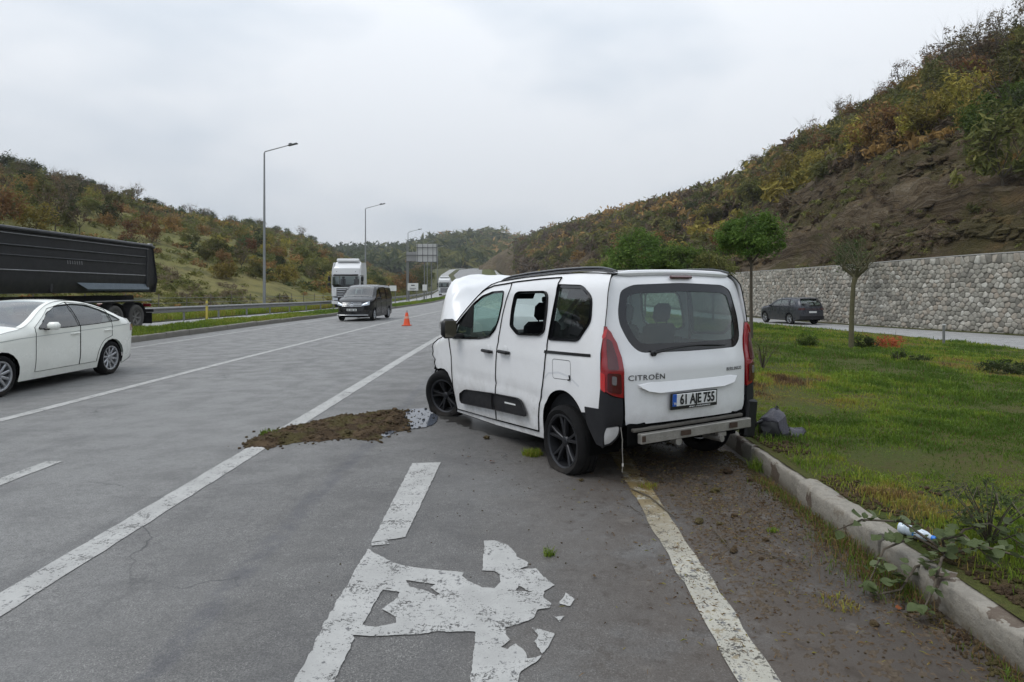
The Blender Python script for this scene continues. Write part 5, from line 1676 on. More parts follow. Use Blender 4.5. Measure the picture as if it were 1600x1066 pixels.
# number plate
pl = part_empty('number_plate', tg)
def plate_box(name, y0, y1, z0, z1, o, mat, d=.008):
    m = MB(); c = TG(((y0 + y1) / 2, (z0 + z1) / 2), o); m.box(tuple(c), (d, abs(y1 - y0), z1 - z0), Matrix.Rotation(R(-2), 3, 'Y'), .003); return m.build(name, mat, pl)
plate_box('plate_frame', .275, -.275, .608, .752, .026, M_PLATEK, .012)
plate_box('plate_face', .258, -.258, .636, .742, .034, M_PLATE)
plate_box('plate_band', .258, .212, .636, .742, .0352, M_PLATEB)
o_ = put_text('61 AJE 755',   .118, (-.028, .688), M_PLATEK, pl, .80, .0032, .98, .041, 0)
put_text('TR', .030, (.235, .660), M_PLATE, pl, .9, 0, 1, .0405)
m = MB(); 
for i in range(22): m.box(tuple(TG((.06 - i * .0115, .621 + .001 * (i % 3)), .033)), (.002, .006, .008 + .004 * (i % 2)))
m.build('frame_print', M_PLATE, pl, smooth=False)

# tail lamps wrap the corner: s runs along the corner curve, z up
def corner(s, z, o=0.):
    """s 0: on the side panel, 1: at the tailgate edge"""
    a = Vector((-.555 - .03 * (1.3 - z) * .5, van_y(-.55, min(z, 1.33)) + .004)); b = Vector((xr(.73, z) - .012, .725)); c = Vector((b.x + .012, a.y + .012))
    t = s; p = a * (1 - t) ** 2 + c * 2 * t * (1 - t) + b * t * t
    d = ((c - a) * (1 - t) + (b - c) * t).normalized(); nn = Vector((-abs(d.y), abs(d.x)))
    nn = Vector((d.y, -d.x)) if d.y < 0 else nn
    if nn.x > 0: nn = -nn
    return p + nn * o
for sd in (1, -1):
    fl = sd < 0
    tl = part_empty('tail_light', van)
    Z = lambda p, o=0., sd=sd: (lambda q: Vector((q.x, sd * q.y, p[1])))(corner(p[0] * 3.2, p[1], o))
    out = [(0.0, .862), (.10, .80), (.20, .765), (.305, .740), (.312, .95), (.305, 1.08), (.27, 1.20), (.20, 1.29), (.12, 1.332), (0.0, 1.338)]
    sheet('lens', out, [], lambda p, Z=Z: Z(p, .007), M_RED, tl, .03, .03, fl)
    sheet('dark_lens', rounded([(.12, 1.24), (.20, 1.22), (.25, 1.10), (.262, .98), (.14, .985)], .02, 2), [], lambda p, Z=Z: Z(p, .0165), M_REDD, tl, .03, .006, fl)
    sheet('reflector', rounded([(.02, 1.25), (.07, 1.31), (.13, 1.315), (.10, 1.25), (.05, 1.23)], .01, 2), [], lambda p, Z=Z: Z(p, .0170), M_REDB, tl, .03, .006, fl)
    sheet('reflector', rounded([(.02, .82), (.10, .79), (.10, .94), (.02, .96)], .012, 2), [], lambda p, Z=Z: Z(p, .0165), M_REDB, tl, .03, .006, fl)
    sheet('dark_lens', rounded([(.13, .955), (.28, .945), (.285, .775), (.13, .80)], .02, 2), [], lambda p, Z=Z: Z(p, .0165), M_REDD, tl, .03, .006, fl)
    sheet('reversing_light', rounded([(.185, .930), (.235, .925), (.235, .850), (.185, .858)], .015, 2), [], lambda p, Z=Z: Z(p, .021), M_CLEAR, tl, .03, .006, fl)
    # black corner of the bumper that stayed on
    cb = [(-.085, .640), (-.01, .645), (0.0, .85), (.09, .795), (.20, .755), (.30, .735), (.305, .50), (.302, .40), (.27, .33), (.05, .315), (-.03, .34), (-.075, .50)]
    def ZC(p, o=0., sd=sd):
        if p[0] < 0:
            x = -.56 + (-p[0]) * 2.2; return Vector((x, sd * (van_y(x, p[1]) + .012 + o), p[1]))
        q = corner(p[0] * 3.2, p[1], o + .006); return Vector((q.x, sd * q.y, p[1]))
    hole = rounded([(.09, .37), (.075, .44), (.10, .50), (.29, .515), (.294, .40), (.24, .338), (.14, .335)], .02, 2)
    sheet('bumper_corner', cb, [hole], ZC, M_PLASTIC, van, .035, .02, fl)
    if sd > 0:
        sheet('exposed_panel', rounded([(.095, .37), (.080, .44), (.12, .492), (.285, .50), (.296, .42), (.25, .335), (.14, .330)], .02, 2), [], lambda p: ZC(p, -.010), M_WHITE, van, .04, .01, fl)
        m = MB(); m.tube([(-.66, .76, .50), (-.675, .755, .40), (-.668, .75, .30), (-.675, .75, .22), (-.670, .752, .13)], .004, 5); m.tube([(-.675, .75, .2), (-.685, .76, .185), (-.665, .74, .175)], .008, 5); m.build('dangling_cable', M_METAL, van)
    else:
        m = MB(); m.box((-.62, -.80, .42), (.10, .14, .36), Matrix.Rotation(R(8), 3, 'X'), .02); m.tube([(-.6, -.85, .5), (-.62, -.9, .35), (-.58, -.82, .24)], .02, 6); m.build('torn_bracket', M_BLACK, van)
# exposed bumper beam and crumpled panel above it
m = MB()
m.cur = 0
m.box((-.718, -.045, .402), (.055, 1.31, .086), Matrix.Rotation(R(-.5), 3, 'X'), .006)
m.cur = 2; m.box((-.665, .0, .468), (.06, 1.30, .03), Matrix.Rotation(R(-.7), 3, 'X'), .008)
m.cur = 1
m.box((-.753, .12, .405), (.004, .115, .045), bev=.001); m.box((-.753, -.46, .41), (.004, .10, .05), bev=.001); m.box((-.753, .59, .40), (.004, .04, .05), bev=.001)
m.build('bumper_beam', [M_METAL, M_RUST, simple('dusty_dark_flange', (.10, .092, .08), .8, .2, var=.5, sc=8)], van)
m = MB(); m.grid(lambda a, b: (-.665 + .03 * math.sin(a * 40) * .3, .70 - 1.40 * a, .515 - .18 * b + .004 * math.sin(a * 60)), 40, 3); m.build('rear_apron', M_VOID, van)
m = MB(); m.lathe([(.0, -.02), (.035, -.02), (.035, .05), (0, .05)], 12, 'X', (-.72, .19, .335)); m.box((-.70, -.35, .335), (.06, .10, .05), bev=.01); m.tube([(-.55, -.3, .30), (-.75, -.32, .30)], .03, 10)
m.build('tow_fitting', M_METAL, van)
m = MB(); m.grid(lambda a, b: (-.64, .70 - 1.4 * a, .12 + .3 * b) if False else (-.50 - .1 * b, .72 - 1.44 * a, .27 + .12 * b), 4, 2); m.build('spare_well', M_VOID, body_e)

# wheels
WM = [M_RIMD, M_VOID]
wheel(van, (-.025, .835, .268), .325, .215, .240, 1, WM, 5, 'twin', 0, .065, .3)['label'] = 'flat rear wheel with a dark alloy rim'
wheel(van, (-.02, -.80, .30), .325, .205, .225, -1, WM, 5, 'twin', 0, .02, .8)
wheel(van, (2.88, .80, .265), .335, .25, .215, 1, WM, 5, 'twin', R(25), .10, .1, camber=-7)['label'] = 'front wheel knocked outwards with a collapsed tyre'
wheel(van, (2.80, -.80, .31), .325, .205, .225, -1, WM, 5, 'twin', R(8), .0, .5)
# cabin
for y in (.38, -.38):
    seat(van, 1.55, y, .62)
for y in (.50, 0, -.50): seat(van, .62, y, .62, .44)
m = MB(); m.box((2.45, 0, .98), (.45, 1.50, .22), bev=.08); m.box((2.2, 0, .80), (.3, .3, .5), bev=.05); m.build('dashboard', M_DASH, van)
m = MB(); m.lathe([(.185 + .014 * math.cos(a), .014 * math.sin(a)) for a in np.linspace(0, 2 * PI, 8, endpoint=False)], 28, 'X', closed=True); m.box((0, 0, 0), (.03, .34, .05), bev=.01); m.box((0, 0, -.08), (.03, .05, .15), bev=.01)
m.build('steering_wheel', M_BLACK, van, loc=(2.13, .38, 1.03), rot=(0, R(22), 0))
m = MB(); m.box((1.68, 0, 1.52), (.03, .22, .07), bev=.015); m.build('rear_view_mirror', M_BLACK, van)
m = MB(); m.box((1.62, .42, 1.60), (.03, .36, .16), Matrix.Rotation(R(-35), 3, 'Y'), .01); m.box((1.62, -.42, 1.60), (.03, .36, .16), Matrix.Rotation(R(-35), 3, 'Y'), .01); m.build('sun_visor', M_DASH, van)
m = MB(); m.box((.9, 0, .50), (3.0, 1.66, .04)); m.box((-.35, 0, .75), (.5, 1.5, .5), bev=.03); m.box((-.40, 0, 1.04), (.40, 1.46, .03), bev=.01); m.build('cabin_floor', M_DASH, van)
for sd in (1, -1):
    m = MB(); m.prism([(1.36, .5), (2.5, .5), (2.5, .98), (1.9, 1.03), (1.36, 1.06)], sd * .80, sd * .835); m.prism([(.45, .5), (1.32, .5), (1.30, 1.13), (.30, 1.13)], sd * .80, sd * .835); m.prism([(-.5, .5), (.40, .5), (.26, 1.12), (-.5, 1.12)], sd * .78, sd * .835)
    m.build('door_card', M_DASH, van)
m = MB(); m.grid(lambda a, b: (-.35 + 2.0 * a, (b - .5) * 1.36, 1.755 - .03 * (2 * b - 1) ** 2 - .0 * a), 6, 6); m.build('headliner', M_TRIM, van)
# ================================================================ other road vehicles
def chaikin(P, n=2, keep=()):
    for _ in range(n):
        Q = [P[0]]
        for i in range(len(P) - 1):
            a, b = P[i], P[i + 1]
            Q.append((a[0] * .75 + b[0] * .25, a[1] * .75 + b[1] * .25)); Q.append((a[0] * .25 + b[0] * .75, a[1] * .25 + b[1] * .75))
        Q.append(P[-1]); P = Q
    return P
def split_poly(P, lo, hi):
    out = []
    for i in range(len(P)):
        a, b = P[i], P[(i + 1) % len(P)]
        ina, inb = lo <= a[0] <= hi, lo <= b[0] <= hi
        if ina: out.append(a)
        if ina != inb:
            c = lo if (a[0] < lo or b[0] < lo) else hi
            t = (c - a[0]) / (b[0] - a[0]); out.append((c, a[1] + (b[1] - a[1]) * t))
    return out
def car(name, label, cat, loc, rz, sp):
    """sp: top (front to rear silhouette), bottom z, width function pieces, windows, doors, arches"""
    t = thing(name, label, cat, loc, rz)
    top = chaikin(sp['top'], 2)
    T = np.array(top)
    W = sp['W']; belt = sp['belt']; tumble = sp['tumble']; roofz = T[:, 1].max(); x0, x1 = T[:, 0].max(), T[:, 0].min()
    fr, rr = sp.get('nose', .18), sp.get('tail', .14)
    def hw(x, z):
        y = W
        if z < .55: y -= .05 * ((.55 - z) / .35) ** 2
        bz = np.interp(x, [sp['belt_x'][0], sp['belt_x'][1]], belt)
        if z > bz - .05: y -= tumble * max(0, (z - bz + .05) / (roofz - bz + .05)) ** 1.25
        y -= fr * max(0, 1 - (x0 - x) / sp.get('nose_len', .75)) ** 2.2
        y -= rr * max(0, 1 - (x - x1) / sp.get('tail_len', .6)) ** 2.2
        d = float(np.interp(-x, -T[::1, 0], T[:, 1])) - z if False else 9
        return y
    def rnd(x, z):
        d = dist_poly(np.array([[x, z]]), top, False)[0]
        return .06 * max(0, 1 - d / .11) ** 2
    pm = sp['paint']
    bot = []
    zb = sp['zb']; ar = sp['arch_r']
    xs_ = sorted(sp['axles'])        # rear, front
    bot.append((x1 + .10, zb + .10))
    for cx in xs_:
        bot.append((cx - ar - .0, zb)); bot += [(cx - ar * math.cos(PI * i / 10), sp['wr'] + ar * math.sin(PI * i / 10)) for i in range(0, 11)]; bot.append((cx + ar, zb))
    bot.append((x0 - .10, zb + .05))
    outline = [tuple(p) for p in top] + bot
    wins = [rounded(w, .04, 2) for w in sp['wins']]
    for sd in (1, -1):
        S = lambda p, o=0., sd=sd: Vector((p[0], sd * (hw(*p) - rnd(*p) + o), p[1]))
        fl = sd < 0
        doors = sp['doors']
        db, dt = sp['door_z']
        dpoly = []
        for a, b in doors:
            q = [(b, db), (b, dt(b)), ((a + b) / 2, dt((a + b) / 2)), (a, dt(a))]
            ra_ = sp['arch_r'] + .06; wr_ = sp['wr']; cr = min(sp['axles'])
            for zz in np.linspace(min(wr_ + ra_, dt(a) - .1), db, 10):
                h_ = ra_ ** 2 - (zz - wr_) ** 2
                xx = cr + math.sqrt(h_) if h_ > 0 else -9
                q.append((max(a, min(xx, b - .2)), float(zz)))
            dpoly.append(q)
        d_lo, d_hi = min(a for a, b in doors), max(b for a, b in doors)
        free = []
        for w in wins:
            for lo_, hi_ in ((-9, d_lo - .012), (d_hi + .012, 9)):
                q = split_poly(w, lo_, hi_)
                if len(q) > 2 and abs(area2(q)) > .008: free.append(q)
        sheet('side_panel', outline, dpoly + free, S, pm, t, .11, .008, fl, edge_mat=M_VOID)
        for (a, b), q in zip(doors, dpoly):
            ww = [split_poly(w, a, b) for w in wins]
            ww = [w for w in ww if len(w) > 3 and abs(area2(w)) > .02]
            d = sheet('door', inset(q, .0018), ww, S, pm, t, .11, .008, fl, edge_mat=M_VOID)
            for w in ww:
                sheet('window', inset(w, -.004), [], lambda p, S=S: S(p, -.012), M_GLASSX, d, .14, 0, fl)
            m = MB(); hx = a + .12; hz = sp['handle_z']
            m.tube([S((hx + .11, hz), .002), S((hx + .09, hz + .004), .026), S((hx - .07, hz + .006), .026), S((hx - .09, hz), .002)], [.010, .013, .013, .010], 6); m.build('handle', pm, d)
        for w in free: sheet('window', inset(w, -.003), [], lambda p, S=S: S(p, -.010), M_GLASSX, t, .14, 0, fl)
        m = MB()
        for w in wins: stripe(m, w, S, .014, .001, .15, True)
        m.build('window_trim', sp.get('wtrim', M_BLACK), t, smooth=False, fix=False)
        mm = part_empty('mirror', t); mx, mz = sp['mirror']
        m = MB(); yb = hw(mx, mz); m.box((mx, sd * (yb + .13), mz + .03), (.12, .20, .13), bev=.04); m.build('mirror_shell', sp.get('mirror_mat', pm), mm, ang=60)
        m = MB(); m.box((mx + .02, sd * (yb + .02), mz - .02), (.07, .14, .03), bev=.01); m.build('mirror_arm', M_BLACK, mm)
        for (cx, st) in ((xs_[0], 0), (xs_[1], sp.get('steer', 0))):
            wheel(t, (cx, sd * (W - .115), sp['wr']), sp['wr'], sp.get('ww', .21), sp['rim'], sd, sp['rims'], sp.get('spokes', 5), sp.get('style', 'twin'), st, 0, .2 + cx)
            m = MB(); m.grid(lambda a, b, cx=cx: (cx + (ar + .01) * math.cos(PI * (-.08 + 1.16 * a)), sd * (W - .05 - .30 * b), sp['wr'] + (ar + .005) * math.sin(PI * (-.08 + 1.16 * a))), 12, 1); m.build('arch_liner', M_VOID, t, fix=False)
    # ribbon over the top, cut where the material changes
    segs = sp['segs']                 # (x_from, x_to, z_min, name, material)
    def across(p, b, nrm):
        w = hw(*p) - rnd(*p); y = (2 * b - 1); bulge = nrm[2] * (1 - abs(y) ** 2.6)
        return (p[0] + nrm[0] * bulge, y * w, p[1] + nrm[1] * bulge)
    def piece(nm, mat_, P, crown, o=0., trim=0.):
        V = []; nv = 14
        for i, p in enumerate(P):
            a = P[max(0, i - 1)]; b = P[min(len(P) - 1, i + 1)]; tx, tz = b[0] - a[0], b[1] - a[1]; L = math.hypot(tx, tz) + 1e-9
            n_ = (tz / L * -1 * -1, -tx / L)          # outward
            n_ = (-tz / L * -1, -tx / L)
            for j in range(nv + 1):
                bb = trim + (1 - 2 * trim) * j / nv
                q = across(p, bb, (n_[0], n_[1], crown)); V.append((q[0] + n_[0] * o, q[1], q[2] + n_[1] * o))
        m = MB(); m.add(V, [(i * (nv + 1) + j, (i + 1) * (nv + 1) + j, (i + 1) * (nv + 1) + j + 1, i * (nv + 1) + j + 1) for i in range(len(P) - 1) for j in range(nv)])
        return m.build(nm, mat_, t, fix=False)
    cuts = sp['cuts']                 # list of (fraction index into sp['top'] control x,z) -> names
    def idx(pt): return int(np.argmin(np.hypot(T[:, 0] - pt[0], T[:, 1] - pt[1])))
    for (a, b, nm, mat_, crown) in cuts:
        i, j = idx(a), idx(b)
        P = top[i:j + 1]
        if mat_ in (M_GLASSX, M_GLASSC):
            piece(nm, mat_, P, crown, 0, .05)
            for q in (0, 1):
                V = []
                for p in P:
                    for f in (0, .055):
                        bb = f if q == 0 else 1 - f; w = hw(*p) - rnd(*p); y = 2 * bb - 1
                        V.append((p[0], y * w, p[1] + crown * (1 - abs(y) ** 2.6) + .004))
                m = MB(); m.add(V, [(2 * k_, 2 * k_ + 1, 2 * k_ + 3, 2 * k_ + 2) for k_ in range(len(P) - 1)]); m.build('pillar', pm, t, fix=False)
        else: piece(nm, mat_, P, crown)
    m = MB(); m.box(((x0 + x1) / 2, 0, zb + .05), (x0 - x1 - .5, W * 1.55, .10)); m.box(((xs_[1] + xs_[0]) / 2, 0, zb + .12), (xs_[1] - xs_[0] - 2 * ar - .05, W * 1.86, .16)); m.build('underbody', M_VOID, t)
    # cabin
    fx = sp['front_seat']
    for y in (.36, -.36): seat(t, fx, y, sp['seat_z'], .46)
    seat(t, fx - .9, 0, sp['seat_z'], 1.2, False, name='rear_bench')
    m = MB(); m.box((fx + .85, 0, belt[0] - .10), (.4, W * 1.6, .2), bev=.05); m.build('dashboard', M_DASH, t)
    m = MB(); m.box(((x0 + x1) / 2, 0, belt[1] - .35), ((x0 - x1) * .6, W * 1.7, .04)); m.build('cabin_floor', M_VOID, t)
    t['hw'] = 0
    del t['hw']
    return t, hw

# ---- white saloon
P_SED = car_paint('saloon_white_paint', (.82, .83, .77), .15, rough=.2)
sed_top = [(3.49, .30), (3.53, .48), (3.50, .62), (3.38, .72), (3.05, .86), (2.55, .965), (2.20, 1.00), (1.95, 1.09), (1.55, 1.30), (1.18, 1.415), (.75, 1.435), (.38, 1.40), (.0, 1.295), (-.30, 1.155), (-.48, 1.075), (-.86, 1.035), (-.955, 1.01), (-.99, .90), (-.955, .70), (-.93, .55), (-.86, .34)]
sp = dict(top=sed_top, W=.885, belt=(.96, 1.02), belt_x=(2.1, -.6), tumble=.28, zb=.18, arch_r=.365, axles=(0, 2.637), wr=.318, rim=.222, rims=[M_RIMS, M_VOID], spokes=10, style='single', paint=P_SED,
          wins=[[(1.90, .985), (1.52, 1.235), (1.20, 1.350), (.78, 1.375), (.45, 1.345), (.15, 1.245), (-.12, 1.12), (-.28, 1.03), (.4, 1.0), (1.2, .98)]],
          doors=[(.90, 1.95), (.0, .892)], door_z=(.30, lambda x: float(np.interp(x, [-.5, 0, .1, .4, .9, 1.2, 1.55, 1.95], [1.0, 1.245, 1.285, 1.365, 1.405, 1.38, 1.265, 1.02]))),
          handle_z=.86, mirror=(1.72, 1.0), front_seat=1.05, seat_z=.50, nose=.30, nose_len=.95, tail=.20, tail_len=.8, segs=None,
          cuts=[(sed_top[0], sed_top[3], 'front_bumper', P_SED, .10), (sed_top[3], sed_top[6], 'bonnet', P_SED, .05), (sed_top[6], sed_top[9], 'windscreen', M_GLASSX, .05), (sed_top[9], sed_top[11], 'roof', P_SED, .03),
                (sed_top[11], sed_top[14], 'rear_window', M_GLASSX, .04), (sed_top[14], sed_top[16], 'boot_lid', P_SED, .02), (sed_top[16], sed_top[20], 'rear_bumper', P_SED, .06)])
sedan, hws = car('white_saloon', 'white saloon car with silver alloy wheels driving out of the left edge', 'car', (-8.68, 12.32, 0), R(-90), sp)
for sd in (1, -1):
    m = MB(); S = lambda p, o=0., sd=sd: Vector((p[0], sd * (hws(*p) + o), p[1]))
    stripe(m, [(3.2, .80), (2.3, .86), (1.0, .895), (-.2, .925), (-.8, .95)], S, .012, .001, .1); m.build('shoulder_line', simple('soft_grey_line', (.42, .44, .42), .5) if sd > 0 else MATS['soft_grey_line'], sedan, smooth=False, fix=False)
    m = MB(); m.grid(lambda a, b: tuple(S((2.9 + .5 * a - .0, .66 + .10 * b - .02 * a), -.0 + .006 * math.sin(PI * b))), 6, 3); m.build('headlight', M_HEAD, sedan, fix=False)
    m = MB(); m.grid(lambda a, b: tuple(S((-.70 - .25 * a, .80 + .12 * b), .005)), 6, 3); m.build('tail_light', M_RED, sedan, fix=False)
m = MB(); m.grid(lambda a, b: (3.545 - .10 * (2 * b - 1) ** 2, (2 * b - 1) * .42, .36 + .30 * a), 3, 8); m.build('grille', M_BLACK, sedan, fix=False)

# ---- black people carrier
P_BLK = car_paint('black_metallic_paint', (.012, .013, .016), .20, .18, .2)
vt = [(4.10, .30), (4.15, .50), (4.12, .72), (4.02, .92), (3.75, 1.08), (3.35, 1.18), (3.12, 1.24), (2.85, 1.42), (2.45, 1.70), (2.20, 1.81), (1.90, 1.87), (1.2, 1.90), (0, 1.90), (-.75, 1.88), (-.92, 1.80), (-.98, 1.55), (-1.03, 1.05), (-1.04, .70), (-1.0, .38)]
sp = dict(top=vt, W=.955, belt=(1.10, 1.12), belt_x=(3.0, -.9), tumble=.17, zb=.20, arch_r=.385, axles=(0, 3.2), wr=.335, rim=.215, rims=[M_RIMS, M_VOID], spokes=5, style='twin', paint=P_BLK,
          wins=[[(2.98, 1.14), (2.62, 1.45), (2.36, 1.66), (1.98, 1.72), (1.93, 1.13)], [(1.83, 1.12), (1.83, 1.74), (.62, 1.75), (.62, 1.12)], [(.52, 1.12), (.52, 1.75), (-.78, 1.72), (-.84, 1.45), (-.82, 1.14)]],
          doors=[(1.88, 2.95), (.57, 1.87)], door_z=(.34, lambda x: float(np.interp(x, [.5, 1.88, 2.36, 2.95], [1.80, 1.80, 1.70, 1.20]))),
          handle_z=1.02, mirror=(2.85, 1.17), mirror_mat=M_BLACK, front_seat=2.0, seat_z=.75, nose=.32, nose_len=.9, tail=.06, segs=None,
          cuts=[(vt[0], vt[3], 'front_bumper', P_BLK, .12), (vt[3], vt[6], 'bonnet', P_BLK, .07), (vt[6], vt[9], 'windscreen', M_GLASSX, .08), (vt[9], vt[13], 'roof', P_BLK, .04), (vt[13], vt[18], 'tailgate', P_BLK, .05)])
vito, hwv = car('black_people_carrier', 'black people carrier with lit headlamps driving towards the cone', 'van', (-8.46, 37.55, -.09), R(-92), sp)
m = MB(); fx = lambda y: 4.245 - .22 * (abs(y) / .9) ** 2.4
for zz in (.80, .875, .95):
    m.tube([(fx(y) + .012 - (zz - .80) * .25, y, zz) for y in np.linspace(-.50, .50, 9)], .019, 6, cap=True)
m.build('grille_bar', M_CHROME, vito)
m = MB(); m.grid(lambda a, b: (fx((2 * b - 1) * .5) - .035 * a + .004, (2 * b - 1) * (.50 - .03 * a), .76 + .23 * a), 3, 12); m.build('grille', M_BLACK, vito, fix=False)
em = part_empty('emblem', vito, (4.262, 0, .875), (0, R(-12), 0))
m = MB(); m.lathe([(.105 + .012 * math.cos(a), .012 * math.sin(a)) for a in np.linspace(0, 2 * PI, 6, endpoint=False)], 24, 'X', closed=True); m.build('ring', M_CHROME, em)
for k_ in range(3):
    a = PI / 2 + k_ * 2 * PI / 3; m = MB(); m.tube([(0, 0, 0), (0, math.cos(a) * .103, math.sin(a) * .103)], [.022, .006], 6); m.build('point', M_CHROME, em)
m = MB(); m.box((4.262, 0, .60), (.012, .52, .11), bev=.003); pv = m.build('number_plate', M_PLATE, vito)
m = MB()
for i, wd in enumerate((.05, .05, .0, .05, .05, .05, .0, .05, .05)):
    if wd: m.box((4.270, -.20 + i * .05, .60), (.004, .032, .07))
m.build('plate_print', M_PLATEK, pv, smooth=False)
m = MB(); m.grid(lambda a, b: (fx((2 * b - 1) * .78) + .012 - .02 * a, (2 * b - 1) * .78, .34 + .14 * a), 2, 14); m.build('lower_intake', M_BLACK, vito, fix=False)
m = MB(); m.tube([(fx(y) + .018, y, .33) for y in np.linspace(-.82, .82, 15)], .014, 6); m.build('chrome_strip', M_CHROME, vito)
k = NB('lit_headlamp'); k.fin((.7, .74, .8), .15); k.b.inputs['Emission Color'].default_value = (.85, .92, 1, 1); k.b.inputs['Emission Strength'].default_value = 1.1; M_LIT = k.m
for sd in (1, -1):
    hl = part_empty('headlight', vito)
    def hp(a, b, o=0., sd=sd):
        y = .50 + .36 * a; x = fx(y) + .008 - .10 * a * a - .03 * b
        return (x + o, sd * y, .80 + .06 * a + b * (.10 + .10 * a))
    m = MB(); m.grid(lambda a, b: hp(a, b), 8, 4); m.build('lens', M_HEAD, hl, fix=False)
    m = MB(); m.grid(lambda a, b: hp(.15 + a * .6, .55 + b * .3, .008), 6, 2); m.build('lamp', M_LIT, hl, fix=False)
m = MB(); m.tube([(3.18, .55, 1.235), (3.10, .1, 1.27), (3.16, -.5, 1.24)], .012, 5); m.build('wiper', M_BLACK, vito)

# ---- dark grey suv on the lower road
P_GRY = car_paint('dark_grey_metallic_paint', (.055, .06, .072), .25, .25, .3)
st = [(3.50, .35), (3.55, .55), (3.50, .80), (3.36, .95), (2.9, 1.06), (2.45, 1.12), (2.2, 1.18), (1.75, 1.45), (1.40, 1.58), (.9, 1.645), (.3, 1.655), (-.35, 1.62), (-.62, 1.58), (-.80, 1.40), (-.93, 1.16), (-.97, .95), (-.99, .70), (-.96, .42)]
sp = dict(top=st, W=.93, belt=(1.05, 1.12), belt_x=(2.2, -.6), tumble=.22, zb=.25, arch_r=.40, axles=(0, 2.68), wr=.355, rim=.235, rims=[M_RIMS, M_VOID], spokes=5, style='single', paint=P_GRY,
          wins=[[(2.0, 1.12), (1.65, 1.36), (1.38, 1.49), (.85, 1.55), (.25, 1.55), (.05, 1.16)], [(-.05, 1.17), (.12, 1.54), (-.22, 1.52), (-.58, 1.34), (-.5, 1.24)]],
          doors=[(.98, 2.05), (.06, .97)], door_z=(.38, lambda x: float(np.interp(x, [0, .85, 1.4, 2.05], [1.58, 1.60, 1.53, 1.16]))),
          handle_z=1.0, mirror=(1.85, 1.12), front_seat=1.2, seat_z=.65, nose=.25, tail=.14, tail_len=.5, segs=None,
          cuts=[(st[0], st[3], 'front_bumper', P_GRY, .08), (st[3], st[6], 'bonnet', P_GRY, .05), (st[6], st[8], 'windscreen', M_GLASSX, .05), (st[8], st[12], 'roof', P_GRY, .03), (st[12], st[14], 'rear_window', M_GLASSX, .04), (st[14], st[17], 'tailgate', P_GRY, .06)])
suv, hwu = car('grey_suv', 'dark grey suv driving away along the lower road by the stone wall', 'car', (18.0, 40.4, -.63), R(101), sp)
rx_ = lambda y, z: -1.035 - .02 * (z - .7) + .12 * (abs(y) / .9) ** 2.6
for sd in (1, -1):
    m = MB(); m.grid(lambda a, b: (rx_(.55 + .33 * a, .9) - .012 + .04 * a * a, sd * (.55 + .33 * a), .93 + .13 * b * (1 - .3 * a)), 6, 3); m.build('tail_light', M_REDD, suv, fix=False)
    m = MB(); m.tube([(1.3, sd * .60, 1.61), (1.15, sd * .60, 1.675), (-.3, sd * .60, 1.685), (-.5, sd * .60, 1.62)], .02, 6); m.build('roof_rail', M_GALV if 'M_GALV' in globals() else M_CHROME, suv)
m = MB(); m.tube([(rx_(y, .98) - .01, y, .985) for y in np.linspace(-.55, .55, 9)], .014, 6); m.build('light_bar', M_REDD, suv)
m = MB(); m.grid(lambda a, b: (rx_((2 * b - 1) * .84, .45) - .015, (2 * b - 1) * .84, .34 + .22 * a), 3, 12); m.build('lower_bumper', M_PLASTIC, suv, fix=False)
m = MB(); m.box((rx_(0, .8) - .012, 0, .80), (.012, .52, .11), bev=.003); m.build('number_plate', M_PLATE, suv)
m = MB(); m.box((-.66, 0, 1.615), (.26, 1.15, .035), Matrix.Rotation(R(6), 3, 'Y'), .012); m.build('roof_spoiler', P_GRY, suv)

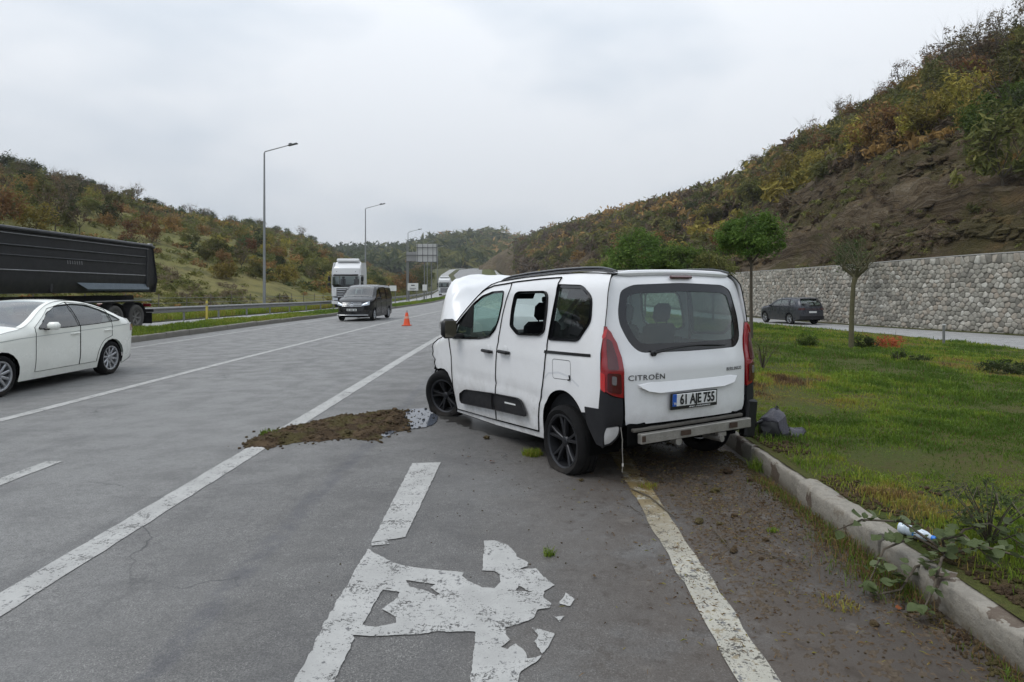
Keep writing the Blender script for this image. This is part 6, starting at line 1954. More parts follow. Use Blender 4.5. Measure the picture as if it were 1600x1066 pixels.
# ---- lorry tractor unit
P_LOR = car_paint('lorry_white_paint', (.70, .71, .72), .3, .35, 0., (.3, 1.5))
def lorry(label, loc, rz, pm, group=None, name='lorry'):
    t = thing(name, label, 'lorry', loc, rz, group)
    W = 1.25
    def fxx(y, z): return 1.42 - .10 * (abs(y) / W) ** 3 - .05 * max(0, (z - 1.7)) ** 1.3
    def hwz(x, z): return W - .05 * max(0, 1 - (1.45 - x) / .3) ** 2
    side = rounded([(1.36, .95), (1.36, 1.75), (1.30, 2.75), (1.20, 3.05), (1.0, 3.55), (.85, 3.78), (-.9, 3.86), (-.98, 1.05), (.2, 1.05), (.25, .95)], [.03, .1, .1, .1, .1, .15, .05, .02, .02, .02], 3)
    sw = rounded([(1.18, 1.85), (1.14, 2.62), (.42, 2.62), (.30, 1.95), (.60, 1.80)], .05, 2)
    for sd in (1, -1):
        S = lambda p, o=0., sd=sd: Vector((p[0], sd * (hwz(*p) - .0 - .10 * max(0, p[1] - 3.1) + o), p[1])); fl = sd < 0
        sheet('cab_side', side, [rounded([(1.24, 1.1), (1.22, 2.72), (.30, 2.72), (.30, 1.1)], .05, 2)], S, pm, t, .2, .04, fl)
        d = sheet('door', inset(rounded([(1.24, 1.1), (1.22, 2.72), (.30, 2.72), (.30, 1.1)], .05, 2), .008), [sw], S, pm, t, .2, .04, fl, edge_mat=M_VOID)
        sheet('window', sw, [], lambda p, S=S: S(p, -.01), M_GLASSX, d, .2, 0, fl)
        m = MB(); m.box((.55, sd * (W + .02), 1.62), (.20, .04, .04), bev=.01); m.build('handle', M_BLACK, d)
        m = MB(); m.box((.65, sd * 1.20, .80), (1.1, .10, .55), bev=.04); m.box((.3, sd * 1.2, .35), (.9, .10, .45), bev=.04) if False else None; m.build('step_panel', pm, t)
        m = MB()
        m.tube([(1.30, sd * 1.25, 2.70), (1.42, sd * 1.45, 2.72), (1.42, sd * 1.45, 1.75)], .02, 6)
        m.box((1.42, sd * 1.46, 2.42), (.12, .24, .42), bev=.05); m.box((1.42, sd * 1.46, 1.95), (.12, .24, .26), bev=.05); m.build('mirror', M_BLACK, t)
        m = MB(); m.box((-1.9, sd * .98, .62), (1.2, .40, .55), bev=.08); m.build('fuel_tank', M_GALV if 'M_GALV' in globals() else M_CHROME, t)
        for cx in (.35, -3.2):
            wheel(t, (cx, sd * 1.03, .52), .52, .32, .30, sd, [M_RIMS, M_VOID], 5, 'steel')
            m = MB(); m.grid(lambda a, b, cx=cx: (cx + .60 * math.cos(PI * a), sd * (1.24 - .5 * b), .55 + .60 * math.sin(PI * a)), 10, 1); m.build('mudguard', M_BLACK, t, fix=False)
        hl = part_empty('headlight', t)
        m = MB(); m.grid(lambda a, b: (fxx(.72 + .45 * a, .8) + .03, sd * (.70 + .46 * a), .62 + .20 * b + .04 * a), 4, 2); m.build('lens', M_HEAD, hl, fix=False)
        m = MB(); m.prism([(.62, .30), (1.22, .34), (1.24, .60), (.66, .56)], 1.30, 1.46, 'YZ') if sd > 0 else m.prism([(-.62, .30), (-1.22, .34), (-1.24, .60), (-.66, .56)], 1.30, 1.46, 'YZ'); m.build('bumper_corner', pm, t)
        m = MB(); m.prism([(sd * .95, .95), (sd * 1.18, .95), (sd * 1.22, 1.95), (sd * 1.10, 1.72)], 1.36, 1.43, 'YZ'); m.build('air_deflector', pm, t)
    fr = lambda z0, z1, y1, o=0., n=6, tp=0.: (lambda a, b: (fxx((2 * b - 1) * y1, z0 + (z1 - z0) * a) + o, (2 * b - 1) * (y1 - tp * a), z0 + (z1 - z0) * a))
    m = MB(); m.grid(fr(.95, 1.72, 1.2), 6, 14); m.grid(fr(2.62, 3.30, 1.2, .0, tp=.02), 8, 14); m.build('cab_front', pm, t, fix=False)
    m = MB(); m.grid(fr(1.72, 2.62, 1.19, .01), 8, 14); m.build('windscreen', M_GLASSX, t, fix=False)
    m = MB(); m.box((1.36, 0, 2.74), (.34, 2.2, .10), Matrix.Rotation(R(12), 3, 'Y'), .03); m.build('sun_visor', M_GLASSX if False else M_PLASTIC, t)
    m = MB(); m.grid(lambda a, b: (1.22 - 1.0 * a - .1 * (2 * b - 1) ** 2 * (1 - a), (2 * b - 1) * (1.18 - .08 * a), 3.28 + .58 * math.sin(a * PI / 2)), 8, 12); m.build('roof', pm, t, fix=False)
    m = MB(); m.box((.45, 0, 3.95), (.55, 2.0, .24), Matrix.Rotation(R(-18), 3, 'Y'), .05); m.build('air_spoiler', pm, t)
    for sd in (1, -1):
        m = MB(); m.box((1.22, sd * .78, 3.08), (.05, .30, .10), bev=.02); m.build('spot_lamp', M_HEAD, t)
        m = MB(); m.box((1.31, sd * .62, 3.02), (.02, .5, .05), bev=.005); m.build('trim', M_BLACK, t)
    m = MB(); m.grid(fr(.60, 1.62, .82, .02), 6, 10); m.build('grille', M_BLACK, t, fix=False)
    for zz in (.78, .96, 1.14, 1.32, 1.50):
        m = MB(); m.tube([(fxx(y, zz) + .035, y, zz) for y in np.linspace(-.78, .78, 7)], .022, 6); m.build('grille_bar', M_CHROME, t)
    m = MB(); m.box((1.38, 0, .42), (.16, 2.36, .26), bev=.04); m.build('bumper', pm, t)
    m = MB(); m.box((1.465, 0, .40), (.01, .52, .11), bev=.002); m.build('number_plate', M_PLATE, t)
    m = MB(); m.box((-1.6, .0, .78), (5.4, .8, .22), bev=.02); m.box((-3.0, 0, 1.0), (.9, .8, .08), bev=.02); m.build('chassis', M_VOID, t)
    m = MB(); m.box((-1.02, 0, 2.4), (.05, 2.38, 2.7), bev=.02); m.build('cab_back', pm, t)
    m = MB(); m.box((.1, 0, 1.5), (1.8, 2.3, .9)); m.build('cabin_interior', M_VOID, t)
    for y in (.6, -.6): seat(t, .35, y, 1.75, .5)
    return t
lor = lorry('white lorry cab with tall roof driving behind the black people carrier', (-15.75, 60.3, -.16), R(-90), P_LOR)
lor.scale = (1.05, 1.04, 1.10)
far_l = dup(lor, (-14.6 + float(bend(140)), 140.0, float(elev(140))), R(-88), (1, 1, 1), label='small distant white lorry half hidden behind the raised bonnet')

# ---- tipper semi-trailer
P_TIP = simple('tipper_black_steel', (.026, .027, .030), .42, .3, var=.3, sc=2.5, bump=.15, dirt=(-1.0, 3.0, .35))
P_TIPL = simple('pale_highlight_steel', (.24, .24, .245), .45, .5, var=.4, sc=6)  # paler steel: painted highlights on rib and rails, also the faded marks
M_DUSTY = simple('dusty_steel_rim', (.17, .165, .155), .8, .2, var=.4)
M_DUSTR = simple('dusty_truck_tyre', (.085, .082, .078), .95, var=.35, spec=.15)
P_CHAS = simple('chassis_black', (.014, .014, .015), .7, .2, var=.3)
tip = thing('tipper_trailer', 'black tipper semi-trailer with ribbed body passing behind the white saloon', 'lorry trailer', (-16.25, 26.35, 0), R(-90))
HWt = 1.24
def tside(sd):
    prof = [(-.30, 1.52), (9.2, 1.52), (9.2, 3.47), (.36, 3.40), (-.02, 3.33), (-.36, 1.95)]
    return prof
for sd in (1, -1):
    def S(p, o=0., sd=sd): return Vector((p[0], sd * (HWt - .16 * max(0, (1.95 - p[1]) / .43) + o), p[1]))
    sheet('body_side', [(-.18, 1.50), (9.2, 1.50), (9.2, 3.40), (.30, 3.33), (.02, 3.28), (-.26, 1.95)], [], S, P_TIP, tip, .25, .05, sd < 0)
    m = MB(); m.tube([S((9.2, 3.45), .02), S((.30, 3.37), .02), S((-.02, 3.32), .02)], .07, 8); m.build('top_rail', P_TIP, tip)
    m = MB(); m.tube([S((9.2, 3.30), .05), S((.35, 3.23), .05)], .012, 6); m.build('sheet_rail', P_TIPL, tip)
    for zz, mt, r_ in ((2.92, P_TIP, .030), (2.62, P_TIP, .022), (2.18, P_TIPL, .020)):
        m = MB(); m.tube([S((9.2, zz + .03), .012), S((.55, zz - .02), .012)], r_, 6); m.build('pressed_rib', mt, tip)
    m = MB(); m.box(tuple(S((.38, 2.45), .01)), (.14, .05, 1.75), bev=.02); m.build('corner_post', P_TIP, tip)
    for xx in (2.9, 5.6, 8.2):
        m = MB(); m.box(tuple(S((xx, 1.72), -.02)), (.12, .10, .40), bev=.02); m.build('rib', P_TIP, tip)
    m = MB(); V = [S((.25, 1.82), .02), S((4.5, 1.84), .02), S((4.1, 1.62), .20), S((.35, 1.60), .20), S((.35, 1.55), .20), S((4.1, 1.57), .20)]
    m.add(V, [(0, 1, 2, 3), (3, 2, 5, 4)]); m.build('side_gutter', simple('bluish_worn_steel', (.085, .11, .13), .45, .4, var=.3) if sd > 0 else MATS['bluish_worn_steel'], tip, fix=False)
    for i in range(7):
        m = MB(); x = 4.95 - i * .115; m.prism([(x, 2.46), (x + .045, 2.46), (x + .06, 2.58), (x + .02, 2.58)], sd * (HWt + .006), sd * (HWt + .010)) ; m.build('faded_mark', P_TIPL, tip, smooth=False)
m = MB(); m.grid(lambda a, b: (-.36 + 9.5 * a, (2 * b - 1) * 1.08, 1.50), 1, 1); m.build('body_floor', P_TIP, tip, fix=False)
m = MB(); m.add([(-.24, -1.2, 1.48), (-.24, 1.2, 1.48), (-.32, 1.24, 1.95), (-.32, -1.24, 1.95), (-.02, 1.24, 3.30), (-.02, -1.24, 3.30)], [(0, 1, 2, 3), (3, 2, 4, 5)]); m.build('tailboard', P_TIP, tip, fix=False)
for y in (-1.15, 1.15):
    m = MB(); m.tube([(-.05, y, 3.36), (-.12, y, 3.20), (-.42, y, 1.98), (-.30, y, 1.50)], [.07, .06, .06, .05], 6); m.build('tailboard_hinge_arm', P_TIP, tip)
    m = MB(); m.box((.02, y, 3.44), (.22, .14, .08), bev=.02); m.build('hinge', P_TIPL, tip)
m = MB(); m.grid(lambda a, b: (9.2, (2 * b - 1) * 1.24, 1.5 + 1.95 * a), 1, 1); m.build('headboard', P_TIP, tip, fix=False)
m = MB(); m.box((4.6, .45, 1.22), (9.0, .14, .28)); m.box((4.6, -.45, 1.22), (9.0, .14, .28)); m.box((1.8, 0, .62), (.2, 2.0, .2)); m.box((.55, 0, .62), (.14, 2.0, .14)); m.build('chassis', P_CHAS, tip)
m = MB(); m.box((-.22, 0, .72), (.10, 2.3, .12), bev=.02); m.build('rear_underrun_bar', P_CHAS, tip)
for sd in (1, -1):
    for cx in (1.00, 2.34, 3.68):
        w_ = wheel(tip, (cx, sd * 1.02, .50), .50, .36, .285, sd, [M_DUSTY, M_VOID], 6, 'steel', 0, 0, .2)
        [setattr(c, 'data', c.data.copy()) or c.data.materials.clear() or c.data.materials.append(M_DUSTR) for c in kids(w_) if c.name.startswith('tyre')]
        m = MB(); m.grid(lambda a, b, cx=cx: (cx + .60 * math.cos(PI * a), sd * (1.22 - .42 * b), .52 + .58 * math.sin(PI * a)), 10, 1); m.build('mudguard', P_CHAS, tip, fix=False)
    m = MB(); m.box((2.0, sd * 1.16, 1.16), (4.0, .10, .06), bev=.02); m.build('mudguard_edge', P_TIPL, tip)
    m = MB(); m.box((-.02, sd * .98, .42), (.02, .45, .45)); m.build('mud_flap', M_RUBBER, tip)
    m = MB(); m.box((-.10, sd * .95, .95), (.06, .34, .13), bev=.02); m.build('tail_light', M_RED, tip)
    m = MB(); m.tube([(7.2, sd * .8, 1.2), (7.2, sd * .8, .25)], .06, 8); m.box((7.2, sd * .8, .22), (.25, .25, .04)); m.build('landing_leg', P_CHAS, tip)
P_DARKCAB = car_paint('dark_cab_paint', (.03, .03, .035), .2)
# its tractor unit (out of the frame, but it is what pulls the trailer)
cab = lorry('dark lorry cab pulling the black tipper trailer', (-16.25, 15.2, 0), R(-90), P_DARKCAB, name='lorry_cab')

# ---- traffic cone
cone = thing('traffic_cone', 'orange traffic cone with a pale collar standing on the lane line', 'traffic cone', (-5.0, 29.0, -.055))
M_ORANGE = simple('orange_cone_plastic', (.72, .085, .022), .45, var=.12)
m = MB(); m.box((0, 0, .02), (.40, .40, .04), bev=.012); m.build('base', simple('cone_base_rubber', (.45, .06, .02), .6), cone)
m = MB(); m.lathe([(.155, .04), (.15, .06), (.105, .33)], 24, 'Z'); m.lathe([(.085, .43), (.052, .60)], 24, 'Z'); m.build('cone_body', M_ORANGE, cone)
m = MB(); m.lathe([(.107, .33), (.087, .43)], 24, 'Z'); m.build('reflective_collar', simple('cone_collar', (.62, .30, .22), .5), cone)
m = MB(); m.lathe([(.052, .60), (.038, .70), (.03, .71), (0, .71)], 24, 'Z'); m.build('grey_tip', simple('grey_cone_tip', (.30, .28, .29), .5), cone)
# ================================================================ wreckage and dirt on the road
k = NB('torn_up_soil')
b = k.noise(9, 5, .7); d = k.noise(48, 4, .75); e = k.noise(3.5, 3, .6)
c = k.mix(k.rng(b, .35, .65), (.040, .026, .016), (.105, .072, .042))
c = k.mix(k.math('MULTIPLY', k.rng(e, .45, .62), .6), c, (.085, .078, .026))
c = k.mix(k.math('MULTIPLY', k.rng(d, .5, .7), .5), c, (.15, .115, .07))
k.bump(k.math('ADD', b, d), 1., .03)
M_SOIL = k.fin(c, .95, spec=.15)
zS = lambda a, b: at(380 + a * .2125, 600 + b * .2125)
heap = [zS(*p) for p in [(-10, 450), (60, 405), (150, 368), (300, 330), (440, 305), (560, 272), (700, 245), (800, 238), (950, 215), (1040, 200), (1150, 196), (1210, 205), (1195, 235), (1245, 280), (1230, 315), (1180, 345), (1060, 360), (1020, 390), (990, 425), (930, 415), (850, 408), (700, 402), (560, 425), (420, 430), (250, 455), (190, 485), (110, 462), (30, 470)]]
hp_ = ragged(heap, .05, .05)
sp_t = thing('soil_heap', 'heap of torn-up brown soil and grass lying across the white lane line', 'soil heap', (-1.9, 7.2, 0))
def heap_z(p):
    d = dist_poly(np.array([p]), hp_)[0]
    n = mnoise.noise(Vector((p[0] * 7, p[1] * 7, 0))) * .5 + mnoise.noise(Vector((p[0] * 22, p[1] * 22, 3))) * .35 + mnoise.noise(Vector((p[0] * 50, p[1] * 50, 3))) * .2
    return max(.004, min(d * .30, .045) * (1. + n * 1.1) + .004)
o = sheet('soil', hp_, [], lambda p: Vector((p[0] + 1.9, p[1] - 7.2, heap_z(p) if inside(np.array([p]), hp_)[0] else .003)), M_SOIL, sp_t, step=.022, thick=0)
bm = bmesh.new(); bm.from_mesh(o.data)
for f in bm.faces:
    if f.normal.z < 0: f.normal_flip()
bm.to_mesh(o.data); bm.free(); o.data.shade_flat()

def clod_mesh(seed, r=1.):
    bm = bmesh.new(); bmesh.ops.create_icosphere(bm, subdivisions=2, radius=r)
    for v in bm.verts:
        n = mnoise.noise(v.co * 1.6 + Vector((seed * 7, 0, 0))) * .45 + mnoise.noise(v.co * 4 + Vector((0, seed * 3, 0))) * .22
        v.co *= 1 + n
        v.co.z *= .62
    me = bpy.data.meshes.new('clod'); bm.to_mesh(me); bm.free(); me.materials.append(M_SOIL); return me
CL = [clod_mesh(i) for i in range(6)]
CLV = [(np.array([tuple(v.co) for v in m_.vertices]), np.array([tuple(p.vertices) for p in m_.polygons])) for m_ in CL]
def crumbs(name, X, Y, S_, mat, zf=None, parent=None):
    Vs, Fs = [], []; b = 0
    for i in range(len(X)):
        V, F = CLV[i % 6]; a = random.random() * 6.28; ca, sa = math.cos(a), math.sin(a)
        zz = zf(X[i], Y[i]) if zf else float(elev(Y[i]))
        Vs.append(np.stack([(V[:, 0] * ca - V[:, 1] * sa) * S_[i] + X[i], (V[:, 0] * sa + V[:, 1] * ca) * S_[i] + Y[i], V[:, 2] * S_[i] + zz + S_[i] * .35], 1)); Fs.append(F + b); b += len(V)
    o = link(name, np_mesh(name, np.concatenate(Vs), np.concatenate(Fs), mat, False), parent)
    return tag(o, kind='stuff')
g = np.random.default_rng(44)
# crumbs round the heap
A = np.array(hp_); n = 3200
X = g.uniform(A[:, 0].min() - .25, A[:, 0].max() + .3, n); Y = g.uniform(A[:, 1].min() - .12, A[:, 1].max() + .12, n)
P = np.stack([X, Y], 1); ins = inside(P, hp_); dd = dist_poly(P, hp_)
ok = ins | (g.random(n) < np.exp(-dd / .05) * .7)
X, Y, ins = X[ok], Y[ok], ins[ok]
crumbs('soil_crumbs', X, Y, g.uniform(.004, .018, len(X)) * (1 + (g.random(len(X)) > .96) * 1.3), M_SOIL, lambda x, y: heap_z((x, y)) - .006 if inside(np.array([(x, y)]), hp_)[0] else .0)
# soil thrown off beside the kerb
n = 15000
X = g.uniform(.35, KX - .02, n); Y = 2.2 + (g.random(n) ** .8) * 6.3
pr = (vnoise(X * 2.4, Y * 1.6) * .7 + vnoise(X * 7, Y * 6) * .5) * np.clip((X - .7) / .8, .05, 1) * np.clip((Y - 2.2) / 2.0, .25, 1)
ok = g.random(n) < pr ** 2.2 * 1.5
X, Y = X[ok], Y[ok]
crumbs('soil_crumbs', X, Y, g.uniform(.0018, .0065, len(X)) * (1 + (g.random(len(X)) > .985) * 2.6), M_SOIL)
n = 260; X = g.uniform(-1.5, .9, n); Y = g.uniform(3.4, 7.6, n)
ok = g.random(n) < .2 + .5 * (X > -.6)
crumbs('soil_crumbs', X[ok], Y[ok], g.uniform(.003, .007, ok.sum()), M_SOIL)
# single clods one can pick out
for lab, (u, v), s_ in (('fist-sized brown clod on the asphalt below the sliding door', (760, 686), .035), ('largest dark clod of soil near the kerb behind the van', (1137, 740), .045), ('small dark clod beside the flat rear tyre', (908, 752), .022), ('dark clod of soil in the middle of the muddy strip', (1118, 768), .03), ('dark clod right against the kerb', (1171, 752), .032), ('small crumbly clod at the end of the white edge line', (1004, 745), .03)):
    x, y = at(u, v); o = link('clod', random.choice(CL), None, (x, y, s_ * .45), (0, 0, random.random() * 6), (s_,) * 3)
    tag(o, lab, 'clod of soil')
# puddle at the smashed front wheel
k = NB('spilled_fluid'); k.b.inputs['IOR'].default_value = 1.33
M_WET = k.fin((.07, .08, .10), .10, spec=.6)
pud = ragged([zS(*p) for p in [(1130, 215), (1180, 190), (1290, 185), (1340, 180), (1400, 215), (1430, 245), (1420, 285), (1380, 310), (1340, 322), (1290, 330), (1200, 335), (1130, 350), (1050, 395), (1010, 380), (1080, 340), (1160, 300), (1190, 260)]], .02)
o = sheet('puddle', pud, [], lambda p: Vector((p[0], p[1], .0085)), M_WET, None, step=.05, thick=0)
bm = bmesh.new(); bm.from_mesh(o.data)
for f in bm.faces:
    if f.normal.z < 0: f.normal_flip()
bm.to_mesh(o.data); bm.free()
tag(o, 'shiny spilled fluid puddle reflecting the sky at the smashed front wheel', 'puddle')
P = [zS(a, b) for a, b in zip(g.uniform(1020, 1420, 150), g.uniform(180, 400, 150))]
P = [p for p in P if dist_poly(np.array([p]), pud)[0] < .06 or inside(np.array([p]), pud)[0]]
crumbs('black_plastic_bits', [p[0] for p in P], [p[1] for p in P], g.uniform(.003, .009, len(P)) * (1 + 2.2 * (g.random(len(P)) > .85)), M_BLACK, lambda x, y: .008)
# dark smooth patch laid on the asphalt under the van's front
k = NB('dark_asphalt'); n_ = k.noise(6, 5, .7)
M_DARKPATCH = k.fin(k.mix(n_, (.022, .021, .020), (.050, .047, .044)), .35, spec=.5); 
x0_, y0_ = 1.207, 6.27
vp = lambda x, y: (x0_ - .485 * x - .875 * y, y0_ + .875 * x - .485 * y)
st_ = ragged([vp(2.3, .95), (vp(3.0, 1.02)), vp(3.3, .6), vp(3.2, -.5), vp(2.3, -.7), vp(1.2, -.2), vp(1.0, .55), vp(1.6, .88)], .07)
o = sheet('dark_patch', st_, [], lambda p: Vector((p[0], p[1], .0035)), M_DARKPATCH, None, step=.1, thick=0)
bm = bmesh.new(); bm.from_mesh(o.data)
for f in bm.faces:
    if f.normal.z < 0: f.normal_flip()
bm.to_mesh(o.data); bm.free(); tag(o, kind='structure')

# torn grass clumps and leaves on the tarmac
def tuft(label, u, v, r, n, h, cat='grass clump', mat=None, z=0., tb=.35):
    x, y = at(u, v); g = np.random.default_rng(int(u))
    a = g.random(n) * 6.28; rr = r * g.random(n) ** .6
    X = x + np.cos(a) * rr; Y = y + np.sin(a) * rr
    o = blades('grass_clump', X, Y, np.full(n, z), h * (.5 + g.random(n)), np.full(n, .0028), np.clip(tb + (g.random(n) - .5) * .5, 0, 1), int(u) + 1, 1.)
    del o['kind']
    return tag(o, label, cat)
tuft('flattened clump of torn grass between the sliding door and rear tyre', 832, 711, .10, 420, .06, tb=.45)
tuft('little green weed growing alone right of the painted arrow', 858, 868, .035, 60, .05, tb=.22)
tuft('yellowish wisp of grass on the end of the white edge line', 1012, 762, .08, 160, .04, tb=.65)
tuft('pale green torn weed beside the kerb in the muddy strip', 1207, 831, .04, 60, .03, tb=.25)
tuft('dry grass wisp lying near the lower muddy edge', 1310, 945, .10, 130, .03, tb=.75)
tuft('bright green sprig at the left end of the soil heap', 418, 683, .10, 120, .06, tb=.18, z=.03)
tuft('green weeds sticking up against the kerb face by the van', 1188, 735, .10, 160, .12, tb=.25)
leafm = {}
def leaf_mesh(mat, key, seed=0, L=1., Wd=.45, lobes=False):
    V = []; F = []
    n = 8
    for i in range(n + 1):
        t = i / n; w = Wd * math.sin(PI * min(1, t * 1.02) ** .8) * (1 + (.25 * math.sin(t * 18) if lobes else 0)); z = .12 * math.sin(t * PI * 1.2 + seed) * L
        V += [(t * L, -w * L, z + .10 * w), (t * L, 0, z - .05 * L * math.sin(PI * t)), (t * L, w * L, z + .07 * w)]
    for i in range(n):
        for j in range(2): F.append((i * 3 + j, (i + 1) * 3 + j, (i + 1) * 3 + j + 1, i * 3 + j + 1))
    me = np_mesh(key, V, F, mat, True); return me
def flat_leaf(name, c1, c2):
    k = NB(name); v = k.obj(); k.bump(k.noise(9, 3, .6, v), .4, .01)
    c = k.mix(k.noise(4, 4, .6, v), c1, c2); k.fin(c, .55, spec=.3)
    tl = k.n('ShaderNodeBsdfTranslucent', {'Color': c}); mx = k.n('ShaderNodeMixShader', {0: .25, 1: k.b.outputs[0], 2: tl.outputs[0]})
    k.t.links.new(mx.outputs[0], k.o.inputs['Surface']); return k.m
M_LO = flat_leaf('orange_dead_leaf', (.32, .085, .02), (.14, .05, .02)); M_LG = flat_leaf('bramble_leaf', (.040, .062, .018), (.095, .12, .04)); M_LP = flat_leaf('pale_leaf_back', (.15, .17, .09), (.09, .12, .05)); M_LB = flat_leaf('brown_dead_leaf', (.085, .050, .025), (.13, .085, .04))
LO = [leaf_mesh(M_LO, 'leaf', 1, 1, .5, True), leaf_mesh(M_LB, 'leaf', 2, 1, .4, True)]
for lab, u, v, s_, q in (('crumpled orange dead leaf on the asphalt in front of the rear tyre', 771, 724, .055, 0), ('brown dead leaf beside the painted line top', 730, 716, .03, 1), ('reddish scrap of leaf near the kerb plant', 1399, 953, .03, 0), ('brown leaf on the worn right edge line', 1152, 968, .03, 1), ('small dead leaf on the plain asphalt right of the arrow', 928, 905, .03, 1)):
    x, y = at(u, v); o = link('fallen_leaf', LO[q], None, (x, y, .012), (R(20), R(-10), random.random() * 6), (s_,) * 3); tag(o, lab, 'leaf')
# sticks
def stick(label, pts, r=.006):
    P = [Vector((*at(u, v), z)) for u, v, z in pts]; o0 = P[0].copy(); m = MB(); m.tube([p - o0 for p in P], [r] * (len(P) - 1) + [r * .4], 6)
    o = m.build('stick', M_BARK, None); o.location = o0; return tag(o, label, 'stick')
stick('curved dark stick lying across the end of the right edge line', [(985, 765, .01), (1015, 780, .02), (1040, 800, .015), (1057, 812, .008)])
stick('thin reddish stick with a muddy root ball near the kerb', [(1115, 830, .01), (1130, 848, .015), (1142, 862, .01)], .004)
stick('long pale straw across the muddy strip', [(1165, 858, .006), (1210, 872, .01), (1252, 882, .006)], .003)
stick('short dark twig by the flat rear wheel', [(985, 792, .006), (993, 800, .01), (1000, 802, .006)], .003)
for lab, u, v, s_ in (('muddy root ball at the end of the reddish stick', 1146, 863, .022), ('wilted grey weed root on the muddy strip', 1092, 817, .03)):
    x, y = at(u, v); o = link('root_ball', CL[2], None, (x, y, .012), (0, 0, 1), (s_ * 1.5, s_, s_)); tag(o, lab, 'root ball')

# scrubby growth at the foot of the kerb
g = np.random.default_rng(8); n = 4200
Y = 2.35 + g.random(n) * 3.2; X = KX - .01 - np.abs(g.normal(size=n)) * .07 * (1 + 1.2 * np.exp(-((Y - 3.7) / .5) ** 2))
ok = g.random(n) < np.clip(vnoise(Y * 3.1, X * 0 + 3) * 1.5 - .25, .03, 1)
X, Y = X[ok], Y[ok]
blades('kerbside_grass', X, Y, np.zeros(len(X)), (.02 + .055 * g.random(len(X))) * (1 + .8 * np.exp(-((Y - 3.9) / .6) ** 2)), np.full(len(X), .0020), np.where(g.random(len(X)) < .45, g.uniform(.0, .22, len(X)), g.uniform(.84, 1., len(X))), 77, 1.0)
n = 1500; Y = 2.3 + g.random(n) * 4.2; X = KX - .01 - np.abs(g.normal(size=n)) * .08
crumbs('soil_crumbs', X, Y, g.uniform(.004, .012, n), M_SOIL)
# spilled earth on top of the turf edge
n = 1600; Y = 2.0 + g.random(n) * 5; X = KX + .17 + np.abs(g.normal(size=n)) * .12
ok = vnoise(X * 3, Y * 2.2 + 9) > .5
X, Y = X[ok], Y[ok]
crumbs('soil_crumbs', X, Y, g.uniform(.006, .018, len(X)), M_SOIL, lambda x, y: float(island_z(np.array([x]), np.array([y]))[0]))

# uprooted bramble hanging over the kerb
bx_, by_ = 2.36, 3.52
br = thing('uprooted_bramble', 'uprooted leafy bramble sprawling over the kerb next to the bottle', 'plant', (bx_, by_, .17))
br.scale = (1.25, 1.25, 1.1)
g2 = random.Random(4)
LG = [leaf_mesh(M_LG, 'leaf', i, 1, .36 + .04 * i) for i in range(3)] + [leaf_mesh(M_LP, 'leaf', 5, 1, .42)]
stems = [[(0, 0, .02), (-.12, .03, .10), (-.24, .06, .02), (-.34, .0, -.12)], [(0, 0, .02), (-.10, -.12, .06), (-.20, -.22, -.04), (-.30, -.28, -.14)], [(.02, 0, .02), (-.10, .16, .12), (-.22, .28, .08), (-.32, .36, -.02)],
         [(.0, 0, .02), (.10, -.08, .10), (.24, -.18, .08), (.34, -.30, .04)], [(.0, .02, .02), (.12, .06, .12), (.22, .04, .16), (.34, -.04, .06)], [(0, 0, .0), (-.05, -.05, .12), (-.02, -.14, .18), (.05, -.25, .08)], [(-.02, 0, 0), (-.16, -.04, -.02), (-.26, -.10, -.10), (-.42, -.10, -.14)]]
for st_ in stems:
    m = MB(); m.tube(st_, [.007, .006, .005, .002], 6); m.build('stem', M_BARK, br)
    for j in range(24):
        t = g2.uniform(.15, 1) * (len(st_) - 1); i = min(int(t), len(st_) - 2); f = t - i
        p = Vector(st_[i]).lerp(Vector(st_[i + 1]), f) + Vector((g2.uniform(-.04, .04), g2.uniform(-.04, .04), g2.uniform(-.01, .04)))
        p.z = max(p.z, -.15 if p.x < -.18 else .01)
        s_ = g2.uniform(.028, .066)
        link('leaf', LG[g2.choice([0, 0, 1, 1, 2, 3])], br, p, (g2.uniform(-.8, .8), g2.uniform(-.7, .5), g2.uniform(0, 6.28)), (s_,) * 3)
dry = thing('dry_weed', 'tall withered dark weed standing on the grass behind the bramble', 'plant', (2.70, 3.66, .19))
dry.scale = (1.25, 1.25, 1.3)
for i in range(26):
    m = MB(); a = g2.uniform(0, 6.28); q = g2.uniform(.03, .22); h = g2.uniform(.10, .27)
    m.tube([(0, 0, 0), (math.cos(a) * q * .4, math.sin(a) * q * .4, h * .6), (math.cos(a) * q * .8, math.sin(a) * q * .8, h), (math.cos(a) * q * 1.15, math.sin(a) * q * 1.15, h * .82)], [.004, .003, .0025, .0015], 4, cap=False); m.build('stem', M_BARK, dry, fix=False)
V, F, T = leaf_cloud(620, [(0, 0, .15, .22, .22, .13), (0, 0, .22, .08, .08, .09)], .013, 91, clumps=44, spread=.22, shell=.3)
link('withered_leaves', np_mesh('withered_leaves', V, F, LEAF['dark'], False, attrs={'tint': ('FACE', T)}), dry)

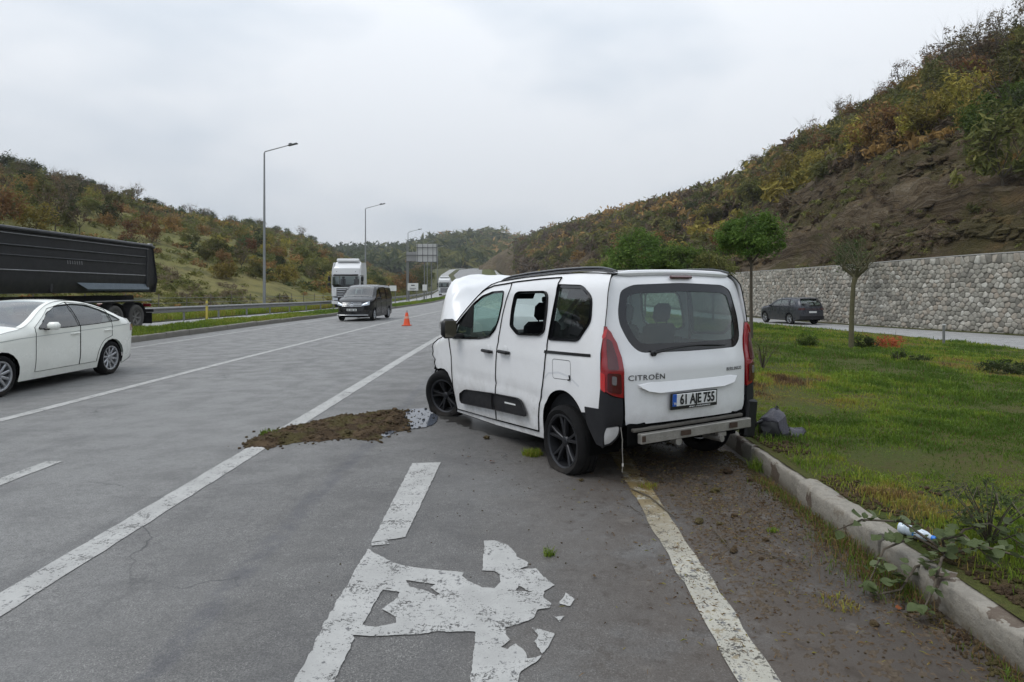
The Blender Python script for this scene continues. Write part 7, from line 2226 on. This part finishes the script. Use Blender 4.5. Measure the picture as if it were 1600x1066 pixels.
# plastic bottle with a blue cap
bt_ = thing('plastic_bottle', 'crushed water bottle with a blue cap lying on the grass by the kerb', 'bottle', (2.355, 3.775, .215), rot=(0, R(94), R(-52)))
M_PET = simple('bottle_plastic', (.52, .60, .68), .22, coat=.5, var=.2)
def dent(q): 
    n = mnoise.noise(Vector(q) * 22) * .006; return (q[0] * (1 + n * 10), q[1] * (.86 + n * 8), q[2])
m = MB(); m.lathe([(.0, -.095), (.028, -.095), (.032, -.088), (.032, -.055), (.029, -.05), (.032, -.045), (.032, -.02), (.029, -.015), (.032, -.01), (.032, .03), (.028, .055), (.014, .082), (.012, .092)], 24, 'Z', mod=dent); m.build('bottle_body', M_PET, bt_, fix=False)
m = MB(); m.lathe([(.0325, -.008), (.0328, .028)], 24, 'Z', mod=dent); m.build('label_wrap', simple('bottle_label', (.62, .70, .80), .4), bt_, fix=False)
m = MB(); m.lathe([(.0332, -.014), (.0332, -.004)], 24, 'Z', mod=dent); m.build('label_stripe', simple('bottle_stripe', (.03, .25, .60), .4), bt_, fix=False)
m = MB(); m.lathe([(.0155, .080), (.0165, .083), (.0165, .099), (.014, .102), (0, .102)], 20, 'Z'); m.build('cap', simple('blue_cap', (.01, .17, .62), .35), bt_)

# broken lump of bumper trim on the grass
tr = thing('bumper_fragment', 'broken grey and black bumper corner piece lying on the grass by the van', 'wreckage', (2.62, 6.42, .15), R(-58))
tr.rotation_euler = (0, 0, R(8)); tr.scale = (1.2, 1.2, 1.15)
M_GREYP = simple('scuffed_grey_trim', (.040, .037, .048), .25, .1, var=.35, sc=14)
A_, B_, C_, D_, E_, F_, G_, H_ = (-.16, .02, .16), (-.04, .05, .25), (.03, .05, .255), (.045, -.02, .20), (-.05, -.07, .15), (-.01, -.09, .02), (.055, -.08, .02), (.09, .0, .09)
I_, J_, K_, L_, N_ = (.20, -.02, .085), (.225, -.04, .055), (.13, -.10, .015), (-.15, -.05, .03), (-.10, .12, .02)
def plate(nm, faces, mt, th):
    vs = []; fs = []
    for f in faces:
        fs.append(tuple(range(len(vs), len(vs) + len(f)))); vs += f
    bm = bmesh.new()
    for f in faces: bm.faces.new([bm.verts.new(p) for p in f])
    bmesh.ops.remove_doubles(bm, verts=bm.verts, dist=.001)
    bmesh.ops.triangulate(bm, faces=bm.faces)
    bmesh.ops.subdivide_edges(bm, edges=bm.edges, cuts=2, use_grid_fill=True)
    for v in bm.verts: v.co += mnoise.noise_vector(v.co * 16) * .012 + mnoise.noise_vector(v.co * 50) * .004
    me = bpy.data.meshes.new(nm); bm.to_mesh(me); bm.free(); me.materials.append(mt)
    me.shade_smooth(); me.set_sharp_from_angle(angle=R(18))
    o = link(nm, me, tr); md = o.modifiers.new('thickness', 'SOLIDIFY'); md.thickness = th; return o
plate('outer_skin', [[A_, B_, D_, E_], [B_, C_, D_], [E_, D_, G_, F_], [D_, C_, H_, G_]], M_GREYP, .008)
plate('bent_strip', [[G_, H_, I_, K_], [I_, J_, K_]], M_GREYP, .012)
plate('black_lining', [[A_, E_, F_, L_], [A_, L_, N_, B_], [L_, F_, G_, N_]], M_BLACK, .006)
m = MB(); m.tube([(-.14, .0, .16), (-.19, .0, .14), (-.20, .0, .11)], [.012, .010, .006], 6); m.tube([(.0, .05, .25), (.02, .06, .27), (.03, .05, .26)], .008, 6); m.build('clip', M_BLACK, tr)
# trampled litter: flat dead stalks and shreds on the muddy strip
g = np.random.default_rng(58); n = 16000
X = g.uniform(.2, KX - .01, n); Y = 2.1 + g.random(n) ** .9 * 6.2
pr = (vnoise(X * 2.1 + 5, Y * 1.5) * .7 + vnoise(X * 6, Y * 5 + 3) * .5) * np.clip((X - .2) / 1.2, .03, 1)
ok = g.random(n) < pr ** 1.8 * 1.3
X, Y = X[ok], Y[ok]
a = g.random(len(X)) * 6.28; L = g.uniform(.008, .045, len(X)); w = g.uniform(.0008, .0022, len(X))
dx, dy = np.cos(a), np.sin(a)
V = np.stack([np.stack([X - dx * L / 2 - dy * w, Y - dy * L / 2 + dx * w, np.full(len(X), .004)], 1), np.stack([X - dx * L / 2 + dy * w, Y - dy * L / 2 - dx * w, np.full(len(X), .004)], 1),
              np.stack([X + dy * w, Y - dx * w, g.uniform(.005, .012, len(X))], 1), np.stack([X + dx * L / 2, Y + dy * L / 2, np.full(len(X), .005)], 1), np.stack([X - dy * w, Y + dx * w, g.uniform(.005, .012, len(X))], 1)], 1).reshape(-1, 3)
F = np.arange(len(X) * 5).reshape(-1, 5)
tag(link('plant_litter', np_mesh('plant_litter', V, F, M_GRASS, False, attrs={'tint': ('FACE', np.where(g.random(len(X)) < .75, g.uniform(.9, 1., len(X)), g.uniform(.6, .85, len(X))))})), kind='stuff')
# low mats of pressed mud and torn turf beside the van
k = NB('pressed_brown_mud'); b = k.noise(14, 5, .75); d = k.noise(60, 4, .8)
M_MUD = k.fin(k.mix(k.math('MULTIPLY', k.rng(d, .4, .7), .6), k.mix(k.rng(b, .35, .65), (.040, .029, .020), (.085, .064, .044)), (.13, .105, .078)), .9, spec=.2)
def mud_mat(name, cx, cy, rx, ry, h, label=None):
    N = 70; V = []; F = []
    for i in range(N + 1):
        for j in range(N + 1):
            u, v = i / N * 2 - 1, j / N * 2 - 1
            r = math.hypot(u, v) + .35 * mnoise.noise(Vector((u * 2 + cx * 9, v * 2 + cy, 1)))
            x, y = cx + u * rx, cy + v * ry
            z = h * max(0, 1 - r) ** .5 * (-.02 + .5 * mnoise.noise(Vector((x * 9, y * 7, 2))) + .8 * mnoise.noise(Vector((x * 30, y * 30, 5))) + .7 * mnoise.noise(Vector((x * 80, y * 80, 8)))) - .002
            V.append((x, y, z))
    F = [(i * (N + 1) + j, (i + 1) * (N + 1) + j, (i + 1) * (N + 1) + j + 1, i * (N + 1) + j + 1) for i in range(N) for j in range(N)]
    return tag(link(name, np_mesh(name, V, F, M_MUD, False)), kind='stuff')
for cx, cy, rx, ry, h in ((1.45, 5.55, .55, .75, .03), (1.7, 4.75, .45, .60, .026), (1.5, 4.1, .50, .50, .022), (2.02, 4.1, .12, .5, .03), (1.25, 5.0, .16, .45, .018), (1.95, 3.3, .16, .45, .022), (1.4, 3.4, .45, .45, .016), (1.6, 2.8, .45, .45, .016), (1.9, 5.6, .2, .5, .02)):
    mud_mat('pressed_mud', cx, cy, rx, ry, h)
n = 900; Y = 2.6 + g.random(n) * 4; X = KX + .18 + np.abs(g.normal(size=n)) * .35
ok = vnoise(X * 1.6 + 8, Y * 1.3 + 2) > .60
X, Y = X[ok], Y[ok]
crumbs('soil_crumbs', X, Y, g.uniform(.008, .022, len(X)), M_SOIL, lambda x, y: float(island_z(np.array([x]), np.array([y]))[0]) + .004)

# ================================================================ thin mist over the valley
k = bpy.data.materials.new('valley_mist'); k.use_nodes = True; t_ = k.node_tree; t_.nodes.clear()
vo = t_.nodes.new('ShaderNodeVolumePrincipled'); vo.inputs['Color'].default_value = (.92, .95, 1, 1); vo.inputs['Density'].default_value = .00022; vo.inputs['Anisotropy'].default_value = .2
oo = t_.nodes.new('ShaderNodeOutputMaterial'); t_.links.new(vo.outputs[0], oo.inputs['Volume'])
m = MB(); m.box((0, 600, 58), (3100, 1900, 122)); hz = m.build('haze', k, None, smooth=False); hz['kind'] = 'stuff'
